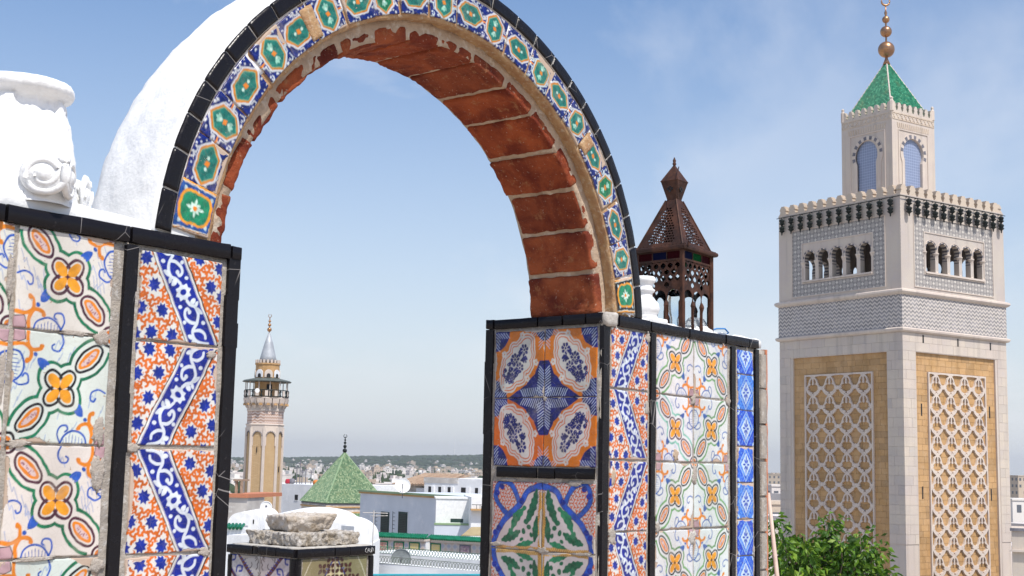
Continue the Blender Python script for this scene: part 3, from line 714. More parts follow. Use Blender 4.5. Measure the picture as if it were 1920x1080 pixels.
# ================================================================= ARCHWAY
O_ = Vector((0.2590691, 3.7419191, EYE)); ANG = math.atan2(.7841247, .6206033); FL = 1.6   # terrace floor 1.6 m below the eye
Z0 = FL
def W(u, w, v): return (u, w, v + Z0)
arch = empty('tiled_archway', O_ - Vector((0, 0, FL)), ANG, 'old round arch of brick on two pillars clad in painted ceramic tiles', 'archway')
rnd = random.Random(4)
def pier(x0, x1, y0, y1, ztop, label, parent, name='pillar', mat='mortar', zlo=-Z0, seed=0):
    o = rough_box(x0, x1, y0, y1, zlo + Z0, ztop + Z0, .022, .0022, 14, seed).build(name, M[mat], parent, smooth=True)
    if label: o['label'] = label
    return o
LP = pier(-2.55, -1.321, .004, .43, .402, 'pillar at the left, with large floral tiles and a column of blue bands', arch, seed=3)
RP = pier(.003, .985, .004, .43, .402, 'pillar at the right, tiled on its front and on the side facing the opening', arch, seed=9)
def bar_front(parent, a0, a1, b0, b1, proud=.004, t=.014, mat='black', name='border_tile', jit=.0016, bev=.0018):
    """black border tile in the u-v plane of the front face"""
    mb = MB(); J = lambda: rnd.uniform(-jit, jit)
    x0, x1, z0, z1 = a0 + J(), a1 + J(), b0 + J(), b1 + J(); L = max(x1 - x0, z1 - z0); n = max(2, int(L / .03)); horiz = (x1 - x0) > (z1 - z0)
    vs = []; fs = []; rows = []
    for k in range(n + 1):
        q = k / n; r = rnd.uniform(-1, 1) * .0007; endb = bev * .8 if k in (0, n) else 0
        def P(s_, y, ins):
            # s_ -1/+1 across
            if horiz: return (x0 + (x1 - x0) * q + (endb if k == 0 else -endb) * (1 if y < 0 else 0), y, (z0 + ins if s_ < 0 else z1 - ins) + r)
            return ((x0 + ins if s_ < 0 else x1 - ins) + r, y, z0 + (z1 - z0) * q + (endb if k == 0 else -endb) * (1 if y < 0 else 0))
        yy = -proud + rnd.uniform(-.0006, .0006)
        rows.append([P(-1, t - proud, 0), P(-1, yy + bev, 0), P(-1, yy, bev), P(1, yy, bev), P(1, yy + bev, 0), P(1, t - proud, 0)])
    for r_ in rows: vs += r_
    for k in range(n):
        for c in range(5):
            a, b = k * 6 + c, k * 6 + c + 1; f = (a, b, b + 6, a + 6); fs.append(f if not horiz else f[::-1])
    e0 = tuple(range(6)); e1 = tuple(n * 6 + i for i in range(6)); fs += [e0, e1]
    mb.add(vs, fs); me = mb.mesh(name, M[mat])
    bmf = [True] * len(fs); me.polygons.foreach_set('use_smooth', bmf); me.set_sharp_from_angle(angle=R_(50))
    return link(name, me, parent, (0, 0, Z0))
def bars_line(parent, fixed0, fixed1, cuts, vertical=True, side='F', origin=(0, 0, 0), gap=.0022, **k):
    for a, b in zip(cuts[:-1], cuts[1:]):
        o = bar_front(parent, fixed0, fixed1, a + gap, b - gap, **k) if vertical else bar_front(parent, a + gap, b - gap, fixed0, fixed1, **k)
        if side == 'J': o.rotation_euler = (0, 0, -PI / 2); o.location = (origin[0], origin[1], Z0 + origin[2])
        elif origin != (0, 0, 0): o.location = (origin[0], origin[1], Z0 + origin[2])
N1 = 124; N2 = 76
fl = d_floral(N1, PUR, GRN, PNK, 1); fl_b = d_floral(N1, BLK, (.05, .44, .30), (.86, .89, .85), 2)
fl_s = d_floral(N2, BLK, (.42, .62, .38), (.90, .90, .89), 3, (.22, .38, .66)); fl_s2 = d_floral(N2, (.32, .16, .22), (.50, .74, .66), (.90, .90, .90), 4, (.20, .34, .66))
bd = d_band(N1, 3); bd_s = d_band(N2 + 14, 3)
TM = {}
TM['fl1'] = tile_mesh('painted_tile', fl, .196, .196, M['glaze'], seed=1)
TM['fl1c'] = tile_mesh('painted_tile', fl, .196, .180, M['glaze'], crop=(0, 1, 0, .918), seed=2)
TM['fl2'] = tile_mesh('painted_tile', flipx(fl_b), .196, .196, M['glaze'], seed=3)
TM['bd1'] = tile_mesh('painted_tile', bd, .196, .170, M['glaze_crisp'], crop=(0, 1, .0, .87), seed=4)
TM['bdA'] = tile_mesh('painted_tile', bd, .196, .196, M['glaze_crisp'], seed=5)
TM['bdB'] = tile_mesh('painted_tile', flipy(bd), .196, .196, M['glaze_crisp'], seed=6)
TM['sbA'] = tile_mesh('painted_tile', bd_s, .196, .196, M['glaze_crisp'], seed=7)
TM['sbB'] = tile_mesh('painted_tile', flipy(bd_s), .196, .196, M['glaze_crisp'], seed=8)
TM['sbBc'] = tile_mesh('painted_tile', flipy(bd_s), .196, .170, M['glaze_crisp'], crop=(0, 1, 0, .87), seed=8)
TM['fsA'] = tile_mesh('painted_tile', fl_s, .212, .196, M['glaze'], seed=9); TM['fsB'] = tile_mesh('painted_tile', flipx(fl_s), .212, .196, M['glaze'], seed=10)
TM['fsC'] = tile_mesh('painted_tile', fl_s2, .212, .196, M['glaze'], seed=11); TM['fsBc'] = tile_mesh('painted_tile', flipx(fl_s), .212, .178, M['glaze'], crop=(0, 1, 0, .91), seed=12)
TM['fsAc'] = tile_mesh('painted_tile', fl_s, .212, .178, M['glaze'], crop=(0, 1, 0, .91), seed=13)
dm = d_diamond(52, 62, 1.13); dm2 = d_diamond(52, 62, 1.13, 19, (.06, .30, .82)); dm3 = d_diamond(52, 62, 1.13, 23, (.22, .52, .93))
for k, d in enumerate((dm, dm2, dm3)): TM['dm%d' % k] = tile_mesh('painted_tile', d, .106, .1145, M['glaze_crisp'], seed=14 + k)
TM['dmc'] = tile_mesh('painted_tile', dm2, .106, .078, M['glaze_crisp'], crop=(0, 1, 0, .68), seed=18)
ct = d_cart(100, 5); ct2 = d_cart(100, 6, (.84, .40, .05)); lf = d_leaf(100)
TM['ctTL'] = tile_mesh('painted_tile', ct, .184, .198, M['glaze_dim'], seed=19); TM['ctTR'] = tile_mesh('painted_tile', flipx(ct), .184, .198, M['glaze_dim'], seed=20)
TM['ctBL'] = tile_mesh('painted_tile', flipy(ct2), .184, .198, M['glaze_dim'], seed=21); TM['ctBR'] = tile_mesh('painted_tile', flipx(flipy(ct)), .184, .198, M['glaze_dim'], seed=22)
TM['lfTL'] = tile_mesh('painted_tile', lf, .184, .194, M['glaze_dim'], seed=23); TM['lfTR'] = tile_mesh('painted_tile', flipx(lf), .184, .194, M['glaze_dim'], seed=24)
TM['lfBL'] = tile_mesh('painted_tile', flipy(lf), .184, .194, M['glaze_dim'], seed=25); TM['lfBR'] = tile_mesh('painted_tile', flipx(flipy(lf)), .184, .194, M['glaze_dim'], seed=26)
def tile(key, u, v, parent, w=0.0, side='F', tilt=0.0):
    o = link('painted_tile', TM[key], parent, W(u, w + rnd.uniform(-.0012, .0012), v), (rnd.uniform(-.010, .010), tilt + rnd.uniform(-.009, .009), rnd.uniform(-.009, .009)))
    if side == 'J': o.rotation_euler = (0, 0, -PI / 2)
    return o
# --- left pillar: floral column, border strip, band column
for k, (ky, v) in enumerate((('fl1c', .220), ('fl2', .020), ('fl1', -.181), ('fl2', -.382), ('fl1', -.583), ('fl2', -.784))):
    tile(ky, -1.822 + .003 * k, v, LP)
for k, (ky, v) in enumerate((('fl1c', .222), ('fl1', .018), ('fl2', -.183), ('fl1', -.384), ('fl2', -.585))): tile(ky, -2.026, v, LP)
for k, (ky, v) in enumerate((('fl2', .200), ('fl2', .0), ('fl1', -.2), ('fl2', -.4))): tile(ky, -2.23, v, LP)
for k, (ky, v) in enumerate((('bd1', .222), ('bdB', .021), ('bdA', -.183), ('bdB', -.386), ('bdA', -.588), ('bdB', -.79))): tile(ky, -1.563 + .002 * k, v, LP)
bars_line(LP, -1.602, -1.573, [.394, .313, .289, .112, .093, .010, -.122, -.30, -.48, -.66, -.84])
bars_line(LP, -1.356, -1.3225, [.401, .325, .268, .228, .10, -.03, -.115, -.30, -.47, -.66, -.85])
bars_line(LP, .403, .431, [-2.5, -2.17, -1.853, -1.594, -1.352, -1.3215], vertical=False, proud=.007, t=.045)
# --- right pillar, front
for k, (ky, v) in enumerate((('sbBc', .224), ('sbA', .020), ('sbB', -.182), ('sbA', -.384), ('sbB', -.586), ('sbA', -.788))): tile(ky, .046, v, RP)
for k, (a, b, v) in enumerate((('fsBc', 'fsAc', .220), ('fsC', 'fsB', .019), ('fsB', 'fsA', -.183), ('fsA', 'fsB', -.385), ('fsB', 'fsA', -.587))):
    tile(a, .293, v, RP); tile(b, .513, v, RP)
for k, v in enumerate((.312, .193, .075, -.0435, -.162, -.28, -.398, -.516, -.634)): tile('dmc' if k == 0 else 'dm%d' % ((k * 2) % 3), .791, v, RP)
bars_line(RP, .002, .034, [.395, .33, .13, -.075, -.125, -.165, -.35, -.52, -.70, -.88])
bars_line(RP, .253, .281, [.394, .308, .213, .085, .01, -.15, -.27, -.40, -.60, -.80])
bars_line(RP, .742, .770, [.394, .205, .02, -.085, -.18, -.27, -.42, -.60, -.8])
bars_line(RP, .906, .934, [.394, .20, .15, -.02, -.075, -.20, -.38, -.55, -.8])
bars_line(RP, .402, .430, [.005, .075, .247, .47, .70, .86, .93], vertical=False, proud=.007, t=.045)
# --- right pillar, face towards the opening (side J: x runs from the back edge to the front corner)
for a, b, v in (('ctTL', 'ctTR', .194), ('ctBL', 'ctBR', -.006), ('lfTL', 'lfTR', -.246), ('lfBL', 'lfBR', -.442)):
    tile(a, 0.0, v, RP, .388, 'J'); tile(b, 0.0, v, RP, .202, 'J')
bars_line(RP, 0, .031, [.398, .30, .09, -.05, -.13, -.30, -.48, -.66], side='J', origin=(0, .427, 0))
bars_line(RP, -.039, -.011, [.052, .207, .270, .41], vertical=False, side='J', origin=(0, .427, 0), proud=.004)
bars_line(RP, .402, .430, [0, .035, .20, .288, .372, .428], vertical=False, side='J', origin=(0, .427, 0), proud=.006, t=.045)
bars_line(RP, -.68, -.652, [.03, .2, .41], vertical=False, side='J', origin=(0, .427, 0), proud=.004)
# grey mortar repairs over broken tile corners: low lumps on the faces
def lump(parent, u, v, ru, rv, h=.006, side='F', w=0.0, mat='joint', seed=0):
    mb = MB(); h *= .30; ru *= .62; rv *= .62; vs = [(0, -h, 0)]; fs = []; n = 40
    for ring, (q, y) in enumerate(((.55, -h), (.9, -h * .8), (1.0, .003))):
        for i in range(n):
            a = 2 * PI * i / n; r = q * (1 + .55 * noise.noise(Vector((math.cos(a) * 1.5 + seed, math.sin(a) * 1.5, seed * 3.3))) + .35 * noise.noise(Vector((math.cos(a) * 4 + seed, math.sin(a) * 4, seed))) + .15 * noise.noise(Vector((math.cos(a) * 11 + seed, math.sin(a) * 11, seed))))
            vs.append((r * ru * math.cos(a), y, r * rv * math.sin(a)))
    for i in range(n):
        j = (i + 1) % n; fs.append((0, 1 + i, 1 + j))
        for k in range(2): fs.append((1 + k * n + i, 1 + (k + 1) * n + i, 1 + (k + 1) * n + j, 1 + k * n + j))
    mb.add(vs, fs); o = mb.build('mortar_patch', M[mat], parent, W(u, w, v), (0, 0, -PI / 2 if side == 'J' else 0), smooth=True); return o
for k, (u, v, a, b) in enumerate(((-1.64, .215, .03, .02), (-1.637, .04, .022, .045), (-1.632, -.03, .026, .05), (-1.80, .016, .035, .012), (-1.625, -.20, .025, .02), (-1.838, .13, .008, .08), (-1.384, .205, .018, .012),
                                  (-1.56, .015, .025, .014), (-1.378, -.185, .022, .014), (-1.835, .3, .010, .06), (-1.70, .219, .05, .008), (-1.75, -.184, .06, .007))): lump(LP, u, v, a, b, .0045, w=-.001, seed=k * 1.7)
for k, (u, v, a, b, mm) in enumerate(((.505, .21, .022, .025, 'joint'), (.51, -.025, .028, .045, 'joint'), (.725, .215, .02, .02, 'mortar'), (.235, .17, .016, .035, 'joint'), (.06, -.19, .028, .03, 'mortar'), (.06, -.205, .03, .022, 'joint'), (.50, -.21, .035, .03, 'patch'),
                                      (.30, -.178, .02, .02, 'mortar'), (.40, .035, .022, .03, 'ring_mortar'), (.895, -.27, .01, .03, 'mortar'), (.062, -.03, .022, .035, 'ring_mortar'), (.24, .38, .02, .02, 'joint'), (.05, -.36, .03, .02, 'joint'))): lump(RP, u, v, a, b, .0045, w=-.001, mat=mm, seed=20 + k * 1.3)
for k, (w_, v, a, b) in enumerate(((.33, -.047, .05, .008), (.09, -.052, .06, .012), (.37, -.235, .035, .012), (.20, -.245, .035, .014), (.20, .19, .010, .010), (.06, -.248, .05, .006))): lump(RP, 0, v, a, b, .004, 'J', w_, 'joint', 50 + k)
# pale mortar fillet on the corner of the right pillar's coping
cf = rough_box(.004, .062, -.016, .03, .395, .436, .008, .0035, 30, 5, round_=.01).build('mortar_fillet', M['patch'], RP, (0, 0, Z0), smooth=True)
# plain end strip of the right pillar, its tiles and its brick edge
for k in range(9): bar_front(RP, .944, .982, .39 - .12 * (k + 1) + .003, .39 - .12 * k - .003, .006, .012, 'mortar', 'plain_edge_tile')
rough_box(.986, .998, .0, .43, -1.6, .405, .02, .002, 20, 8).build('brick_edge', M['orange_edge'], RP, (0, 0, Z0))
# white plaster on the copings
def crown(x, y): return .010 * noise.noise(Vector((x * 9, y * 9, 2.0))) + .004 * noise.noise(Vector((x * 40, y * 40, 2.0)))
mb = rough_box(-2.55, -1.50, .012, .44, .404, .452, .02, .004, 12, 2, round_=.015, warp=lambda p: Vector((p.x, p.y, p.z + (.022 * min(1, max(0, (-1.5 - p.x) / .35)) if p.z > .42 else 0))))
mb.build('plaster_top', M['white'], LP, (0, 0, Z0), smooth=True)
mb = rough_box(.12, .975, .006, .43, .403, .431, .02, .004, 14, 4, round_=.008, warp=lambda p: Vector((p.x, p.y, p.z + .008 * noise.noise(Vector((p.x * 22, p.y * 20, 1))) + .006)))
mb.build('plaster_top', M['white'], RP, (0, 0, Z0), smooth=True)

# --- the arch itself
CU, CV = -.666, .345
def RW(th): d = math.degrees(th); return .020 * math.exp(-((d - 42) / 24) ** 2) + .004 * math.sin(th * 5)
def polar(th, R, w, warp=True):
    r = R + (RW(th) if warp else 0); return (CU + r * math.cos(th), w, CV + r * math.sin(th))
def sector(mb, t0, t1, r0, r1, w0, w1, st=.02, amp=.002, fr=14, seed=0, mi=0, chamfer=0.0, rfun=None):
    L = abs(t1 - t0) * (r0 + r1) / 2
    def wp(p):
        # p.x along the arc (metres), p.y depth, p.z radial
        th = t0 + (t1 - t0) * (p.x / L); r = p.z
        if rfun: r = rfun(p, th, r)
        return Vector(polar(th, r, p.y))
    return rough_box(0, L, w0, w1, r0, r1, st, amp, fr, seed, wp, mb, round_=chamfer)
T0, T1 = R_(6.2), R_(173.9)
arcpart = empty('brick_arch', (0, 0, Z0), parent=arch)
def abuild(mb, name, mat, smooth=True): return mb.build(name, M[mat] if isinstance(mat, str) else mat, arcpart, smooth=smooth)
def extr(p, th, r):
    # lumpy hand plastered back, rounder at its outer edge, spreading where it lands on the pillar
    if r > .80:
        k_ = min(1, max(.12, p.y / .05)); r += k_ * (.007 * fbm(th * 3, p.y * 6, 1.3) + .004 * noise.noise(Vector((th * 30, p.y * 26, 0)))); r -= .05 * max(0, (p.y - .2) / .09) ** 2
    return r
abuild(sector(MB(), R_(173.9) + .02, R_(5.4), .775, .8745, .0045, .29, .016, .0016, 22, 1, rfun=extr), 'white_extrados', 'white')
abuild(sector(MB(), T1, T0, .690, .745, .036, .270, .016, .003, 18, 5), 'mortar_bed', 'ring_mortar')
def bedf(p, th, r): return r + (.005 * noise.noise(Vector((th * 25, p.y * 40, 5))) if r < .80 else 0)
abuild(sector(MB(), T1, T0, .736, .836, .005, .045, .010, .0014, 30, 7, rfun=bedf), 'tile_bed', 'bed')
abuild(sector(MB(), T1, T0, .8345, .868, .0012, .030, .012, .0006, 30, 7), 'border_bed', 'patch')
hexN = [d_hex(44, False, 11), d_hex(44, True, 12), d_hex(44, False, 14, (.06, .46, .28)), d_hex(44, True, 21)]
ringm = [tile_mesh('arch_tile', h, .100, .086, M['glaze'], polar=(.745, .1265), seed=40 + i, wob=.001) for i, h in enumerate(hexN)]
endm = [tile_mesh('arch_tile', d_end(44, dk, 13), .100, .088, M['glaze_crisp'], polar=(.745, .128), seed=50 + i, wob=.001) for i, dk in enumerate(((.10, .30, .58), (.05, .09, .12)))]
for k in range(22):
    deg = 169.4 - 7.535 * k; me = endm[0] if k == 0 else endm[1] if k == 21 else ringm[(k % 2) + (2 if k % 5 == 3 and k % 2 == 0 else 0)]
    o = link('arch_tile', me, arcpart, (CU + RW(R_(deg)) * math.cos(R_(deg)), rnd.uniform(-.0012, .001), CV + RW(R_(deg)) * math.sin(R_(deg))), (0, R_(90 - deg) + rnd.uniform(-.01, .01), 0))
cuts = [173.9, 168.2, 162.5, 157.2, 151.7, 145.9, 140, 134.4, 128.5, 122.6, 117, 111, 105.3, 99.6, 94, 88, 80.4, 73.3, 67.6, 61.6, 55.4, 50, 44, 38.3, 32.4, 26, 19.8, 12.2, 5.6]
for a, b in zip(cuts[:-1], cuts[1:]):
    m_ = sector(MB(), R_(a - .12), R_(b + .12), .8365, .8720, -.0015, .03, .008, .0006, 20, a, chamfer=.0014)
    abuild(m_, 'border_tile', 'black')
mp = MB()
sector(mp, R_(130), R_(127.0), .75, .826, -.0025, .01, .008, .0018, 60, 3, chamfer=.003)
o = abuild(mp, 'bare_patch', 'bed'); mp = MB(); sector(mp, R_(45.5), R_(42.6), .752, .815, -.0025, .01, .008, .002, 60, 6, chamfer=.003); abuild(mp, 'bare_patch', 'bed')
# bricks: the pier-like stones of the soffit, each with a ragged front face
bj = [6.6, 17.2, 27.4, 37.6, 48.0, 59.2, 69.6, 81, 91.5, 101.5, 112, 121.5, 131.5, 141.5, 152, 163, 173.7]
for i, (a, b) in enumerate(zip(bj[:-1], bj[1:])):
    gap = .30; sd_ = i * 3.1; dr = rnd.uniform(-.004, .005)
    def rf(p, th, r, a=a, b=b, sd_=sd_, dr=dr):
        q = (math.degrees(th) - a) / (b - a); lo = .6815 + dr * .5
        if r < .70:
            r = lo + (r - .683) + .0018 * fbm(p.x * 26, p.y * 12, sd_) + .0016 * fbm(p.x * 90, p.y * 80, sd_)
        return r
    dep = .034 + rnd.uniform(-.002, .003)
    bm_ = sector(MB(), R_(b - gap - rnd.uniform(0, .4)), R_(a + gap + rnd.uniform(0, .3)), .683, .716 + rnd.uniform(-.004, .006), dep, .266 + rnd.uniform(-.006, .008), .0075, .0030, 40, sd_, chamfer=.006, rfun=rf)
    abuild(bm_, 'brick', 'brick')

# ================================================================= THINGS STANDING ON THE PILLARS
def wall_pt(u, w, v): return O_ + Vector((math.cos(ANG) * u - math.sin(ANG) * w, math.sin(ANG) * u + math.cos(ANG) * w, v))
def rust_mat():
    t = NT('rusty_sheet_metal'); co = t.coords('Object')
    col = t.mix(t.step(t.noise(co, 16, 6, .7), .38, .64), (.035, .016, .011), (.095, .038, .021))
    col = t.mix(t.math('MULTIPLY', t.step(t.noise(co, 60, 5, .7), .55, .7), .7), col, (.045, .022, .015))
    col = t.mix(t.math('MULTIPLY', t.step(t.noise(co, 30, 5, .7), .62, .78), .6), col, (.26, .10, .04))
    return t.out(col, .62, t.bump(t.noise(co, 140, 5, .7), .7, .002), .35, .4)
M['rust'] = rust_mat()
def glass(name, col, rough=.05, alpha=.35):
    t = NT(name); t.b.inputs['Transmission Weight'].default_value = 1 - alpha; t.b.inputs['IOR'].default_value = 1.1
    return t.out(col, rough, spec=.12 if alpha > .3 else None)
M['glass'] = glass('clear_glass', (.93, .96, .97), .05, .0); M['glass_green'] = glass('green_glass', (.004, .06, .015), .25, .95); M['glass_red'] = glass('red_glass', (.03, .004, .006), .25, .95); M['glass_blue'] = glass('blue_glass', (.006, .008, .03), .25, .95)
LS = .086   # half width of the lantern
lan = empty('lantern', wall_pt(.540, .093, .418), ANG - .02, 'rusty pierced metal lantern with a pyramid roof standing on the right pillar', 'lantern')
lan.rotation_euler = (-.012, .014, ANG - .02)
def seg_d(X, Z, x0, z0, x1, z1):
    dx, dz = x1 - x0, z1 - z0; L = dx * dx + dz * dz + 1e-12; t = np.clip(((X - x0) * dx + (Z - z0) * dz) / L, 0, 1); return np.hypot(X - x0 - t * dx, Z - z0 - t * dz)
BH = .262
def lan_panel(X, Z):
    # metal where < 0; openings: three arched lights below, a net of round-cornered holes above
    D = np.full(X.shape, -1.0)
    for c in (-.052, 0, .052):
        x = X - c; k = np.where(Z < .098, np.abs(x) - .0185, np.hypot(x, Z - .110) - .0245)
        k = np.where((Z > .086) & (Z < .104), np.minimum(np.abs(x) - .0185, np.hypot(x, Z - .110) - .0245), k); k = np.where(Z < .006, .02, k); D = np.maximum(D, -k)
    for r in range(5):
        z = .150 + r * .0205
        for c in range(-4, 5):
            x = c * .0265 + (r % 2) * .01325
            if abs(x) > .070 or (r == 0 and abs(abs(x) - .026) > .006 and True): continue
            d = np.abs(X - x) * .9 + np.abs(Z - z); d = np.maximum(d, np.hypot(X - x, Z - z) * 1.12) - .0108; D = np.maximum(D, -d)
    D = np.maximum(D, .0) * 1 if False else D
    return D
# D holds the largest -(distance to a hole): positive inside a hole
for k in range(4):
    mb = MB(); field_mesh(lan_panel, -LS + .006, LS - .006, 0, BH - .030, .0024, .0016, mb, y=-LS)
    mb.build('pierced_panel', M['rust'], lan, rot=(0, 0, k * PI / 2))
    mb = MB(); mb.box(-LS + .008, LS - .008, -LS + .006, -LS + .0075, .002, BH - .03); mb.build('glass_pane', M['glass'], lan, rot=(0, 0, k * PI / 2))
    mb = MB()
    mb.box(-LS - .003, -LS + .009, -LS - .003, -LS + .009, 0, BH)
    mb.tube([(-LS - .003, -LS - .003, 0), (-LS - .003, -LS - .003, BH)], .0035, 6); mb.build('corner_post', M['rust'], lan, rot=(0, 0, k * PI / 2))
    mb = MB(); mb.box(-LS + .009, LS - .009, -LS - .003, -LS + .004, BH - .036, BH - .030); mb.box(-LS + .009, LS - .009, -LS - .002, -LS + .003, BH - .006, BH)
    for c in (-.026, .026): mb.lathe([(.003, .0), (.0045, .02), (.003, .04), (.0035, .07), (.006, .078), (.0085, .086), (.006, .094), (.003, .10)], 8, T=Matrix.Translation((c, -LS - .001, 0)))
    for c in (-.027, .027): mb.box(c - .0015, c + .0015, -LS - .001, -LS + .003, BH - .030, BH - .006)
    tag(mb.build('panel_frame', M['rust'], lan, rot=(0, 0, k * PI / 2)), kind='stuff')
    for c, g in zip((-.054, 0, .054), (('glass_red', 'glass_green', 'glass_red'), ('glass_blue', 'glass_red', 'glass_green'), ('glass_red', 'glass_blue', 'glass_red'), ('glass_blue', 'glass_green', 'glass_red'))[(k + 3) % 4]):
        mb = MB(); mb.box(c - .0245, c + .0245, -LS + .001, -LS + .002, BH - .030, BH - .006); mb.build('coloured_glass', M[g], lan, rot=(0, 0, k * PI / 2))
mb = MB(); mb.box(-LS, LS, -LS, LS, -.004, .0015); mb.build('floor_plate', M['rust'], lan)
EV = .098
mb = MB()
mb.tube([(-EV, -EV, BH + .004), (EV, -EV, BH + .004), (EV, EV, BH + .004), (-EV, EV, BH + .004)], .0075, 8, closed=True)
mb.box(-EV + .003, EV - .003, -EV + .003, EV - .003, BH - .001, BH + .0015)
for k in range(4):
    T = Matrix.Rotation(k * PI / 2, 4, 'Z')
    for i in range(15): mb.lathe([(.004, 0), (.0045, .012)], 6, T=T @ Matrix.Translation((-EV + .012 + i * .0138, -EV + .012, BH + .004)))
mb.build('eave_roll', M['rust'], lan, smooth='auto')
RH = .165; TP = .020; SL = math.atan2(EV - .012 - TP, RH); SLEN = math.hypot(RH, EV - .012 - TP)
def roof_panel(X, Z):
    hw = (EV - .012) + (TP - EV + .012) * Z / SLEN
    D = np.maximum(np.abs(X) - hw, np.maximum(-Z, Z - SLEN)); H = np.full(X.shape, -1.)
    for r in range(14):
        z = .018 + r * .0098; w = (EV - .012) + (TP - EV + .012) * z / SLEN - .016
        for c in range(-12, 13):
            x = c * .0104 + (r % 2) * .0052
            if abs(x) > w * .82: continue
            H = np.maximum(H, .0037 - np.abs(X - x) * (.55 if (r + c) % 2 else 1.0) - np.abs(Z - z) * (1.0 if (r + c) % 2 else .7))
    return np.maximum(D, H)
for k in range(4):
    mb = MB(); T = Matrix.Rotation(k * PI / 2, 4, 'Z') @ Matrix.Translation((0, -EV + .012, BH + .012)) @ Matrix.Rotation(-SL, 4, 'X')
    field_mesh(roof_panel, -EV, EV, -.002, SLEN + .002, .0022, .0014, mb, T=T); mb.build('roof_panel', M['rust'], lan)
    mb = MB(); a = EV - .012; mb.tube([T @ Vector((-a, 0, 0)), T @ Vector((-TP, 0, SLEN))], .003, 6); mb.build('roof_seam', M['rust'], lan)
b0 = BH + .012 + RH
mb = MB(); mb.lathe([(.026, b0 - .004), (.024, b0 + .004), (.044, b0 + .060), (.047, b0 + .063), (.044, b0 + .066), (.004, b0 + .118), (.003, b0 + .122)], 4, ph=PI / 4); mb.build('cap', M['rust'], lan)
mb = MB()
for k in range(4):
    for a in range(4): mb.lathe([(.0045, 0), (.0045, .0012)], 8, T=Matrix.Rotation(k * PI / 2, 4, 'Z') @ Matrix.Translation((0.007 * math.cos(a * PI / 2), -.0262, b0 + .036 + .007 * math.sin(a * PI / 2))) @ Matrix.Rotation(PI / 2 - .2, 4, 'X'))
tag(mb.build('rosette_holes', M['dark'], lan), kind='stuff')
mb = MB(); mb.lathe([(.003, b0 + .116), (.007, b0 + .124), (.004, b0 + .129), (.006, b0 + .134), (.001, b0 + .146)], 8); mb.build('finial', M['rust'], lan, smooth=True)
mb = MB(); mb.tube([(-.005, -.02, b0 + .11), (-.035, -.035, b0 + .085), (-.05, -.045, b0 + .05), (-.046, -.04, b0 + .02), (-.03, -.03, b0)], .0018, 6); mb.build('wire_loop', M['rust'], lan, smooth=True)
mb = MB(); mb.lathe([(.010, .004), (.016, .012), (.012, .05), (.020, .07), (.026, .10), (.020, .135), (.010, .15)], 16); mb.build('bulb', M['glass'], lan, smooth=True)
mb = MB()
for z in (.12, .175, .195): mb.tube([(-LS - .008, -LS + .02, z), (-LS - .008, -LS + .02, z + .012)], .0028, 6)
mb.build('door_hinge', M['rust'], lan)
# lump of plaster the lantern is bedded in
def cone(p):
    return p
mb = MB(); n = 28; vs = []; fs = []
for k in range(7):
    q = k / 6
    for i in range(n):
        a = 2 * PI * i / n; r = (.088 - .062 * q) * (1 + .18 * noise.noise(Vector((math.cos(a) * 3, math.sin(a) * 3, q * 4)))); vs.append((r * math.cos(a) * 1.15, r * math.sin(a) * .55, .052 * q ** .9 + .012 * noise.noise(Vector((math.cos(a) * 5, math.sin(a) * 5, q * 9))) * (1 if q else 0)))
for k in range(6):
    for i in range(n): j = (i + 1) % n; fs.append((k * n + i, k * n + j, (k + 1) * n + j, (k + 1) * n + i))
fs.append(tuple(6 * n + i for i in range(n)))
mb.add(vs, fs); o = mb.build('plaster_lump', M['white'], RP, (.600, .045, .424 + Z0), smooth=True)
# baluster
bal = empty('baluster', wall_pt(.305, .062, .425), ANG, 'short white turned baluster between the arch foot and the rusty lantern', 'baluster')
mb = MB(); mb.slab(-.058, .058, -.058, .058, .0, .022, .006); mb.build('base', M['white'], bal)
mb = MB(); mb.lathe([(.044, .020), (.047, .026), (.044, .034), (.049, .040), (.053, .052), (.049, .068), (.038, .080), (.030, .090), (.030, .100), (.036, .104), (.038, .110), (.030, .116), (.031, .128), (.038, .134), (.040, .142), (.036, .150), (.004, .152)], 28)
mb.build('turned_shaft', M['white'], bal, smooth=True)
M['blue_wire'] = m_noisy('blue_cable', (.05, .22, .55), (.04, .18, .45), 5, .5, 0)
mb = MB(); mb.tube([tuple(p) for p in [wall_pt(.62, .03, .432), wall_pt(.66, .005, .447), wall_pt(.70, -.002, .450), wall_pt(.745, .01, .442), wall_pt(.78, .04, .436), wall_pt(.80, .2, .434)]], .0028, 6)
tag(mb.build('cable', M['blue_wire'], smooth=True), 'thin blue cable lying on the white top of the right pillar', 'cable')
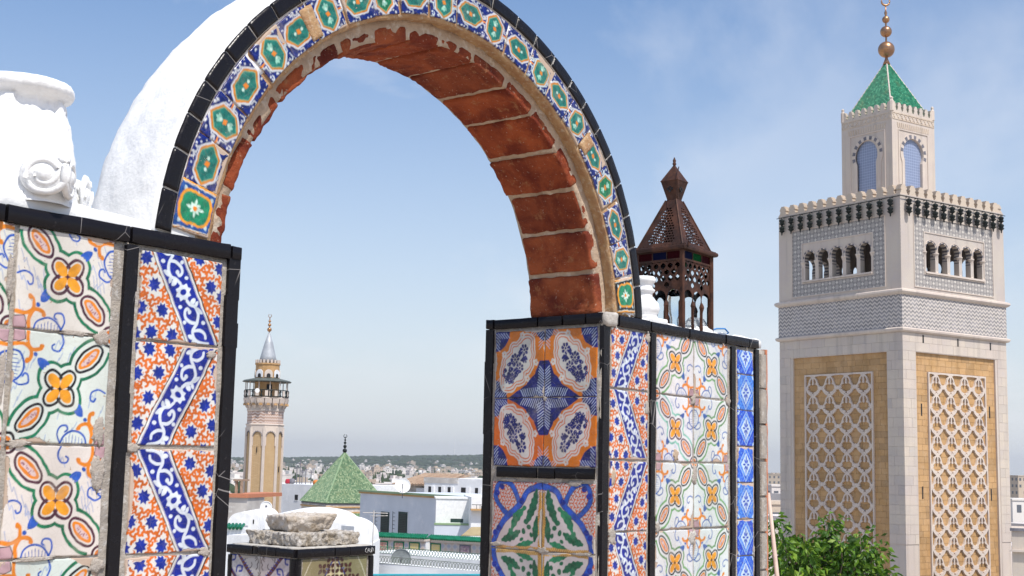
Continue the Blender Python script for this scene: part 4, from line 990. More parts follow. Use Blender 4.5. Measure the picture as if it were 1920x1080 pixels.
# fallen capital on the left pillar
CS = 1.0
cap = empty('column_capital', wall_pt(-1.765, .125, .450), ANG + .80, 'broken whitewashed column capital with corner scrolls on the left pillar', 'capital')
def cap_warp(v):
    return v
n = 96; K = 30; vs = []; fs = []
for k in range(K + 1):
    q = k / K; z = .300 * q
    for i in range(n):
        a = 2 * PI * i / n
        sq = 1.0 / max(abs(math.cos(a)), abs(math.sin(a)))            # square outline
        sqr = .8 * (1 / (abs(math.cos(a)) ** 5 + abs(math.sin(a)) ** 5) ** .2) + .2
        base_r = .128 * sqr; mid = .094; f = min(1, q / .85); r = base_r * (1 - f) ** 1.15 + mid * (1 - (1 - f) ** 1.15)
        # acanthus-like ridges on the corners and between them
        r += .012 * (1 - abs(q - .45) * 1.6) * max(0, math.cos(4 * a)) ** 2 * (q < .9) - .006 * max(0, math.cos(8 * a)) ** 6 * (q < .8)
        if q > .70: r = max(.080, r - .014 * min(1, (q - .70) / .06) * (1 if math.cos(4 * a + .6) < .6 else .25))
        if q > .86: r = .084 + .026 * min(1, (q - .86) / .05)
        if q > .96: r -= .008 * (q - .96) / .04
        r += .0035 * fbm(math.cos(a) * 5, math.sin(a) * 5, z * 30) + .002 * noise.noise(Vector((math.cos(a) * 22, math.sin(a) * 22, z * 140)))
        vs.append((r * math.cos(a), r * math.sin(a), z))
for k in range(K):
    for i in range(n): j = (i + 1) % n; fs.append((k * n + i, k * n + j, (k + 1) * n + j, (k + 1) * n + i))
c0 = len(vs); vs.append((0, 0, .285)); fs += [(K * n + i, K * n + (i + 1) % n, c0) for i in range(n)]
MB().add(vs, fs).build('bell', M['white'], cap, smooth=True)
for k in range(4):
    a = PI / 4 + k * PI / 2
    for sgn in (-1, 1):
        # a scroll on each side of the corner: stacked spiral rolls
        mb = MB(); pts = []; rr = []
        for i in range(46):
            t = i / 45; an = t * 2 * PI * 2.1 + 2.2; r = .044 * (1 - t) ** .8 + .004; pts.append((r * math.cos(an), -.004 * t, r * math.sin(an))); rr.append(.0085 * (1 - t * .45))
        mb.tube(pts, rr, 8); mb.lathe([(.050, 0), (.046, .006), (.020, .004), (.014, .010), (.002, .012)], 24, T=Matrix.Rotation(PI / 2, 4, 'X'))
        o = mb.build('scroll', M['white'], cap, smooth=True)
        Tq = Matrix.Rotation(k * PI / 2, 3, 'Z'); o.location = Tq @ Vector((sgn * .088, -.128, .060)); o.rotation_euler = (0, 0, k * PI / 2)
        if sgn > 0: o.scale = (-1, 1, 1)
cap.scale = (.88, .88, .80)

# ================================================================= TERRACE, LOW PILLAR WITH STONES, POLE
M['terrace'] = m_noisy('terrace_paving', (.50, .42, .34), (.40, .33, .27), 2, .8, .5, 30, .004)
mb = MB(); mb.box(-9, 9.0, -6, 8.3, EYE - FL - .25, EYE - FL)
tag(mb.build('roof_terrace', M['terrace']), kind='structure')
mb = MB(); mb.box(-8.9, 8.9, -5.9, 8.2, 0, EYE - FL - .254); o = mb.build('terrace_building', M['white_soft']); tag(o, 'plain white building carrying the roof terrace of the archway', 'building')
SPu, SPw, SPv = .686, 1.966, -.365
lowp = empty('low_tiled_pillar', wall_pt(SPu, SPw, -FL), ANG, 'low tiled pillar with black edging beyond the arch, two rough stones on top', 'pillar')
LPH = SPv + FL
rough_box(.004, .455, .004, .415, 0, LPH - .006, .03, .0022, 14, 5).build('pillar_core', M['mortar'], lowp, smooth=True)
mr = d_maroon(56); dd = d_dots(56)
for nm, C, side in (('a', mr, 'J'), ('b', flipx(mr), 'J'), ('c', dd, 'F'), ('d', flipx(dd), 'F')): TM['lp' + nm] = tile_mesh('painted_tile', C, .186, .186, M['glaze_dim'], seed=60 + ord(nm))
def ltile(key, u, w, v, side):
    o = link('painted_tile', TM[key], lowp, (u, w, v)); o.rotation_euler = (0, 0, -PI / 2 if side == 'J' else 0)
for r in range(6):
    z = LPH - .036 - .19 * (r + 1)
    ltile('lpc' if r % 2 == 0 else 'lpd', .036, 0, z, 'F'); ltile('lpd' if r % 2 == 0 else 'lpc', .228, 0, z, 'F')
    ltile('lpb' if r % 2 == 0 else 'lpa', 0, .215, z, 'J'); ltile('lpa' if r % 2 == 0 else 'lpb', 0, .405, z, 'J')
def lbar(a0, a1, b0, b1, side, **k):
    o = bar_front(lowp, a0, a1, b0, b1, **k); o.location = (0, 0, 0)
    if side == 'J': o.rotation_euler = (0, 0, -PI / 2); o.location = (0, .418, 0)
for a, b in zip((.001, .21, .30, .452), (.208, .298, .450, .458)): 
    if b - a > .02: lbar(a, b, LPH - .034, LPH, 'F', proud=.012, t=.04)
for a, b in zip((0, .165, .195, .31), (.163, .193, .308, .416)): lbar(a, b, LPH - .034, LPH, 'J', proud=.012, t=.04)
for z0, z1 in ((LPH - .32, LPH - .04), (LPH - .70, LPH - .324), (.1, LPH - .704)):
    lbar(.002, .032, z0, z1, 'F'); lbar(.424, .452, z0, z1, 'F'); lbar(.386, .414, z0, z1, 'J', proud=.006); lbar(.001, .024, z0, z1, 'J', proud=.006)
M['scribble'] = m_noisy('white_scratch', (.7, .7, .7), (.6, .6, .6), 5, .8, 0)
mb = MB()
for pts in ([(.395, -.009), (.388, -.016), (.388, -.024), (.396, -.028)], [(.402, -.028), (.403, -.016), (.410, -.012), (.410, -.020), (.404, -.022)], [(.418, -.014), (.414, -.024), (.420, -.028), (.426, -.020), (.428, -.008), (.427, -.028)], [(.434, -.010), (.440, -.024)]):
    mb.tube([(x, -.0135, LPH + z + .002) for x, z in pts], .0011, 4)
mb.build('chalk_scribble', M['scribble'], lowp)
mb = rough_box(.012, .448, .012, .41, LPH - .01, LPH + .004, .025, .0025, 20, 7); mb.build('mortar_top', M['patch'], lowp, smooth=True)
def lp_pt(u, w, v): return wall_pt(SPu + u, SPw + w, SPv + v)
def sl_w(p):
    return Vector((p.x + .012 * noise.noise(Vector((p.y * 9, p.z * 12, 4))), p.y + .010 * noise.noise(Vector((p.x * 9, p.z * 12, 9))), p.z))
mb = rough_box(-.185, .20, -.165, .165, 0, .056, .0062, .0075, 44, 3, warp=sl_w, round_=.003, crag=.020)
o = mb.build('stone_slab', M['pocked'], None, lp_pt(.235, .215, .004), (0, .0, ANG), smooth=True); tag(o, 'wide flat pocked stone slab lying directly on the low tiled pillar', 'stone')
def bl_w(p):
    b = max(0, .05 - p.z) / .05
    return Vector((p.x * (1 - .16 * b) + .018 * noise.noise(Vector((p.y * 8, p.z * 10, 14))), p.y * (1 - .2 * b) + .012 * noise.noise(Vector((p.x * 8, p.z * 10, 2))), p.z + .010 * noise.noise(Vector((p.x * 7, p.y * 7, 3))) - .012 * math.exp(-((p.x - .01) / .05) ** 2) * b))
mb = rough_box(-.125, .135, -.10, .10, 0, .070, .0062, .0065, 42, 11, warp=bl_w, round_=.004, crag=.016)
o = mb.build('stone_block', M['stone'], None, lp_pt(.225, .225, .062), (0, -.02, ANG - .25), smooth=True); tag(o, 'small rough stone block resting on top of the pocked slab', 'stone')
M['wood'] = m_noisy('weathered_wood', (.62, .48, .40), (.50, .38, .32), 10, .8, .6, 60, .002)
a = at(1441, 925, 4.9); b = at(1462, 1130, 4.72); d = (b - a)
mb = MB(); mb.tube([a, a + d * .5, a + d * 1.6, a + d * 4.6], [.0062, .0078, .010, .014], 8)
tag(mb.build('wooden_pole', M['wood'], smooth=True), 'thin slanting wooden pole beside the right pillar', 'pole')

# ================================================================= SQUARE MINARET
def stone_mat(name, c1, c2, c3, isl=.16, scale=.5, bs=9):
    t = NT(name); co = t.coords('Object'); g = t.n('ShaderNodeNewGeometry').outputs['Random Per Island']
    r = t.n('ShaderNodeObjectInfo').outputs['Random']; r = t.math('FRACT', t.math('ADD', t.math('MULTIPLY', r, 7.31), t.math('MULTIPLY', g, 3.77)))
    col = t.mix(t.step(t.noise(co, scale, 5, .6), .35, .65), c1, c2)
    col = t.mix(t.math('MULTIPLY', t.step(t.noise(co, scale * 5, 6, .7), .5, .75), .5), col, c3)
    col = t.mix(1.0, col, t.ramp(r, [(0, (1 - isl, 1 - isl, 1 - isl * .8)), (.35, (1, 1 - isl * .15, 1 - isl * .3)), (.7, (1 - isl * .4, 1 - isl * .5, 1 - isl * .4)), (1, (1.03, 1.0, .98))]), 'MULTIPLY')
    st = t.noise(co, 1.0, 5, .6, sc=(2.2, 2.2, .12)); col = t.mix(t.math('MULTIPLY', t.step(st, .50, .72), .38), col, tuple(c * .55 for c in c2))
    return t.out(col, .85, t.bump(t.noise(co, bs, 6, .7), .5, .01))
M['marble'] = stone_mat('pinkish_limestone', (.585, .515, .43), (.54, .47, .41), (.53, .49, .48), .13)
M['ochre'] = stone_mat('ochre_sandstone', (.54, .34, .16), (.45, .27, .11), (.60, .44, .26), .24, .7, 7)
M['trim'] = stone_mat('pale_carved_stone', (.62, .54, .46), (.56, .48, .42), (.50, .42, .36), .06)
M['merlon'] = stone_mat('merlon_stone', (.58, .49, .39), (.50, .40, .30), (.60, .54, .46), .08)
M['iron'] = m_noisy('dark_green_iron', (.006, .011, .010), (.010, .015, .014), 4, .5, 0)
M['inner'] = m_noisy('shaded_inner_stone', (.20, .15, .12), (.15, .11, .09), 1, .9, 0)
def zig_mat():
    t = NT('inlaid_chevrons'); co = t.coords('Object'); x, y, z = t.sep(co)
    s_ = t.math('ADD', x, y)
    tri = t.math('ABSOLUTE', t.math('SUBTRACT', t.math('FRACT', t.math('MULTIPLY', s_, 2.55)), .5))
    f = t.math('FRACT', t.math('ADD', t.math('MULTIPLY', z, 3.85), t.math('MULTIPLY', tri, 1.25)))
    m = t.math('MULTIPLY', t.step(f, .36, .44), t.math('SUBTRACT', 1.0, t.step(f, .92, 1.0)))
    base = t.mix(t.noise(co, 1.5, 5, .6), (.62, .55, .47), (.50, .46, .44)); dk = t.mix(t.step(t.noise(co, 2.2, 4, .7), .35, .7), (.08, .085, .10), (.26, .25, .27))
    return t.out(t.mix(t.math('MULTIPLY', m, .72), base, dk), .8)
M['zig'] = zig_mat()
def inlay_mat():
    t = NT('inlaid_stars'); co = t.coords('Object'); x, y, z = t.sep(co); s_ = t.math('ADD', x, y)
    def line(a, b, k, w):
        f = t.math('ABSOLUTE', t.math('SUBTRACT', t.math('FRACT', t.math('MULTIPLY', t.math('ADD', t.math('MULTIPLY', s_, a), t.math('MULTIPLY', z, b)), k)), .5)); return t.math('SUBTRACT', 1.0, t.step(f, w, w + .10))
    d1 = line(1, 1, 1.55, .10); d2 = line(1, -1, 1.55, .10); d3 = line(1, 0, 3.1, .07); d4 = line(0, 1, 3.1, .07)
    ln = t.math('MAXIMUM', t.math('MAXIMUM', d1, d2), t.math('MULTIPLY', t.math('MAXIMUM', d3, d4), .6))
    fa = t.math('ABSOLUTE', t.math('SUBTRACT', t.math('FRACT', t.math('MULTIPLY', t.math('ADD', s_, z), 1.55)), 0.0)); fb = t.math('FRACT', t.math('MULTIPLY', t.math('SUBTRACT', s_, z), 1.55))
    c = t.math('MULTIPLY', t.math('SUBTRACT', 1.0, t.step(t.math('ABSOLUTE', t.math('SUBTRACT', fa, .5)), .14, .22)), t.math('SUBTRACT', 1.0, t.step(t.math('ABSOLUTE', t.math('SUBTRACT', fb, .5)), .14, .22)))
    base = t.mix(t.noise(co, 2.0, 5, .6), (.43, .395, .355), (.34, .315, .295)); col = t.mix(t.math('MULTIPLY', ln, .5), base, (.12, .115, .13)); col = t.mix(c, col, (.58, .54, .48))
    return t.out(col, .8)
M['inlay'] = inlay_mat()
def stripes_mat():
    t = NT('striped_reveal'); co = t.coords('Object'); x, y, z = t.sep(co)
    f = t.math('FRACT', t.math('MULTIPLY', z, 4.2)); m = t.step(f, .45, .52); m = t.math('MULTIPLY', m, t.step(z, 14.2 + 20, 14.25 + 20))
    return t.out(t.mix(m, (.46, .40, .34), (.10, .09, .10)), .85)
M['stripes'] = stripes_mat()
MC = Vector((25.5607, 86.1773, 0)); MANG = math.atan2(.56243982, .82683823)
ctr = MC + (Vector((-.56243982, .82683823, 0)) + Vector((.82683823, .56243982, 0))) * 5.5
GZ = EYE                      # heights below are relative to the eye; the tower's foot is on the street
mina = empty('square_minaret', (ctr.x, ctr.y, 0), MANG, 'tall square stone minaret with lattice panels, arcaded belfry and green pyramid roof', 'minaret')
def H(z): return z + GZ
# frames of the two faces in view: R = local y=-5.5 looking from -y, s = x+5.5 ; L = local x=-5.5, s = y+5.5
TR = Matrix.Translation((-5.5, -5.5, 0))                               # (s, depth, z) -> local, depth inwards
TLm = Matrix(((0, 1, 0, -5.5), (1, 0, 0, -5.5), (0, 0, 1, 0), (0, 0, 0, 1)))   # s -> y, depth -> x
def sbox(mb, side, s0, s1, d0, d1, z0, z1, mi=0):
    T = TR if side == 'R' else TLm
    p = [T @ Vector((a, b, c)) for a in (s0, s1) for b in (d0, d1) for c in (H(z0), H(z1))]
    lo = [min(q[i] for q in p) for i in range(3)]; hi = [max(q[i] for q in p) for i in range(3)]
    return mb.box(lo[0], hi[0], lo[1], hi[1], lo[2], hi[2], mi)
mb = MB(); mb.box(-5.30, 5.30, -5.30, 5.30, 0, H(9.10)); mb.build('shaft_core', M['ochre'], mina)
mb = MB()
for x in (-1, 1):
    for y in (-1, 1): a, b = sorted((x * 5.465, x * 4.22)); c, d = sorted((y * 5.465, y * 4.22)); mb.box(a, b, c, d, 0.01, H(7.88))
mb.box(-5.465, 5.465, -5.465, 5.465, H(7.885), H(9.12)); mb.box(-5.46, 5.46, 4.3, 5.466, .02, H(7.88)); mb.box(4.3, 5.466, -4.2, 4.2, .02, H(7.88))
mb.build('corner_masonry', M['marble'], mina)
srnd = random.Random(11)
blocks = []
def ashlar(side, s0, s1, z0, z1, hh, ww, d0, d1, mat, name, joined=None, g=.006, bond=True):
    n = max(1, round((z1 - z0) / hh)); h = (z1 - z0) / n
    for r in range(n):
        cuts_ = [s0]; x = s0 + (ww * srnd.uniform(.35, .65) if (r % 2 and bond) else ww * srnd.uniform(.8, 1.2))
        while x < s1 - ww * .35: cuts_.append(x); x += ww * srnd.uniform(.75, 1.25)
        cuts_.append(s1)
        for a, b in zip(cuts_[:-1], cuts_[1:]):
            dj = srnd.uniform(-.0025, .0025)
            if joined is not None: sbox(joined, side, a + g, b - g, d0 + dj, d1, z0 + r * h + g, z0 + (r + 1) * h - g)
            else:
                m2 = MB(); sbox(m2, side, a + g, b - g, d0 + dj, d1, z0 + r * h + g, z0 + (r + 1) * h - g); m2.build(name, M[mat], mina)
for side in 'RL':
    e = 0.0 if side == 'R' else .040
    ashlar(side, e, 1.30, -4.6, 7.9, .62, .95, 0, .034, 'marble', 'ashlar_stone'); ashlar(side, 9.95, 10.99, -4.6, 7.9, .62, .95, 0, .034, 'marble', 'ashlar_stone')
    ashlar(side, e, 10.99, 7.9, 9.1, .60, 1.25, 0, .034, 'marble', 'ashlar_stone')
    j = MB(); ashlar(side, 1.33, 9.92, -9, 7.86, .40, .75, .165, .195, 'ochre', '', j, .008); tag(j.build('ochre_stonework', M['ochre'], mina), kind='stuff')
    m2 = MB(); sbox(m2, side, 1.285, 1.33, .02, .19, -10, 7.9); sbox(m2, side, 9.92, 9.965, .02, .19, -10, 7.9); sbox(m2, side, 1.331, 9.919, .02, .19, 7.86, 7.905); m2.build('panel_edge', M['trim'], mina)
# carved lattice
def mirrored(pts): return [(-x, z) for x, z in pts]
def latt(S, Zz):
    px_, pz_ = 1.50, 1.32
    X = (S - 2.62 - .75) / px_; X = (X - np.round(X)) * px_; 
    Zt = (6.42 - Zz) / pz_; Zt = (Zt - np.floor(Zt)) * pz_        # 0 at a crown, growing downwards
    D = np.full(S.shape, 9.0)
    A = np.abs(X)
    for oz in (0, -pz_, pz_):
        z = Zt + oz
        P = [(0, .02), (.17, .06), (.29, .20), (.36, .40), (.44, .56), (.56, .68), (.75, .76)]
        for (x0, z0), (x1, z1) in zip(P[:-1], P[1:]): D = np.minimum(D, seg_d(A, z, x0, z0, x1, z1) - .050)
        P = [(.75, .74), (.60, .86), (.52, 1.00), (.40, 1.12), (.24, 1.22), (.08, 1.30), (0, 1.34)]
        for (x0, z0), (x1, z1) in zip(P[:-1], P[1:]): D = np.minimum(D, seg_d(A, z, x0, z0, x1, z1) - .046)
        D = np.minimum(D, seg_d(A, z, 0, .10, 0, .44) - .055); D = np.minimum(D, np.hypot(A, z - .46) - .075); D = np.minimum(D, np.hypot(A, z + .03) - .13)
        D = np.minimum(D, np.hypot(A - .75, z - .76) - .14)
        for cx, cz in ((.33, .46), (.45, .94), (.30, 1.06), (.52, .74), (.16, 1.10)): D = np.minimum(D, np.hypot(A - cx, z - cz) - .088)
        D = np.maximum(D, .035 - np.hypot(A, z - .06))
    fr = np.minimum(np.minimum(S - 2.58, 8.66 - S), 6.62 - Zz)
    D = np.where(fr < .11, -.05, D); return np.maximum(D, -fr)
for side in 'RL':
    mb = MB(); Tm = (TR if side == 'R' else TLm) @ Matrix.Translation((0, 0, GZ)); field_mesh(latt, 2.50, 8.74, -7.6, 6.70, .046, .14, mb, y=.035, T=Tm); mb.build('stone_lattice', M['trim'], mina)
m2 = MB()
for s_, z0, z1 in ((2.08, 8.50, 9.02), (5.68, 8.50, 9.02), (9.2, 8.48, 9.0)): sbox(m2, 'R', s_ - .07, s_ + .07, -.004, .01, z0, z1)
for s_, z0 in ((1.97, 3.7), (1.93, -1.7), (9.15, 3.8), (9.1, -1.8)): sbox(m2, 'R', s_ - .06, s_ + .06, .155, .17, z0, z0 + .8)
for s_, z0, z1 in ((2.08, 8.50, 9.02), (5.68, 8.50, 9.02), (9.2, 8.48, 9.0)): pass
for k, f in enumerate(list(range(7))):
    pass
sl = m2
def split_build(spec, name, mat, parent):
    for args in spec: q = MB(); sbox(q, *args); q.build(name, M[mat], parent)
split_build([('R', s_ - .07, s_ + .07, -.006, .02, z0, z1) for s_, z0, z1 in ((2.08, 8.50, 9.02), (5.68, 8.50, 9.02), (9.2, 8.48, 9.0))] + [('R', s_ - .06, s_ + .06, .150, .17, z0, z0 + .8) for s_, z0 in ((1.97, 3.7), (1.93, -1.7), (9.15, 3.8), (9.1, -1.8))], 'slit', 'dark', mina)
# string courses and inlaid band
def ring_course(name, prof, mat='trim'):
    mb = MB(); P = [(h, z) for h, z in prof]; n = len(P); vs = []; fs = []
    for h, z in P:
        for x, y in ((-h, -h), (h, -h), (h, h), (-h, h)): vs.append((x, y, H(z)))
    for k in range(n - 1):
        for i in range(4): j = (i + 1) % 4; fs.append((k * 4 + i, k * 4 + j, (k + 1) * 4 + j, (k + 1) * 4 + i))
    fs.append((3, 2, 1, 0)); fs.append(tuple((n - 1) * 4 + i for i in range(4)))
    mb.add(vs, fs); return mb.build(name, M[mat], mina)
ring_course('string_course', [(5.47, 9.10), (5.62, 9.14), (5.70, 9.22), (5.72, 9.34), (5.62, 9.40), (5.56, 9.42)])
ring_course('inlaid_band', [(5.54, 9.41), (5.54, 11.60)], 'zig')
ring_course('string_course', [(5.55, 11.59), (5.68, 11.66), (5.76, 11.78), (5.74, 11.90), (5.62, 11.96), (5.40, 12.02)])
# belfry walls: five horseshoe openings each
AC = [3.02 + 1.255 * k for k in range(5)]
def belf(S, Zz):
    D = np.maximum(np.maximum(-S, S - 11.0), np.maximum(11.95 - Zz, Zz - 18.25))
    for c in AC:
        x = np.abs(S - c); o = np.minimum(np.where(Zz < 14.7, x - .47, 9), np.hypot(x, Zz - 14.86) - .53)
        o = np.where(Zz < 13.32, 1.0, o); D = np.maximum(D, -o)
    return D
bm0 = MB(); field_mesh(belf, -.1, 11.1, 11.9, 18.3, .085, .42, bm0, mside=1, T=Matrix.Translation((-5.5, -5.5, GZ)))
bme = bm0.mesh('belfry_wall', [M['marble'], M['stripes']])
for k in range(4):
    o = link('belfry_wall', bme, mina, rot=(0, 0, k * PI / 2))
    if k % 2: o.scale = (.9985, 1.0012, 1)
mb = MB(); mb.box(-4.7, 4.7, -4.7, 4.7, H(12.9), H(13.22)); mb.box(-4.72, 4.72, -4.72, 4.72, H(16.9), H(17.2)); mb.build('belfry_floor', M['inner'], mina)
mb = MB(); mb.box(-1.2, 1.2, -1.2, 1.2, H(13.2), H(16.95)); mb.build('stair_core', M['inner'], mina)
def voussoir(c, a0, a1, r0, r1, side, d0, d1):
    q = MB(); T = (TR if side == 'R' else TLm) @ Matrix.Translation((c, 0, H(14.86)))
    q.prism([(r0 * math.cos(a0), r0 * math.sin(a0)), (r1 * math.cos(a0), r1 * math.sin(a0)), (r1 * math.cos(a1), r1 * math.sin(a1)), (r0 * math.cos(a1), r0 * math.sin(a1))], d0, d1, 0, T); return q
M['dkstone'] = m_noisy('dark_grey_stone', (.13, .13, .15), (.20, .19, .21), 2, .8, 0)
for side in 'RL':
    # frame mouldings and inlay
    def ringf(a0, a1, b0, b1, w):
        return lambda S, Zz: np.maximum(np.maximum(np.maximum(a0 - S, S - a1), np.maximum(b0 - Zz, Zz - b1)), np.minimum(np.minimum(S - a0, a1 - S), np.minimum(Zz - b0, b1 - Zz)) - w)
    Tm = (TR if side == 'R' else TLm) @ Matrix.Translation((0, 0, GZ))
    def inl(S, Zz): return np.maximum(np.maximum(np.maximum(1.33 - S, S - 9.67), np.maximum(12.24 - Zz, Zz - 16.98)), -np.maximum(np.maximum(2.34 - S, S - 8.72), np.maximum(13.14 - Zz, Zz - 15.98)))
    q = MB(); field_mesh(inl, 1.2, 9.8, 12.1, 17.1, .05, .006, q, y=-.008, T=Tm); q.build('inlaid_panel', M['inlay'], mina)
    for nm, a in (('moulding', (1.27, 9.73, 12.18, 17.04, .055)), ('moulding', (2.30, 8.76, 13.10, 16.02, .07))):
        q = MB(); field_mesh(ringf(*a), a[0] - .1, a[1] + .1, a[2] - .1, a[3] + .1, .05, .05, q, y=-.05, T=Tm); q.build(nm, M['trim'], mina)
    q = MB(); sbox(q, side, 2.38, 8.68, -.14, .0, 13.19, 13.31); q.build('sill', M['trim'], mina)
    for c in AC:
        q = MB(); n = 20; T = (TR if side == 'R' else TLm) @ Matrix.Translation((c, 0, H(14.86)))
        def arc(r0, r1, a0=-.35, a1=PI + .35): return [(r0 * math.cos(a0 + (a1 - a0) * i / n), r0 * math.sin(a0 + (a1 - a0) * i / n)) for i in range(n + 1)] + [(r1 * math.cos(a1 - (a1 - a0) * i / n), r1 * math.sin(a1 - (a1 - a0) * i / n)) for i in range(n + 1)]
        for i in range(n):
            a0 = -.35 + (PI + .7) * i / n; a1 = -.35 + (PI + .7) * (i + 1) / n
            for r0, r1, d in ((.52, .62, -.020), (.62, .655, -.055)):
                q.add([], []); vs = [(r * math.cos(a), dd_, r * math.sin(a)) for dd_ in (d, 0.0) for r, a in ((r0, a0), (r1, a0), (r1, a1), (r0, a1))]
                q.add(vs, [(0, 1, 2, 3), (0, 4, 5, 1), (1, 5, 6, 2), (2, 6, 7, 3), (3, 7, 4, 0)], 0, T)
        q.build('arch_band', M['trim'], mina)
        for i in range(5):
            a0 = .05 + i * .62; voussoir(c, a0, a0 + .30, .522, .618, side, -.028, .0).build('dark_voussoir', M['dkstone'], mina)
    for i in range(6):
        s_ = AC[0] - .6275 + 1.255 * i; T = (TR if side == 'R' else TLm) @ Matrix.Translation((s_, .10, H(13.31)))
        q = MB(); w0 = .20
        q.lathe([(.15, 0), (.15, .06), (.11, .10), (.10, .16), (.095, .85), (.11, .90), (.12, .93), (.16, 1.10), (.22, 1.28), (.24, 1.30), (.24, 1.36)], 10, T=T); q.build('column', M['trim'], mina, smooth='auto')
# merlons, cable with lamps
ring_course('parapet', [(5.51, 18.20), (5.53, 18.24), (5.53, 18.30), (5.50, 18.31)], 'marble')
mer = MB(); st = [(-.36, 0), (.36, 0), (.36, .10), (.30, .10), (.30, .22), (.25, .22), (.25, .34), (.31, .34), (.31, .46), (.25, .46), (.25, .58), (.17, .58), (.17, .68), (-.17, .68), (-.17, .58), (-.25, .58), (-.25, .46), (-.31, .46), (-.31, .34), (-.25, .34), (-.25, .22), (-.30, .22), (-.30, .10), (-.36, .10)]
mer.prism(st, 0, .42); merm = mer.mesh('merlon', M['merlon'])
for k in range(4):
    T = Matrix.Rotation(k * PI / 2, 4, 'Z')
    for i in range(12): p = T @ Vector((-5.5 + .40 + i * .892, -5.5, H(18.305))); link('merlon', merm, mina, p, (0, 0, k * PI / 2))
lm = MB()
lm.tube([(0, 0, 0), (0, 0, -.12)], .03, 5); 
for z in (-.12, -.66): lm.lathe([(.06, z), (.19, z - .08), (.20, z - .14), (.13, z - .30), (.21, z - .33), (.20, z - .37), (.08, z - .46), (.04, z - .54)], 8)
lm.lathe([(.03, -1.19), (.06, -1.24), (.01, -1.34)], 8); lm.box(-.02, .02, 0, .27, -.04, 0.0); lm.box(-.02, .02, .0, .27, -.66, -.62); lmm = lm.mesh('hanging_lamp', M['iron'])
for k in (0, 3):
    T = Matrix.Rotation(k * PI / 2, 4, 'Z')
    for i in range(12): p = T @ Vector((-5.5 + (.58 if k == 0 else .55) + i * .895, -5.5 - .26, H(18.13))); link('hanging_lamp', lmm, mina, p, (0, 0, k * PI / 2))
mb = MB(); mb.tube([(-5.62, -5.62, H(18.13)), (5.6, -5.62, H(18.13))], .028, 5); mb.tube([(-5.62, -5.62, H(18.135)), (-5.62, 5.6, H(18.135))], .028, 5); tag(mb.build('lamp_cable', M['iron'], mina), kind='stuff')
# turret
t0 = 2.3; TZ = 17.1
def turf(S, Zz):
    D = np.maximum(np.maximum(-S, S - 4.6), np.maximum(TZ - Zz, Zz - 25.30)); x = np.abs(S - 2.2)
    o = np.minimum(np.where(Zz < 22.1, x - .93, 9), np.hypot(x, Zz - 22.35) - 1.08); o = np.where(Zz < 18.6, 1, o); return np.maximum(D, -o)
q = MB(); field_mesh(turf, -.05, 4.65, 17.05, 25.35, .07, .35, q, T=Matrix.Translation((-2.3, -2.3, GZ))); tme = q.mesh('turret_wall', M['marble'])
def grille_mat():
    t = NT('blue_lattice_glazing'); co = t.coords('Object'); x, y, z = t.sep(co); s_ = t.math('ADD', x, y)
    a = t.math('FRACT', t.math('MULTIPLY', s_, 5.0)); b = t.math('FRACT', t.math('MULTIPLY', z, 5.0)); m = t.math('MAXIMUM', t.step(a, .80, .86), t.step(b, .80, .86))
    c = t.mix(t.noise(co, 2, 4), (.17, .21, .33), (.25, .29, .40)); return t.out(t.mix(m, c, (.32, .38, .52)), .35)
M['grille'] = grille_mat()
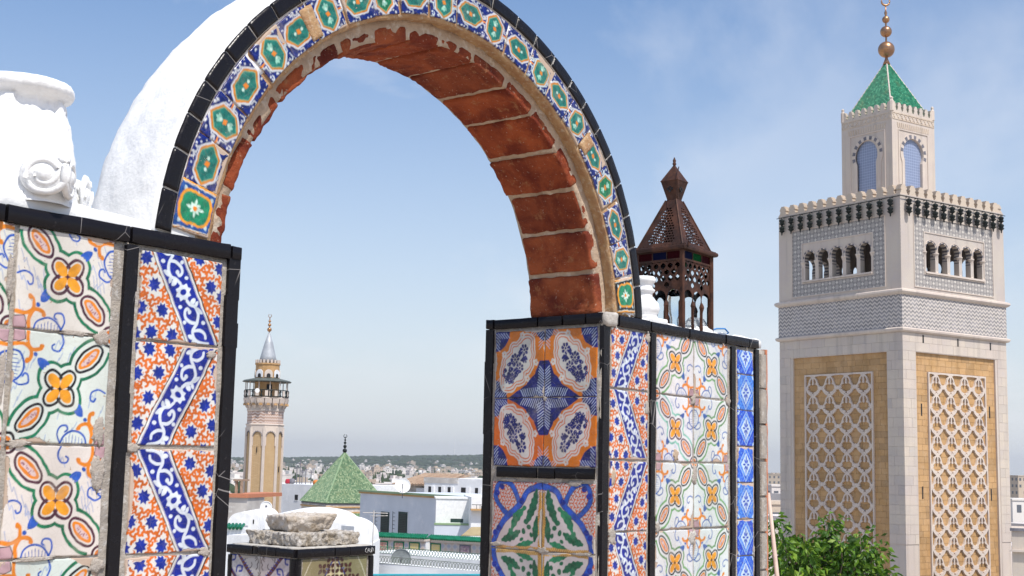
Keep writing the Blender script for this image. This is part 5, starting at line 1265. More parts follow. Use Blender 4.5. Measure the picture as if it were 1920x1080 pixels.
for k in range(4):
    o = link('turret_wall', tme, mina, rot=(0, 0, k * PI / 2)); 
    if k % 2: o.scale = (.9975, 1.002, 1)
    T = Matrix.Rotation(k * PI / 2, 4, 'Z')
    if k in (0, 3):
        T2 = Matrix.Translation((-2.3, -2.3, GZ)) if k == 0 else Matrix(((0, 1, 0, -2.3), (1, 0, 0, -2.3), (0, 0, 1, GZ), (0, 0, 0, 1)))
        q = MB(); q.add([], []); field_mesh(lambda S, Zz: np.minimum(np.where(Zz < 22.2, np.abs(S - 2.2) - 1.0, 9), np.hypot(S - 2.2, Zz - 22.35) - 1.14), .9, 3.5, 18.5, 23.6, .12, .04, q, y=.16, T=T2); q.build('window_grille', M['grille'], mina)
        def fr(S, Zz):
            o1 = np.minimum(np.where(Zz < 22.0, np.abs(S - 2.2) - 1.22, 9), np.hypot(S - 2.2, Zz - 22.35) - 1.40); i1 = np.minimum(np.where(Zz < 22.1, np.abs(S - 2.2) - .95, 9), np.hypot(S - 2.2, Zz - 22.35) - 1.10)
            return np.maximum(np.maximum(o1, -i1), 18.6 - Zz)
        q = MB(); field_mesh(fr, .6, 3.8, 18.5, 23.9, .06, .05, q, y=-.05, T=T2); q.build('window_surround', M['trim'], mina)
        for i in range(9):
            a0 = -.28 + i * .40; q = MB(); q.prism([(r * math.cos(a), r * math.sin(a)) for r, a in ((1.12, a0), (1.38, a0), (1.38, a0 + .20), (1.12, a0 + .20))], -.058, 0, 0, T2 @ Matrix.Translation((2.2, 0, 22.35))); q.build('dark_voussoir', M['dkstone'], mina)
        for w_, i_ in ((.05, 0),):
            q = MB(); field_mesh(lambda S, Zz: np.maximum(np.maximum(np.maximum(.62 - S, S - 3.82), Zz - 23.98), np.minimum(np.minimum(S - .62, 3.82 - S), 23.98 - Zz) - .07), .5, 3.9, 18.5, 24.1, .05, .05, q, y=-.05, T=T2); q.build('moulding', M['trim'], mina)
        for i in range(16):
            s_ = .62 + i * .213; q = MB(); q.prism([(s_, 24.05), (s_ + .10, 24.05), (s_ + .10 + (i - 8) * .012, 24.42), (s_ + (i - 8) * .012, 24.42)], -.03, 0, 0, T2); q.build('ray_carving', M['dkstone'] if 0 else M['merlon'], mina)
        def frz(S, Zz):
            d = np.maximum(np.maximum(.05 - S, S - 4.55), np.maximum(24.62 - Zz, Zz - 25.12)); a = np.abs(((S - .2) / .42) % 1 - .5) * .42; b = np.abs(Zz - 24.87)
            l = np.minimum(np.abs(a * 1.19 + b - .25), 9) - .035; e = np.minimum(np.abs(Zz - 24.62), np.abs(Zz - 25.12)) - .05; return np.maximum(d, np.minimum(l, e))
        q = MB(); field_mesh(frz, 0, 4.6, 24.55, 25.2, .035, .03, q, y=-.03, T=T2); q.build('carved_frieze', M['merlon'], mina)
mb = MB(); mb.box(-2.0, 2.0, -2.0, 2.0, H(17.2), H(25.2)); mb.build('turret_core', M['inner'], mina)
mer2 = MB(); mer2.prism([(x * .62, z * .85) for x, z in st], 0, .25); mm2 = mer2.mesh('merlon', M['marble'])
for k in range(4):
    T = Matrix.Rotation(k * PI / 2, 4, 'Z')
    for i in range(8): link('merlon', mm2, mina, T @ Vector((-2.3 + .25 + i * .585, -2.3, H(25.30))), (0, 0, k * PI / 2))
    mb = MB(); mb.lathe([(.16, H(25.2)), (.16, H(25.9)), (.10, H(26.0)), (.12, H(26.15)), (.02, H(26.25))], 6, T=T @ Matrix.Translation((-2.22, -2.22, 0))); mb.build('corner_finial', M['trim'], mina)
def roof_tiles_mat(name, c1, c2, c3):
    t = NT(name); co = t.coords('Object'); g = t.n('ShaderNodeNewGeometry').outputs['Random Per Island']
    col = t.ramp(g, [(0, c1), (.45, c2), (.8, c3), (1, tuple(min(1, c * 1.3 + .03) for c in c3))]); col = t.mix(t.math('MULTIPLY', t.step(t.noise(co, 1.4, 5, .7), .5, .75), .35), col, (.30, .34, .16))
    return t.out(col, .55, None, 0, .25)
M['green_tile'] = roof_tiles_mat('green_glazed_tiles', (.015, .15, .085), (.025, .21, .12), (.05, .27, .15))
M['old_green'] = roof_tiles_mat('weathered_green_tiles', (.11, .20, .11), (.19, .30, .17), (.30, .38, .22))
def tiled_pyramid(mb, hw0, z0, hw1, z1, cols, rows, rad=None, lift=.0):
    """four slopes of half-round tiles, square plan, half width hw0 at z0 to hw1 at z1"""
    for k in range(4):
        T = Matrix.Rotation(k * PI / 2, 4, 'Z'); dx = 2 * hw0 / cols; sl_ = math.hypot(hw0 - hw1, z1 - z0); up = Vector((0, (hw0 - hw1) / sl_, (z1 - z0) / sl_)); nr = Vector((0, -(z1 - z0) / sl_, (hw0 - hw1) / sl_)); r = dx * .46
        for c in range(cols):
            x = -hw0 + dx * (c + .5); qmax = (hw0 - abs(x)) / max(hw0 - hw1, 1e-6); nrow = int(rows * min(1, qmax) + .5); 
            for j in range(nrow):
                a = j / rows * sl_; b = (j + 1.12) / rows * sl_; vs = []
                for t_, rr, lf_ in ((a, r, .055 * dx * 4), (b, r * .86, 0)):
                    for i in range(4):
                        an = PI * i / 3; p = Vector((x, -hw0, z0)) + up * t_ + Vector((1, 0, 0)) * (math.cos(an) * rr) + nr * (math.sin(an) * rr * .9 + lf_); vs.append(T @ p)
                mb.add(vs, [(0, 4, 5, 1), (1, 5, 6, 2), (2, 6, 7, 3), (0, 1, 2, 3)])
mb = MB(); mb.lathe([(3.0 * .99, H(25.25)), (.10, H(29.6))], 4, ph=PI / 4); mb.build('roof_base', M['green_tile'], mina)
mb = MB(); tiled_pyramid(mb, 2.12, H(25.28), .05, H(29.65), 32, 36); tag(mb.build('roof_tiling', M['green_tile'], mina), kind='stuff')
for k in range(4):
    T = Matrix.Rotation(k * PI / 2, 4, 'Z'); mb = MB(); mb.tube([T @ Vector((-2.12, -2.12, H(25.3))), T @ Vector((-.05, -.05, H(29.68)))], .06, 6); mb.build('roof_ridge', M['trim'], mina)
M['bronze'] = m_noisy('gilded_bronze', (.45, .24, .11), (.30, .17, .11), 2.5, .34, .3, 12, .02, metal=.75)
def ball(name, z, r, mat='bronze'):
    mb = MB(); mb.lathe([(max(.02, r * math.sin(PI * i / 14)), z - r * math.cos(PI * i / 14)) for i in range(15)], 24); return mb.build(name, M[mat], mina, smooth=True)
mb = MB(); mb.lathe([(.28, H(29.5)), (.14, H(29.85)), (.07, H(30.1)), (.07, H(33.2)), (.12, H(33.4)), (.05, H(33.6)), (.04, H(34.0))], 10); mb.build('spire_rod', M['bronze'], mina, smooth=True)
ball('gilt_ball', H(30.62), .60); ball('gilt_ball', H(31.98), .42); ball('gilt_ball', H(32.90), .27)
mb = MB(); cr = [(.0 + .30 * math.cos(a), 0, H(34.28) + .30 * math.sin(a)) for a in np.linspace(PI * .62, PI * 2.38, 18)]; mb.tube([tuple(Matrix.Rotation(-MANG, 3, 'Z') @ Vector(p)) for p in cr], [.02 + .06 * math.sin(PI * i / 17) for i in range(18)], 6); mb.build('crescent', M['bronze'], mina, smooth=True)

# ================================================================= OCTAGONAL MINARET
def brickwork_mat():
    t = NT('yellow_brickwork'); co = t.coords('Object'); x, y, z = t.sep(co)
    b = t.n('ShaderNodeTexBrick'); cc = t.n('ShaderNodeCombineXYZ'); t.put(t.math('ADD', x, y), cc.inputs[0]); t.put(z, cc.inputs[1]); t.t.links.new(cc.outputs[0], b.inputs['Vector'])
    b.inputs['Scale'].default_value = 2.2; b.inputs['Color1'].default_value = (.52, .36, .19, 1); b.inputs['Color2'].default_value = (.44, .29, .14, 1); b.inputs['Mortar'].default_value = (.30, .20, .11, 1); b.inputs['Mortar Size'].default_value = .03
    return t.out(t.mix(t.math('MULTIPLY', t.noise(co, 1.2, 5, .6), .4), b.outputs['Color'], (.58, .42, .24)), .9)
M['ybrick'] = brickwork_mat()
def muq_mat():
    t = NT('pink_white_inlay'); co = t.coords('Object'); x, y, z = t.sep(co)
    f = t.math('FRACT', t.math('ADD', t.math('MULTIPLY', z, 3.2), t.math('ABSOLUTE', t.math('SUBTRACT', t.math('FRACT', t.math('MULTIPLY', t.math('ADD', x, y), 3.0)), .5))))
    return t.out(t.mix(t.step(f, .4, .55), (.60, .50, .44), (.38, .24, .18)), .85)
M['pinkwhite'] = muq_mat()
sm = empty('octagonal_minaret', (-25.62, 140.0, 0), R_(-2) + R_(22.5), 'slender octagonal minaret of yellow stone with a covered balcony, seen through the arch', 'minaret')
sm.rotation_euler = (0, 0, R_(10.4))
def octpt(r, k, z): a = R_(-92 + 45 * k); return (r * math.cos(a), r * math.sin(a), H(z))
def octlathe(prof, name, mat, n=8, smooth=False, ph=R_(-92)):
    mb = MB(); mb.lathe([(r, H(z)) for r, z in prof], n, ph=ph); return mb.build(name, M[mat] if isinstance(mat, str) else mat, sm, smooth=smooth)
octlathe([(1.83, -20), (1.83, 3.4)], 'shaft_wall', 'ybrick')
for k in range(8):
    mb = MB(); mb.tube([octpt(1.86, k, -19.9), octpt(1.86, k, 3.2)], .17, 6); mb.build('corner_strip', M['trim'], sm)
    a0 = Vector(octpt(1.88, k, 0)); a1 = Vector(octpt(1.88, k + 1, 0)); mid = (a0 + a1) / 2; w = (a1 - a0).length; ux = (a1 - a0).normalized(); nrm = Vector((mid.x, mid.y, 0)).normalized()
    T = Matrix(((ux.x, -nrm.x, 0, mid.x), (ux.y, -nrm.y, 0, mid.y), (0, 0, 1, 0), (0, 0, 0, 1)))
    def fr(S, Zz): return np.maximum(np.maximum(np.maximum(-w / 2 - S, S - w / 2), np.maximum(1.3 - Zz, Zz - 3.42)), -np.minimum(np.where(Zz < 2.3, np.abs(S) - .47, 9), np.hypot(S, Zz - 2.3) - .47))
    mb = MB(); field_mesh(fr, -w / 2 - .05, w / 2 + .05, 1.2, 3.5, .06, .06, mb, T=T @ Matrix.Translation((0, -.05, H(0)))); mb.build('arch_panel', M['trim'], sm)
    if k in (7, 0, 1, 6):
        mb = MB()
        for i in range(9):
            an = i * PI / 8.5 + .05
            mb.prism([(r * math.cos(q), H(2.3) + r * math.sin(q)) for r, q in ((.44, an), (.56, an), (.56, an + .17), (.44, an + .17))], -.08, 0, 0, T)
        tag(mb.build('dotted_arch', M['dkstone'], sm), kind='stuff')
    mb = MB(); mb.box(-.035, .035, -.06, 0, H(.6 if k == 7 else -1.4), H(1.2 if k == 7 else -.8), T=T)
    if k in (7, 1): mb.build('slit', M['dark'], sm)
octlathe([(1.95, 3.38), (2.02, 3.5), (1.95, 3.6)], 'string_course', 'trim'); octlathe([(1.88, 3.55), (1.88, 4.9)], 'inlaid_band', 'pinkwhite')
octlathe([(1.90, 4.85), (1.98, 5.0), (1.95, 5.1), (1.98, 5.6), (2.25, 6.2), (2.34, 6.22), (2.34, 6.34), (1.2, 6.36)], 'balcony_corbel', 'trim')
for i in range(18):
    a = 2 * PI * i / 18 + .1; mb = MB(); T = Matrix.Rotation(a, 4, 'Z') @ Matrix.Translation((0, -2.05, H(5.2)))
    mb.add([(-.36, -.30, 1.0), (.36, -.30, 1.0), (.36, -.22, .55), (.10, .02, 0), (-.10, .02, 0), (-.36, -.22, .55), (-.36, .15, 1.0), (.36, .15, 1.0)], [(0, 5, 2, 1), (5, 4, 3, 2), (0, 6, 4, 5), (1, 2, 3, 7), (0, 1, 7, 6)], 0, T)
    mb.prism([(-.2 * math.cos(q), .30 + .22 * math.sin(q)) for q in np.linspace(0, PI, 7)] + [(.2, -.1), (-.2, -.1)][:0], -.30, -.1, 1, T)
    mb.build('corbel_arch', [M['trim'], M['ochre']], sm)
octlathe([(1.28, 6.3), (1.28, 8.0)], 'inner_drum', 'ochre', 16)
mb = MB(); mb.box(-.28, .28, -1.33, -1.1, H(6.4), H(7.7), T=Matrix.Rotation(.2, 4, 'Z')); mb.build('balcony_door', M['dark'], sm)
for i in range(28):
    a = 2 * PI * i / 28; p = Vector((2.26 * math.cos(a), 2.26 * math.sin(a), 0)); mb = MB()
    if i % 2 == 0: mb.lathe([(.05, H(6.34)), (.10, H(6.5)), (.05, H(6.7)), (.10, H(6.95)), (.05, H(7.1))], 6, T=Matrix.Translation(p))
    else: mb.box(-.16, .16, -.02, .02, H(6.42), H(7.02), T=Matrix.Translation(p) @ Matrix.Rotation(a + PI / 2, 4, 'Z'))
    mb.build('baluster', M['iron'] if i % 2 == 0 else M['trim'], sm)
for z in (6.42, 7.08): mb = MB(); mb.tube([(2.28 * math.cos(2 * PI * i / 24), 2.28 * math.sin(2 * PI * i / 24), H(z)) for i in range(24)], .045, 5, closed=True); mb.build('rail', M['iron'], sm)
for i in range(12): a = 2 * PI * i / 12 + .15; mb = MB(); mb.tube([(2.2 * math.cos(a), 2.2 * math.sin(a), H(6.35)), (2.2 * math.cos(a), 2.2 * math.sin(a), H(8.0))], .05, 5); mb.build('canopy_post', M['trim'], sm)
M['lead'] = m_noisy('canopy_lead', (.07, .085, .075), (.10, .11, .10), 2, .6, .2)
octlathe([(2.52, 7.96), (2.56, 8.02), (2.4, 8.14), (1.2, 8.40)], 'canopy', 'lead', 24)
octlathe([(1.24, 8.35), (1.24, 9.75), (1.32, 9.8), (1.32, 9.95), (.9, 9.98)], 'upper_drum', 'ochre', 16)
for i in range(20): a = 2 * PI * i / 20; mb = MB(); mb.box(-.10, .10, -.05, .05, H(9.95), H(10.30), T=Matrix.Rotation(a, 4, 'Z') @ Matrix.Translation((0, -1.26, 0))); mb.build('merlon', M['trim'], sm)
for i in range(8):
    a = 2 * PI * i / 8 + .1; mb = MB(); T = Matrix.Rotation(a, 4, 'Z') @ Matrix.Translation((0, -1.245, H(8.45)))
    mb.prism([(.42 * math.cos(q), .42 + .40 * math.sin(q)) for q in np.linspace(0, PI, 10)] + [(-.42, 0), (.42, 0)], -.05, .02, 0, T); mb.build('window_surround', M['white_soft'] if i % 2 else M['trim'], sm)
    mb = MB(); mb.prism([(.2 * math.cos(q), .2 + .2 * math.sin(q)) for q in np.linspace(0, PI, 8)] + [(-.2, 0), (.2, 0)], -.07, .02, 0, T); mb.build('window', M['dark'], sm)
M['zinc'] = m_noisy('zinc_sheet', (.42, .44, .46), (.34, .36, .38), 1.5, .5, .2, metal=.2)
octlathe([(.98, 9.95), (.80, 10.7), (.45, 12.1), (.10, 13.2)], 'cone_roof', 'zinc', 16, True)
octlathe([(.05, 13.1), (.05, 14.9)], 'spire_rod', 'bronze', 8)
for z, r in ((13.55, .24), (14.05, .18), (14.45, .14)): mb = MB(); mb.lathe([(max(.02, r * math.sin(PI * i / 10)), H(z) - r * math.cos(PI * i / 10)) for i in range(11)], 14); mb.build('gilt_ball', M['bronze'], sm, smooth=True)
mb = MB(); mb.tube([(.16 * math.cos(a), 0, H(15.02) + .16 * math.sin(a)) for a in np.linspace(PI * .62, PI * 2.38, 14)], .035, 5); mb.build('crescent', M['bronze'], sm)
mb = MB(); mb.lathe([(.02, 0), (.22, .25), (.24, .27)], 12, T=Matrix.Translation((-.95, -2.45, H(6.95))) @ Matrix.Rotation(PI / 2, 4, 'X')); mb.build('loudspeaker', M['white'], sm)

# ================================================================= GREEN PYRAMID MAUSOLEUM
gp_c = Vector((-14.70, 120.0, 0)); GA = R_(31)
S2 = 2.9
gp = empty('domed_mausoleum', (gp_c.x, gp_c.y, 0), GA, 'low mausoleum with a steep pyramid roof of weathered green tiles', 'mausoleum')
mb = MB(); mb.lathe([(S2 * 1.414 * .98, H(-3.75)), (.08, H(.55))], 4, ph=PI / 4); mb.build('roof_base', M['old_green'], gp)
mb = MB(); tiled_pyramid(mb, S2, H(-3.70), .04, H(.62), 54, 40); tag(mb.build('roof_tiling', M['old_green'], gp), kind='stuff')
mb = MB()
for k in range(4):
    T = Matrix.Rotation(k * PI / 2, 4, 'Z'); mb = MB(); mb.tube([T @ Vector((-S2, -S2, H(-3.68))), T @ Vector((-.04, -.04, H(.66)))], .065, 6); mb.build('roof_ridge', M['old_green'], gp)
mb = MB(); mb.box(-S2 + .12, S2 - .12, -S2 + .12, S2 - .12, H(-4.55), H(-3.72)); mb.build('frieze', M['grey_wall'], gp)
for z0, z1, e, m_ in ((-3.86, -3.76, .04, 'dkstone'), (-4.12, -4.0, .10, 'ochre'), (-4.6, -4.46, .14, 'ochre')): mb = MB(); mb.box(-S2 + .12 - e, S2 - .12 + e, -S2 + .12 - e, S2 - .12 + e, H(z0), H(z1)); mb.build('cornice', M[m_], gp)
for x in (-1, 1):
    for y in (-1, 1): mb = MB(); mb.box(x * (S2 - .3) - .2, x * (S2 - .3) + .2, y * (S2 - .3) - .2, y * (S2 - .3) + .2, H(-4.45), H(-3.88)); mb.build('corner_block', M['trim'], gp)
def skirt(mb, h0, z0, h1, z1, cols, rows):
    for k in range(4):
        T = Matrix.Rotation(k * PI / 2, 4, 'Z'); dx = 2 * h0 / cols; up = Vector((0, h0 - h1, z1 - z0)); L = up.length; up /= L; nr = Vector((0, -up.z, up.y)); r = dx * .46
        for c in range(cols):
            x = -h0 + dx * (c + .5); q = min(1, (h0 - abs(x)) / (h0 - h1)); n = max(1, int(rows * q + .5))
            for j in range(n):
                a = j / rows * L; b = (j + 1.1) / rows * L; vs = []
                for t_, rr, lf_ in ((a, r, .02), (b, r * .86, 0)):
                    for i in range(4): an = PI * i / 3; p = Vector((x, -h0, z0)) + up * t_ + Vector((1, 0, 0)) * (math.cos(an) * rr) + nr * (math.sin(an) * rr * .9 + lf_); vs.append(T @ p)
                mb.add(vs, [(0, 4, 5, 1), (1, 5, 6, 2), (2, 6, 7, 3), (0, 1, 2, 3)])
mb = MB(); skirt(mb, S2 + .75, H(-5.35), S2 - .05, H(-4.58), 46, 5); tag(mb.build('skirt_tiling', M['old_green'], gp), kind='stuff')
mb = MB(); mb.lathe([((S2 + .72) * 1.414, H(-5.42)), ((S2 - .06) * 1.414, H(-4.64))], 4, ph=PI / 4); mb.build('skirt_base', M['old_green'], gp)
mb = MB(); mb.box(-S2 - .55, S2 + .55, -S2 - .55, S2 + .55, 0, H(-5.45)); mb.build('wall', M['ochre'], gp)
mb = MB(); mb.box(-S2 - .7, S2 + .7, -S2 - .7, S2 + .7, H(-6.0), H(-5.5)); mb.build('eave_cornice', M['dkstone'], gp)
octf = lambda z, r: mb.lathe([(max(.02, r * math.sin(PI * i / 8)), H(z) - r * math.cos(PI * i / 8)) for i in range(9)], 12)
mb = MB(); mb.lathe([(.04, H(.4)), (.04, H(2.1))], 6); mb.build('spire_rod', M['iron'], gp)
for z, r in ((.85, .20), (1.22, .16), (1.55, .12), (1.8, .09)): mb = MB(); octf(z, r); mb.build('spire_ball', M['iron'], gp, smooth=True)
mb = MB(); mb.tube([(.15 * math.cos(a), 0, H(2.15) + .15 * math.sin(a)) for a in np.linspace(PI * .62, PI * 2.38, 12)], .03, 5); mb.build('crescent', M['iron'], gp)

# ================================================================= MIDDLE DISTANCE
def building(name, label, cat, o, rz, w, d, ztop, mat='white_soft', group=None, zb=0):
    """local x along the front (starting at o), y to the back; front at y = 0"""
    e = empty(name, (o.x, o.y, 0), rz, label, cat, group); mb = MB(); mb.box(0, w, 0, d, zb, ztop); mb.build('wall', M[mat], e); return e
def part(e, name, mat, x0, x1, y0, y1, z0, z1, T=None):
    mb = MB(); mb.box(x0, x1, y0, y1, z0, z1, T=T); return mb.build(name, M[mat], e)
def window(e, x0, x1, z0, z1, y=0, frame='white_soft', glassm='dark', f=.08):
    w = part(e, 'window', frame, x0 - f, x1 + f, y - .05, y + .04, z0 - f, z0); 
    w2 = MB(); w2.box(x0 - f, x0, y - .04, y + .04, z0, z1 + f); w2.box(x1, x1 + f, y - .04, y + .04, z0, z1 + f)
    mb = MB(); mb.box(x0, x1, y - .012, y + .01, z0, z1); o = mb.build('pane', M[glassm], w); return w
M['green_paint'] = m_noisy('dark_green_shutter', (.02, .045, .04), (.03, .055, .05), 3, .6, 0)
# white house with two dark shuttered windows (its long side in shade)
pL = at(676, 924, 106); pR = at(877, 933, 92); rz = math.atan2(pR.y - pL.y, pR.x - pL.x); wd = math.hypot(pR.x - pL.x, pR.y - pL.y)
wh = empty('white_house', (pL.x, pL.y, 0), rz, 'white house with two tall dark green shutters, just right of the green pyramid roof', 'house')
ztp = (pL.z + pR.z) / 2
def wx(px_, z_or_py=None):
    """distance along the shaded front where a pixel column crosses it"""
    d = ray(px_, 960); a = Vector((pR.x - pL.x, pR.y - pL.y)); # solve pL + t a = s d
    det = a.x * -d.y + d.x * a.y; t = ((-pL.x) * -d.y + d.x * (-pL.y)) / det * 1.0
    return t * wd
def wz(px_, py_):
    t = wx(px_) / wd; y = pL.y + (pR.y - pL.y) * t; return at(px_, py_, y).z
part(wh, 'wall', 'shade_wall', 0, wd + 6, .0, 9, 0, ztp)  # white wall; the shade on this side is tinted into its colour
part(wh, 'coping', 'old_green', -.15, wd + .1, -.18, .25, ztp + .02, ztp + .16); part(wh, 'coping_band', 'ochre', -.1, wd + .05, -.10, .2, ztp - .10, ztp + .016)
for a, b in ((716, 731), (749, 765)):
    x0, x1 = wx(a), wx(b); z0, z1 = wz(a, 999), wz(a, 959)
    w = part(wh, 'window', 'white_soft', x0 - .06, x1 + .06, -.03, .02, z0 - .1, z1 + .06); part(w, 'shutter', 'green_paint', x0, x1, -.09, -.032, z0, z1)
    for q in range(11): part(w, 'louvre', 'iron', x0 + .06, x1 - .06, -.115, -.092, z0 + .12 + q * (z1 - z0 - .2) / 11, z0 + .18 + q * (z1 - z0 - .2) / 11)
    g = MB()
    for q in range(6): g.tube([(x0 - .45, -.32, z0 + q * .29), (x0 - .1, -.32, z0 + q * .29)], .02, 4)
    g.tube([(x0 - .45, -.32, z0), (x0 - .45, -.32, z1)], .02, 4); tag(g.build('iron_bracket', M['iron'], wh), kind='stuff')
# lit set-back wing with a low window
x0, x1 = wx(818), wx(872); z0, z1 = wz(845, 977), wz(845, 936)
wing = part(wh, 'lit_wing', 'white', x0, x1 + 1.2, -1.5, -.01, z0 - 6, z1 + .0, T=Matrix.Translation((0, 0, 0)))
wing.rotation_euler = (0, 0, 0)
# turn the wing so that its face catches the sun like the other south fronts
sA = at(816, 930, 97); sB = at(880, 930, 97.6)
wing.data.clear_geometry() if False else None
bpy.data.objects.remove(wing)
def pt_building(name, label, cat, pxL, pyL, D1, pxR, pyR, D2, depth, mat='white_soft', group=None):
    a = at(pxL, pyL, D1); b = at(pxR, pyR, D2); e = building(name, label, cat, a, math.atan2(b.y - a.y, b.x - a.x), math.hypot(b.x - a.x, b.y - a.y), depth, (a.z + b.z) / 2, mat, group)
    return e, math.hypot(b.x - a.x, b.y - a.y), (a.z + b.z) / 2, (D1 + D2) / 2 / F_PX
e, w, zt, k = pt_building('white_room', 'bright white rooftop room with a low green window, built against the shuttered white house', 'building', 818, 934, 89.0, 884, 937, 89.2, 1.0, 'white')
part(e, 'coping', 'white', -.05, w + .05, -.06, 3.05, zt + .003, zt + .10); window(e, w * .42, w * .78, zt - 43 * k, zt - 36 * k, 0, 'white', 'green_paint', .05); part(e, 'ledge', 'old_green', -.1, w + .9, -.7, -.01, zt - 47 * k, zt - 44 * k)
part(e, 'lower_wall', 'shade_wall', -.1, w + .9, -.66, -.012, 0, zt - 47.2 * k)  # shadow below the ledge is painted in as a bluish wall colour
e, w, zt, k = pt_building('white_house', 'white block with a small rail below its top edge, beside the right pillar', 'house', 884, 930, 87, 935, 935, 87.2, 6, 'white_soft')
part(e, 'ledge', 'ochre', -.05, w, -.45, -.01, zt - 24 * k, zt - 21 * k)
for q in range(9): part(e, 'rail_bar', 'iron', .3 + q * .22, .33 + q * .22, -.42, -.39, zt - 21 * k, zt - 14 * k)
part(e, 'rail', 'iron', 0, w, -.43, -.38, zt - 14 * k, zt - 13 * k)
M['canvas'] = m_noisy('tan_awning', (.40, .32, .18), (.34, .27, .15), 2, .8, .2)
aw = MB(); pa, pb, pc, pd = at(866, 1003, 84), at(884, 988, 86), at(925, 988, 86), at(918, 1003, 84)
aw.add([pa, pd, pc, pb] + [p - Vector((0, 0, .06)) for p in (pa, pd, pc, pb)], [(0, 1, 2, 3), (7, 6, 5, 4), (0, 4, 5, 1), (1, 5, 6, 2), (2, 6, 7, 3), (3, 7, 4, 0)]); aw.tube([pa, Vector((pa.x, pa.y, pa.z - 2))], .05, 5); aw.tube([pd, Vector((pd.x, pd.y, pd.z - 2))], .05, 5)
tag(aw.build('awning', M['canvas']), 'tan sloping awning at the foot of the white block beside the right pillar', 'awning')
# white box house behind the minaret with a small window, heap of things on its roof
e, w, zt, k = pt_building('white_house', 'plain white house with one small dark window, between the octagonal minaret and the green roof', 'house', 470, 907, 158, 640, 909, 150, 12, 'white_soft')
window(e, w * .505, w * .54, zt - 29 * k, zt - 19 * k, 0, 'white_soft', 'dark', .05)
M['red'] = m_noisy('red_cloth', (.45, .03, .05), (.35, .02, .04), 3, .8, .2); M['orange'] = m_noisy('orange_plastic', (.65, .22, .05), (.55, .18, .04), 3, .6, .1)
for (px_, py_, r, m_, lb) in ((540, 902, .30, 'red', 'red bundle on the roof edge of the plain white house'), (548, 903, .34, 'dkstone', 'dark bundle on the roof edge next to the red bundle'), (543, 905, .16, 'orange', 'small orange bundle between the red and the dark one')):
    p = at(px_, py_, 156); q = rough_box(-r, r, -r, r, -r, r * .9, r * .4, r * .15, 2, px_, round_=r * .7); o = q.build('cloth_bundle', M[m_], None, (p.x, p.y, zt + r), smooth=True); tag(o, lb, 'bundle')
p = at(592, 906, 152); mb = MB(); mb.lathe([(.25, 0), (.33, .1), (.32, .4), (.2, .55), (.02, .6)], 16); tag(mb.build('orange_tank', M['orange'], None, (p.x, p.y, zt + .0), smooth=True), 'round orange tank on the roof of the plain white house', 'tank')
for i, (px_, hh) in enumerate(((556, 2.2), (562, 2.8), (566, 1.8), (573, 2.0), (583, 1.6))):
    p = at(px_, 905, 156); mb = MB(); mb.tube([(0, 0, 0), (0, 0, hh)], .06, 5); mb.tube([(-.3, 0, hh * .85), (.3, 0, hh * .85)], .035, 4)
    tag(mb.build('aerial_pole', M['dkstone'], None, (p.x, p.y, zt)), 'thin aerial pole standing on the plain white house left of the green roof', 'aerial', 'aerial poles on the plain white house')
# upper house: brown tiled lean-to roof and long white block with four openings
e, w, zt, k = pt_building('brown_roof_house', 'small house with a sagging brown tiled roof and a dark doorway', 'house', 748, 905, 134, 832, 907, 130, 8, 'grey_wall')
M['brown_tile'] = m_noisy('brown_roof_tiles', (.30, .20, .14), (.38, .28, .20), 1.2, .9, .5, 8, .05, c3=(.22, .15, .11))
rf = MB(); zz = zt; rf.add([(-.3, -.7, zz - .25), (w + .2, -.7, zz - .1), (w - .6, 4.5, zz + 16 * k), (-.2, 3.8, zz + 18 * k), (-.3, -.7, zz - .33), (w + .2, -.7, zz - .18), (w - .6, 4.5, zz + 15 * k), (-.2, 3.8, zz + 16.5 * k)], [(0, 1, 2, 3), (7, 6, 5, 4), (0, 4, 5, 1), (1, 5, 6, 2), (2, 6, 7, 3), (3, 7, 4, 0)]); rf.build('roof', M['brown_tile'], e)
for i in range(16): q = MB(); q.tube([(-.2 + i * w / 15, -.74, zz - .18 + i * .01), (-.1 + i * (w - .8) / 15, 3.9, zz + 17.6 * k)], .07, 4); q.build('roof_tile_row', M['brown_tile'], e)
part(e, 'doorway', 'dark', w * .14, w * .22, -.02, .02, zt - 1.9, zt - .4); part(e, 'plain_wing', 'white_soft', w * .46, w * 1.05, -.4, -.01, 0, zt - .45)
part(e, 'crate', 'ochre', w * .56, w * .66, -.9, -.45, zt - 1.9, zt - 1.4); part(e, 'air_unit', 'white', w * .18, w * .32, -.55, -.06, zt - 1.9, zt - 1.3)
e, w, zt, k = pt_building('white_block', 'long white block with a row of dark square openings, behind the shuttered house', 'building', 796, 895, 130, 925, 900, 126, 9, 'white_soft')
part(e, 'stained_parapet', 'grey_wall', -.05, w * .5, -.05, .2, zt - 9 * k, zt + .05)
for a in (804, 823, 841, 866, 892):
    x = (a - 796) / 129 * w; ww = 9 / 129 * w if a != 866 else 13 / 129 * w; window(e, x + .0, x + ww * .75, zt - 34 * k, zt - 16 * k, -.0, 'white', 'dark', .04)
    q = MB(); q.box(x + ww * .8, x + ww * 1.35, -.16, -.003, zt - 36 * k, zt - 15 * k); q.build('pilaster', M['white_soft'], e)
e, w, zt, k = pt_building('low_vaulted_roof', 'low white rounded roof between the green pyramid and the brown roofed house', 'building', 707, 922, 118, 752, 922, 118, 6, 'white')
q = MB(); q.prism([(w / 2 + w / 2 * math.cos(a), zt - .02 + .55 * math.sin(a)) for a in np.linspace(0, PI, 14)], 0, 6); q.build('vault', M['white'], e)
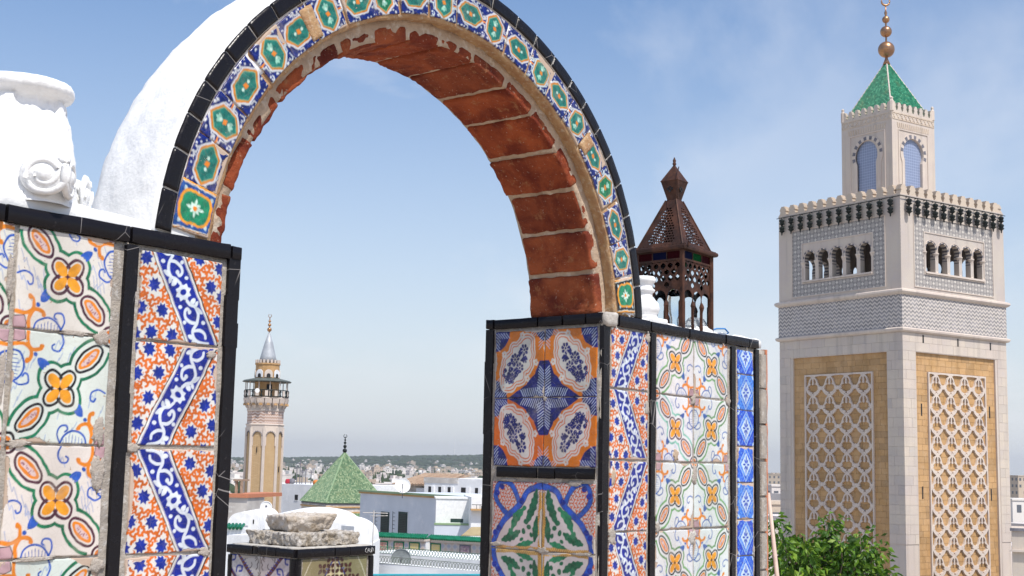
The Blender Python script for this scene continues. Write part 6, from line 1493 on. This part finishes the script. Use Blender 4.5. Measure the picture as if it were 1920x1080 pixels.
# dishes and aerials
def dish(px_, py_, D, r, label, mat='white', pole=1.0, face=None, group=None):
    p = at(px_, py_, D); e = empty('satellite_dish', (p.x, p.y, p.z - pole), 0, label, 'satellite dish', group); tocam = Vector((-p.x, -p.y, 0)).normalized() if face is None else Vector(face).normalized()
    Rm = tocam.to_track_quat('Z', 'Y').to_matrix().to_4x4(); T = Matrix.Translation((0, 0, pole)) @ Rm @ Matrix.Rotation(R_(-18), 4, 'X')
    q = MB(); prof = [(max(.01, r * t), -.12 * r + .25 * r * t * t * 1.0) for t in np.linspace(0, 1, 7)]; q.lathe(prof, 24, T=T, cap=False); q.lathe([(a, b - .02) for a, b in prof][::-1], 24, T=T, cap=False); q.tube([T @ Vector((r * math.cos(a), r * math.sin(a), .13 * r)) for a in np.linspace(0, 2 * PI, 25)[:-1]], .02, 5, closed=True); q.build('reflector', M[mat], e, smooth='auto')
    q = MB(); q.tube([T @ Vector((0, -r, .1 * r)), T @ Vector((0, -.1 * r, r * .8))], .02, 4); q.lathe([(.05, -.05), (.05, .06)], 8, T=T @ Matrix.Translation((0, -.1 * r, r * .8))); q.build('feed_arm', M['dkstone'], e)
    q = MB(); q.tube([(0, 0, 0), (0, 0, pole)], .03, 5); q.build('mast', M['dkstone'], e); return e
dish(755, 911, 99, .56, 'white satellite dish on the roof edge of the shuttered white house', pole=.9)
dish(499, 951, 60, .25, 'small white satellite dish in front of the octagonal minaret', pole=.5)
M['dishgrey'] = m_noisy('grey_mesh', (.16, .18, .18), (.22, .24, .24), 4, .6, 0)
dish(752, 1048, 52, .37, 'grey satellite dish in front of the white terrace railing', 'dishgrey', .55)
p = at(698, 960, 40); q = MB(); b_ = at(698, 1045, 40); h_ = p.z - b_.z; q.tube([(0, 0, 0), (0, 0, h_ + .05)], .018, 5); q.tube([(-.32, 0, h_ - .02), (.42, 0, h_ - .03)], .012, 4)
q.tube([(-.1, 0, h_ - .12), (.42, 0, h_ - .10)], .010, 4)
for i in range(6): q.tube([(-.3 + i * .13, -.1, h_ - .02), (-.3 + i * .13, .1, h_ - .02)], .006, 4)
tag(q.build('tv_aerial', M['grey_wall'], None, (b_.x, b_.y, b_.z)), 'rusty television aerial rising beside the low tiled pillar', 'aerial')

# parapet with green ridge tiles and ceramic panels; terrace walls and railings in front
M['ceramic_far'] = None
def far_tiles():
    t = NT('far_patterned_tiles'); co = t.coords('Object'); x, y, z = t.sep(co)
    a = t.math('FRACT', t.math('MULTIPLY', x, 3.1)); b = t.math('FRACT', t.math('MULTIPLY', z, 3.1)); d = t.math('ADD', t.math('ABSOLUTE', t.math('SUBTRACT', a, .5)), t.math('ABSOLUTE', t.math('SUBTRACT', b, .5)))
    col = t.mix(t.step(d, .30, .36), (.24, .30, .42), (.52, .46, .40)); col = t.mix(t.step(d, .62, .68), col, (.48, .33, .20)); return t.out(t.mix(t.noise(co, 3, 4), col, (.45, .42, .42)), .5)
M['ceramic_far'] = far_tiles()
M['ceramic_red'] = m_noisy('fan_panel_red', (.42, .16, .12), (.50, .42, .30), 9, .5, 0, c3=(.12, .14, .30)); M['ceramic_yel'] = m_noisy('fan_panel_yellow', (.55, .45, .16), (.50, .40, .20), 8, .5, 0, c3=(.18, .22, .42)); M['ceramic_dk'] = m_noisy('fan_panel_plum', (.22, .13, .20), (.42, .36, .36), 10, .5, 0, c3=(.48, .32, .14))
M['ridge_green'] = m_noisy('ridge_green_glaze', (.005, .11, .05), (.012, .17, .08), 4, .3, .2)
def tiled_parapet(pxL, pyL, pxR, pyR, D1, D2, hh, panels, label):
    a = at(pxL, pyL, D1); b = at(pxR, pyR, D2); w = math.hypot(b.x - a.x, b.y - a.y); k = (D1 + D2) / 2 / F_PX; zt = (a.z + b.z) / 2
    e = empty('tiled_parapet', (a.x, a.y, 0), math.atan2(b.y - a.y, b.x - a.x), label, 'parapet'); part(e, 'wall', 'white_soft', 0, w, .02, .5, 0, zt - 7 * k)
    part(e, 'tile_facing', 'ceramic_far', .02, w - .02, .0, .018, zt - hh * k, zt - 12.5 * k); part(e, 'white_band', 'trim', -.03, w + .03, -.08, .52, zt - 12 * k, zt - 8.2 * k)
    part(e, 'ridge_bed', 'ridge_green', -.03, w + .03, -.06, .5, zt - 8 * k, zt - 5 * k)
    n = int(w / .115)
    for i in range(n): q = MB(); x = (i + .5) * w / n; q.tube([(x, -.16, zt - 6.6 * k), (x, .30, zt - .6 * k)], .048, 6); q.build('ridge_tile', M['ridge_green'], e)
    for (p0, p1, m_) in panels:
        x0 = (p0 - pxL) / (pxR - pxL) * w; x1 = (p1 - pxL) / (pxR - pxL) * w; z0 = zt - hh * k + .02; z1 = zt - 14 * k; cx = (x0 + x1) / 2; r = (x1 - x0) / 2
        part(e, 'panel_border', 'ridge_green' if m_ != 'ceramic_dk' else 'dkstone', x0, x1, -.012, -.001, z0, z1); pn = part(e, 'ceramic_panel', m_, x0 + .06, x1 - .06, -.022, -.013, z0 + .02, z1 - .06)
        q = MB()
        for i in range(9):
            an = PI * (i + .5) / 9; q.add([], []); T = Matrix.Translation((cx, -.024, z0 + .12)) @ Matrix.Rotation(-(an - PI / 2), 4, 'Y'); q.prism([(-.02, .08), (.02, .08), (.06, r * .72), (0, r * .88), (-.06, r * .72)], -.006, .0, 0, T)
        tag(q.build('fan_motif', M['trim' if m_ != 'ceramic_yel' else 'ceramic_dk'], e), kind='stuff')
        q = MB(); q.prism([(r * .25 * math.cos(t), r * .25 * math.sin(t)) for t in np.linspace(0, PI, 9)], -.01, 0, 0, Matrix.Translation((cx, -.024, z0 + .12))); q.build('fan_centre', M['orange'], e)
    return e
tiled_parapet(682, 1000, 799, 1000.5, 61, 60, 46, ((708, 729, 'ceramic_red'), (739, 759, 'ceramic_red'), (768, 788, 'ceramic_yel')), 'upper stretch of tiled parapet with green ridge and three fan panels')
tiled_parapet(801, 1006, 930, 1007, 60.6, 59, 46, ((808, 828, 'ceramic_yel'), (863, 884, 'ceramic_dk')), 'lower stretch of tiled parapet with green ridge and two fan panels')
def railing(pxL, pyL, pxR, pyR, D1, D2, hpx, mat, name, label, n, style=0):
    a = at(pxL, pyL, D1); b = at(pxR, pyR, D2); k = (D1 + D2) / 2 / F_PX; h = hpx * k; d = b - a; L = d.length
    e = empty(name, a - Vector((0, 0, h)), 0, label, 'railing')
    for z in (0, h): q = MB(); q.tube([(0, 0, z), tuple(d + Vector((0, 0, z)))], .012, 5); q.build('rail', M[mat], e)
    for i in range(n):
        p = d * ((i + .5) / n); q = MB(); s_ = d / n * .42
        if style == 0: q.tube([p - s_ + Vector((0, 0, .02)), p + s_ + Vector((0, 0, h - .02))], .013, 4); q.tube([p + s_ + Vector((0, 0, .02)), p - s_ + Vector((0, 0, h - .02))], .013, 4)
        else: q.tube([p + s_ * math.cos(t) + Vector((0, 0, h / 2 + (h / 2 - .03) * math.sin(t))) for t in np.linspace(0, 2 * PI, 11)[:-1]], .012, 4, closed=True)
        q.build('railing_panel' if style else 'cross_bars', M[mat], e)
    return e
M['rail_green'] = m_noisy('green_railing_paint', (.05, .13, .09), (.08, .17, .12), 3, .5, 0); M['rail_pale'] = m_noisy('pale_railing_paint', (.16, .19, .15), (.12, .14, .12), 3, .6, 0)
railing(684, 1022, 930, 1041, 54, 50.5, 12, 'rail_green', 'green_railing', 'green lattice railing running in front of the ceramic panels', 46)
railing(684, 1040, 930, 1061, 49, 45.5, 13, 'rail_pale', 'pale_railing', 'pale looped railing on top of the low white wall', 44, 1)
def walln(pxL, pyL, pxR, pyR, D1, D2, th, label, mat='white', name='low_wall'):
    a = at(pxL, pyL, D1); b = at(pxR, pyR, D2); q = MB(); n = Vector((-(b.y - a.y), b.x - a.x, 0)).normalized() * th; c = [a, b, b + n, a + n]
    q.add([(p.x, p.y, 0) for p in c] + [tuple(p) for p in c], [(3, 2, 1, 0), (4, 5, 6, 7), (0, 1, 5, 4), (1, 2, 6, 5), (2, 3, 7, 6), (3, 0, 4, 7)]); return tag(q.build(name, M[mat]), label, 'wall')
walln(684, 1034.5, 935, 1054, 54, 50.4, 2.6, 'white terrace wall under the green lattice railing', 'white'); walln(684, 1053.5, 935, 1075, 49, 45.4, .5, 'lower white wall under the pale looped railing', 'white_soft')
M['teal'] = m_noisy('teal_paint', (.02, .35, .42), (.02, .30, .38), 3, .4, 0)
a = at(690, 1078, 30); b = at(905, 1078, 29.5); q = MB(); q.tube([a, b], .025, 6); tag(q.build('teal_rail', M['teal']), 'teal painted rail at the bottom between the two pillars', 'rail')
q = MB(); q.box(-13, 12, 36, 110, 11.9, 12.0); 
for (x0, x1, y0, y1, zt) in ((-12, 12, 64, 84, EYE - 4.1),): pass
# vaulted white roofs behind the stones
def vault(pxL, pxR, py_, D, L, hpx, label, rz=0.0, body=.9):
    a = at(pxL, py_, D); b = at(pxR, py_, D); w = b.x - a.x; k = D / F_PX; e = empty('white_vault', (a.x, a.y, 0), rz, label, 'vaulted roof'); h = hpx * k
    q = MB(); n = 20; q.prism([(w / 2 + w / 2 * math.cos(t), a.z - h + h * math.sin(t) ** .8) for t in np.linspace(0, PI, n)], 0, L); q.build('vault', M['white'], e, smooth='auto'); part(e, 'wall', 'white', -.04, w + .04, .03, L - .03, 0, a.z - h); return e
vault(428, 478, 960, 46, 5, 24, 'rounded white vault at the far left behind the low pillar', .0)
e = vault(466, 486, 957.5, 42, 1.1, 42, 'narrow upright white gable with a slit, left of the stones', .0); part(e, 'slit', 'dark', .15, .19, -.01, .03, at(470, 982, 42).z, at(470, 974, 42).z)
vault(478, 640, 959, 47, 6, 34, 'long white vault behind the upper stone block', .0); vault(560, 684, 977, 43, 5, 46, 'rounded white vault to the right behind the stones', .0)
walln(428, 1003, 520, 1004, 30, 29.6, 2.0, 'white roof slab low on the left behind the tiled pillar', 'white'); walln(640, 985, 664, 987, 26, 25, .3, 'white buttress right of the stones', 'white'); 
a = at(436, 984, 33); b = at(456, 985, 33)
e = empty('green_edged_wall', (a.x - 1.0, a.y, 0), 0, 'stub of wall with dark green ridge tiles beside the left pillar', 'wall'); part(e, 'wall', 'white_soft', 0, 1.24, 0, .4, 0, a.z - .10)
for i in range(14): q = MB(); q.tube([(.05 + i * .09, -.08, a.z - .08), (.05 + i * .09, .3, a.z + .0)], .04, 6); q.build('ridge_tile', M['ridge_green'], e)
# left strip: house with red roof edge and pillar
e, w, zt, k = pt_building('grey_house', 'grey house with a red roof edge in the gap beside the left pillar', 'house', 425, 932, 90, 464, 934, 89.7, 3, 'grey_wall'); part(e, 'roof_edge', 'red' if 0 else 'orange_edge', -.1, w + .1, -.15, 6, zt + .003, zt + 7 * k)
part(e, 'roof_shelter', 'brown_tile', .2, w * .5, .5, 2.0, zt + 30 * k, zt + 33 * k)
for x in (.3, w * .45): part(e, 'post', 'brown_tile', x, x + .15, .6, .75, zt + 7 * k + .004, zt + 30 * k - .003)
# right edge
e, w, zt, k = pt_building('sandstone_building', 'pale sandstone wall end with a moulded cornice at the right edge of the picture', 'building', 1897, 995, 78, 2100, 1003, 76, 8, 'marble')
part(e, 'cornice', 'dkstone', -.1, w, -.12, .5, zt + .003, zt + 5 * k); part(e, 'cornice', 'trim', -.16, w, -.22, -.004, zt - 38 * k, zt - 34 * k)

# ================================================================= TREE
def leaf_mat():
    t = NT('sunlit_leaves'); g = t.n('ShaderNodeNewGeometry').outputs['Random Per Island']
    col = t.ramp(g, [(0, (.02, .055, .006)), (.4, (.055, .14, .012)), (.8, (.13, .25, .02)), (1, (.22, .32, .03))])
    d = t.n('ShaderNodeBsdfTranslucent'); t.put(t.mix(.5, col, (.20, .34, .03)), d.inputs['Color']); ad = t.n('ShaderNodeMixShader'); ad.inputs[0].default_value = .32
    t.out(col, .45, None, 0, .35); t.t.links.new(t.b.outputs[0], ad.inputs[1]); t.t.links.new(d.outputs[0], ad.inputs[2]); t.t.links.new(ad.outputs[0], t.o.inputs[0]); return t.m
M['leaf'] = leaf_mat(); M['bark'] = m_noisy('bark', (.16, .12, .09), (.10, .08, .06), 3, .9, .8, 20, .01)
def make_leaf(mb, p, d, s, rg):
    d = d.normalized(); side = d.cross(Vector((rg.gauss(0, 1), rg.gauss(0, 1), rg.gauss(0, 1)))).normalized(); up = side.cross(d)
    w = s * .30; fold = up * (w * .35); droop = Vector((0, 0, -s * .22))
    b = len(mb.v); m1 = p + d * s * .5; tip = p + d * s + droop
    mb.add([p, m1 + side * w + fold, m1 + d * s * .12, m1 - side * w + fold, tip], [(0, 1, 2), (0, 2, 3), (1, 4, 2), (2, 4, 3)])
trg = random.Random(21)
tb = at(1560, 1040, 29.5); tree = empty('broadleaf_tree', (tb.x, tb.y, 0), 0, 'bright green leafy treetop in front of the square minaret', 'tree')
q = MB(); mid = Vector((0, 0, EYE - 4.6)); q.tube([(0, 0, 0), (.1, .1, 6), (0, 0, 12), mid], [.28, .24, .18, .12], 10)
tips = []
spots = [(1452, 972, -.2), (1447, 1000, .2), (1465, 1010, -.4), (1480, 1030, .3), (1500, 1004, -.3), (1512, 1012, .0), (1530, 1020, .4), (1545, 1008, .3), (1558, 972, .1), (1560, 990, .1), (1578, 1018, -.2), (1600, 1035, .2), (1618, 1000, -.2), (1612, 1022, -.1), (1632, 1040, .2), (1650, 1018, .0), (1640, 1060, .3), (1668, 1072, -.1), (1590, 1062, .0), (1560, 1050, .3), (1520, 1055, -.3), (1490, 1065, .1), (1460, 1050, .2), (1545, 1085, 0), (1610, 1090, .2), (1660, 1100, .1), (1480, 1100, .0), (1520, 1110, .4), (1580, 1120, -.3), (1450, 1085, .0)]
for px_, py_, dy in spots: tips.append(at(px_, py_, 29.5 + dy * 2.2) - Vector((tb.x, tb.y, 0)))
for i in range(70): a = trg.uniform(0, 2 * PI); r = trg.uniform(.3, 2.3); tips.append(Vector((r * math.cos(a), r * math.sin(a) * .9 + .4, EYE - 2.35 - trg.uniform(0, 2.6) - .16 * r * r)))
lv = MB()
for t in tips:
    base = mid + Vector((t.x * .25, t.y * .25, (t.z - mid.z) * .35)); q.tube([base if i == 0 else base.lerp(t, i / 4) + Vector((trg.gauss(0, .05), trg.gauss(0, .05), .10 * math.sin(i * .8))) for i in range(5)], [.05, .035, .022, .014, .006], 5)
    for j in range(120):
        u = trg.random() ** .6; c = base.lerp(t, .45 + .55 * u); rr = .30 * (1.05 - .75 * u); p = c + Vector((trg.gauss(0, rr), trg.gauss(0, rr), trg.gauss(0, rr * .8)))
        d = (p - c) + Vector((trg.gauss(0, .12), trg.gauss(0, .12), -.10)); make_leaf(lv, p, d, trg.uniform(.12, .21), trg)
q.build('trunk', M['bark'], tree, smooth=True); tag(lv.build('crown', M['leaf'], tree), kind='stuff')

# ================================================================= CITY, HILLS, GROUND
M['ground'] = m_noisy('city_ground', (.46, .41, .36), (.36, .33, .28), .02, .95, 0, c3=(.14, .17, .10))
q = MB(); n = 24; q.add([(-3900, -900, 0), (5600, -900, 0), (5600, 8600, 0), (-3900, 8600, 0)], [(0, 1, 2, 3)]); tag(q.build('city_ground', M['ground']), kind='structure')
def hillz(x, y):
    c = x / y
    prof = np.interp(c, [-.6, -.30, -.20, -.155, -.10, -.02, .04, .10, .16, .3], [6, 14, 18, 26, 36, 50, 44, 20, 4, 0])
    r = max(0, min(1, (y - 3300) / 1900)); r = r * r * (3 - 2 * r); return prof * r * (.92 + .10 * noise.noise(Vector((x / 420, y / 600, 3)))) + 2.2 * r * noise.noise(Vector((x / 130, y / 160, 1)))
M['forest'] = m_noisy('wooded_hillside', (.035, .055, .025), (.06, .075, .035), .012, .95, 0, c3=(.20, .17, .11))
xs_ = np.linspace(-3200, 1500, 110); ys_ = np.linspace(3200, 5800, 46); vs = []; fs = []
for y in ys_:
    for x in xs_: vs.append((x, y, hillz(x, y) + .4 - (3 if y == ys_[0] else 0)))
nx_ = len(xs_)
for j in range(len(ys_) - 1):
    for i in range(nx_ - 1): fs.append((j * nx_ + i, j * nx_ + i + 1, (j + 1) * nx_ + i + 1, (j + 1) * nx_ + i))
q = MB(); q.add(vs, fs); tag(q.build('wooded_hills', M['forest'], smooth=True), kind='structure')
M['far_tree'] = m_noisy('far_foliage', (.022, .040, .018), (.045, .065, .028), .05, .95, 0)
frg = random.Random(5); q = MB()
def blob(q, x, y, z, r, h):
    n = 6; a0 = frg.random() * 6; vs = [(x, y, z + h)]
    for k, (rr, zz) in enumerate(((.75, .75), (1.0, .35), (.7, 0))):
        for i in range(n): a = a0 + 2 * PI * i / n; j_ = frg.uniform(.8, 1.2); vs.append((x + r * rr * j_ * math.cos(a), y + r * rr * j_ * math.sin(a), z + h * zz))
    f = [(0, 1 + i, 1 + (i + 1) % n) for i in range(n)]
    for k in range(2): f += [(1 + k * n + i, 1 + (k + 1) * n + i, 1 + (k + 1) * n + (i + 1) % n, 1 + k * n + (i + 1) % n) for i in range(n)]
    q.add(vs, f)
for i in range(4200):
    y = frg.uniform(3900, 5600); x = frg.uniform(-.34, .13) * y; z = hillz(x, y)
    if z < 8 or noise.noise(Vector((x / 160, y / 160, 8))) < -.35: continue
    blob(q, x, y, z - 1, frg.uniform(7, 15), frg.uniform(4, 8))
tag(q.build('hillside_wood', M['far_tree'], smooth=True), 'dark wood covering the distant hills', 'wood', kind='stuff')
q = MB()
for i in range(1100):
    y = 500 + 3400 * frg.random() ** 1.3; x = frg.uniform(-.30, .42) * y
    if frg.random() < .3: q.lathe([(1.2, hillz(x, y)), (1.6, hillz(x, y) + 4), (.1, hillz(x, y) + frg.uniform(8, 12))], 5, T=Matrix.Translation((x, y, 0)))
    else: blob(q, x, y, hillz(x, y), frg.uniform(3, 6), frg.uniform(4, 8))
tag(q.build('city_trees', M['far_tree'], smooth=True), 'scattered dark trees among the far white houses', 'trees', kind='stuff')
M['far_white'] = m_noisy('far_white_wall', (.74, .72, .69), (.60, .58, .55), .06, .9, 0, objr=.22); M['far_cream'] = m_noisy('far_cream_wall', (.52, .44, .35), (.44, .38, .31), .06, .9, 0, objr=.2)
M['far_win'] = m_noisy('far_window', (.10, .11, .13), (.14, .15, .17), .1, .5, 0); M['far_red'] = m_noisy('far_red_roof', (.42, .17, .10), (.36, .15, .09), .1, .9, 0)
def house_mesh(w, d, h, floors, rg, wing=True):
    q = MB(); q.box(-w / 2, w / 2, -d / 2, d / 2, 0, h); q.box(-w / 2 - .2, w / 2 + .2, -d / 2 - .2, d / 2 + .2, h + .02, h + .5)
    if wing: a = rg.uniform(-.3, .1) * w; q.box(a, a + w * .35, -d * .2, d * .3, h + .52, h + 2.6)
    for side in (0, 1):
        L = w if side == 0 else d; nwin = max(2, int(L / 3.0))
        for f in range(floors):
            for i in range(nwin):
                if rg.random() < .12: continue
                s_ = -L / 2 + (i + .5) * L / nwin; z = (f + .35) * h / floors; a, b = s_ - .6, s_ + .6
                if side == 0: q.box(a, b, -d / 2 - .06, -d / 2 + .3, z, z + h / floors * .42, 1)
                else: q.box(-w / 2 - .06, -w / 2 + .3, a, b, z, z + h / floors * .42, 1); q.box(w / 2 - .3, w / 2 + .06, a, b, z, z + h / floors * .42, 1)
    return q
hrg = random.Random(9); hm = []
for i in range(12):
    w, d = hrg.uniform(8, 17), hrg.uniform(8, 13); fl_ = hrg.choice((1, 2, 2, 3)); me = house_mesh(w, d, fl_ * 3.1, fl_, hrg).mesh('far_house', [M['far_white' if i % 4 else 'far_cream'], M['far_win']]); hm.append(me)
placed = []; cnt = 0
def zone():
    r = hrg.random()
    if r < .80: return hrg.uniform(-.214, -.022)
    if r < .88: return hrg.uniform(.192, .205)
    return hrg.uniform(.358, .40)
while cnt < 285:
    y = 450 + 3900 * hrg.random() ** .85; c = zone(); x = c * y
    if c > 0 and y > 3300: continue
    if any((x - a) ** 2 + (y - b) ** 2 < (13 + y * .003) ** 2 for a, b in placed): continue
    if hillz(x, y) > 16: continue
    placed.append((x, y)); g = cnt
    o = link('far_house', hrg.choice(hm), None, (x, y, hillz(x, y) - .5), (0, 0, hrg.uniform(-.5, .9))); s_ = hrg.uniform(.9, 1.3); o.scale = (s_, s_, hrg.uniform(.85, 1.25))
    tag(o, 'small flat roofed house in the white town spread below the hills', 'house', 'flat roofed houses of the far town'); cnt += 1
# the town goes on beyond what the arch frames
q = MB(); trg2 = random.Random(77); tgt = 0
SECT = ((-.47, -.225), (-.015, .185), (.215, .350), (.405, .60))
def cube_house(x, y, w, d, h, a):
    T = Matrix.Translation((x, y, 0)) @ Matrix.Rotation(a, 4, 'Z'); q.box(-w / 2, w / 2, -d / 2, d / 2, hillz(x, y) - .5, hillz(x, y) + h, 0, T)
    if w > 7:
        for i in range(3): s_ = -w / 2 + (i + .5) * w / 3; q.box(s_ - .6, s_ + .6, -d / 2 - .05, -d / 2 + .3, hillz(x, y) + h - 2.6, hillz(x, y) + h - 1.2, 1, T)
for i in range(900):
    s0, s1 = trg2.choice(SECT); y = 500 + 3600 * trg2.random() ** .9; x = trg2.uniform(s0, s1) * y; cube_house(x, y, trg2.uniform(8, 20), trg2.uniform(8, 14), trg2.uniform(4, 11), trg2.uniform(-.5, .9))
for i in range(260):
    s0, s1 = trg2.choice(SECT); y = trg2.uniform(125, 500); x = trg2.uniform(s0, s1) * y
    if (x - ctr.x) ** 2 + (y - ctr.y) ** 2 < 400: continue
    cube_house(x, y, trg2.uniform(8, 15), trg2.uniform(8, 14), trg2.uniform(9, 15.5), trg2.uniform(-.5, .9))
tag(q.build('spreading_town', [M['far_white'], M['far_win']]), 'mass of white flat roofed houses spreading on either side of the arch', 'town', kind='stuff')
# named far landmarks
def far_block(px_, py_, D, w, d, h, fl_, label, rz=0.1, mat='far_white', name='apartment_block'):
    p = at(px_, py_, D); q = house_mesh(w, d, h, fl_, random.Random(px_), False); o = q.build(name, [M[mat], M['far_win']], None, (p.x, p.y, p.z - h), (0, 0, rz)); tag(o, label, 'building')
    return o
far_block(737, 880, 2300, 72, 14, 24, 4, 'long white institutional block right of the green pyramid', .05); far_block(690, 888, 2100, 40, 14, 16, 3, 'second long white block, half behind the green pyramid', .2)
far_block(1906, 893, 700, 5.2 * 1.0, 9, 31, 9, 'tall cream apartment tower at the right edge', .3, 'far_cream'); far_block(1448, 890, 900, 9, 9, 28, 8, 'grey apartment tower seen between the right pillar and the square minaret', .1, 'far_cream')
far_block(1450, 912, 320, 5, 6, 26, 6, 'white house with small windows under the grey apartment tower', .4); far_block(1905, 938, 330, 7, 8, 26, 6, 'white flats with a long balcony at the right edge', .2); far_block(1450, 945, 200, 5, 6, 24, 5, 'pale house just above the treetop by the right pillar', .3, 'far_cream')
far_block(720, 905, 900, 18, 12, 16, 4, 'cream flats between the green roof and the brown roofed house', .2, 'far_cream'); far_block(733, 908, 620, 14, 9, 12, 3, 'grey white flats behind the satellite dish', .1)
p = at(850.5, 893, 5000); q = MB(); q.lathe([(3.0, 0), (2.2, 30), (1.6, 90), (1.0, 150)], 8)
mz = hillz(p.x, 5000); top = at(851, 817, 5000).z; q2 = MB(); q2.lathe([(2.0, mz), (1.6, mz + (top - mz) * .5), (.9, top)], 8, T=Matrix.Translation((p.x, 5000, 0))); M['mast'] = m_noisy('mast_paint', (.80, .80, .80), (.75, .75, .75), .1, .6, 0); tag(q2.build('radio_mast', M['mast']), 'tall thin white mast on the wooded hill', 'mast')
far_block(842, 869, 4300, 34, 20, 14, 2, 'small white building alone among the trees of the hill', .1, name='hill_building')
# ---------------------------------------------------------------- haze
hz_ = MB(); hz_.box(-4000, 5700, -1000, 8700, -1.2, 130)
hm_ = bpy.data.materials.new('haze'); hm_.use_nodes = True; ht = hm_.node_tree; ht.nodes.clear(); ho = ht.nodes.new('ShaderNodeOutputMaterial'); hv = ht.nodes.new('ShaderNodeVolumePrincipled'); ht.links.new(hv.outputs[0], ho.inputs['Volume'])
hv.inputs['Color'].default_value = (.92, .93, .97, 1); hv.inputs['Density'].default_value = HAZE; hv.inputs['Anisotropy'].default_value = .3
tag(hz_.build('haze', hm_), 'pale haze over the far town and hills', 'haze', kind='stuff')
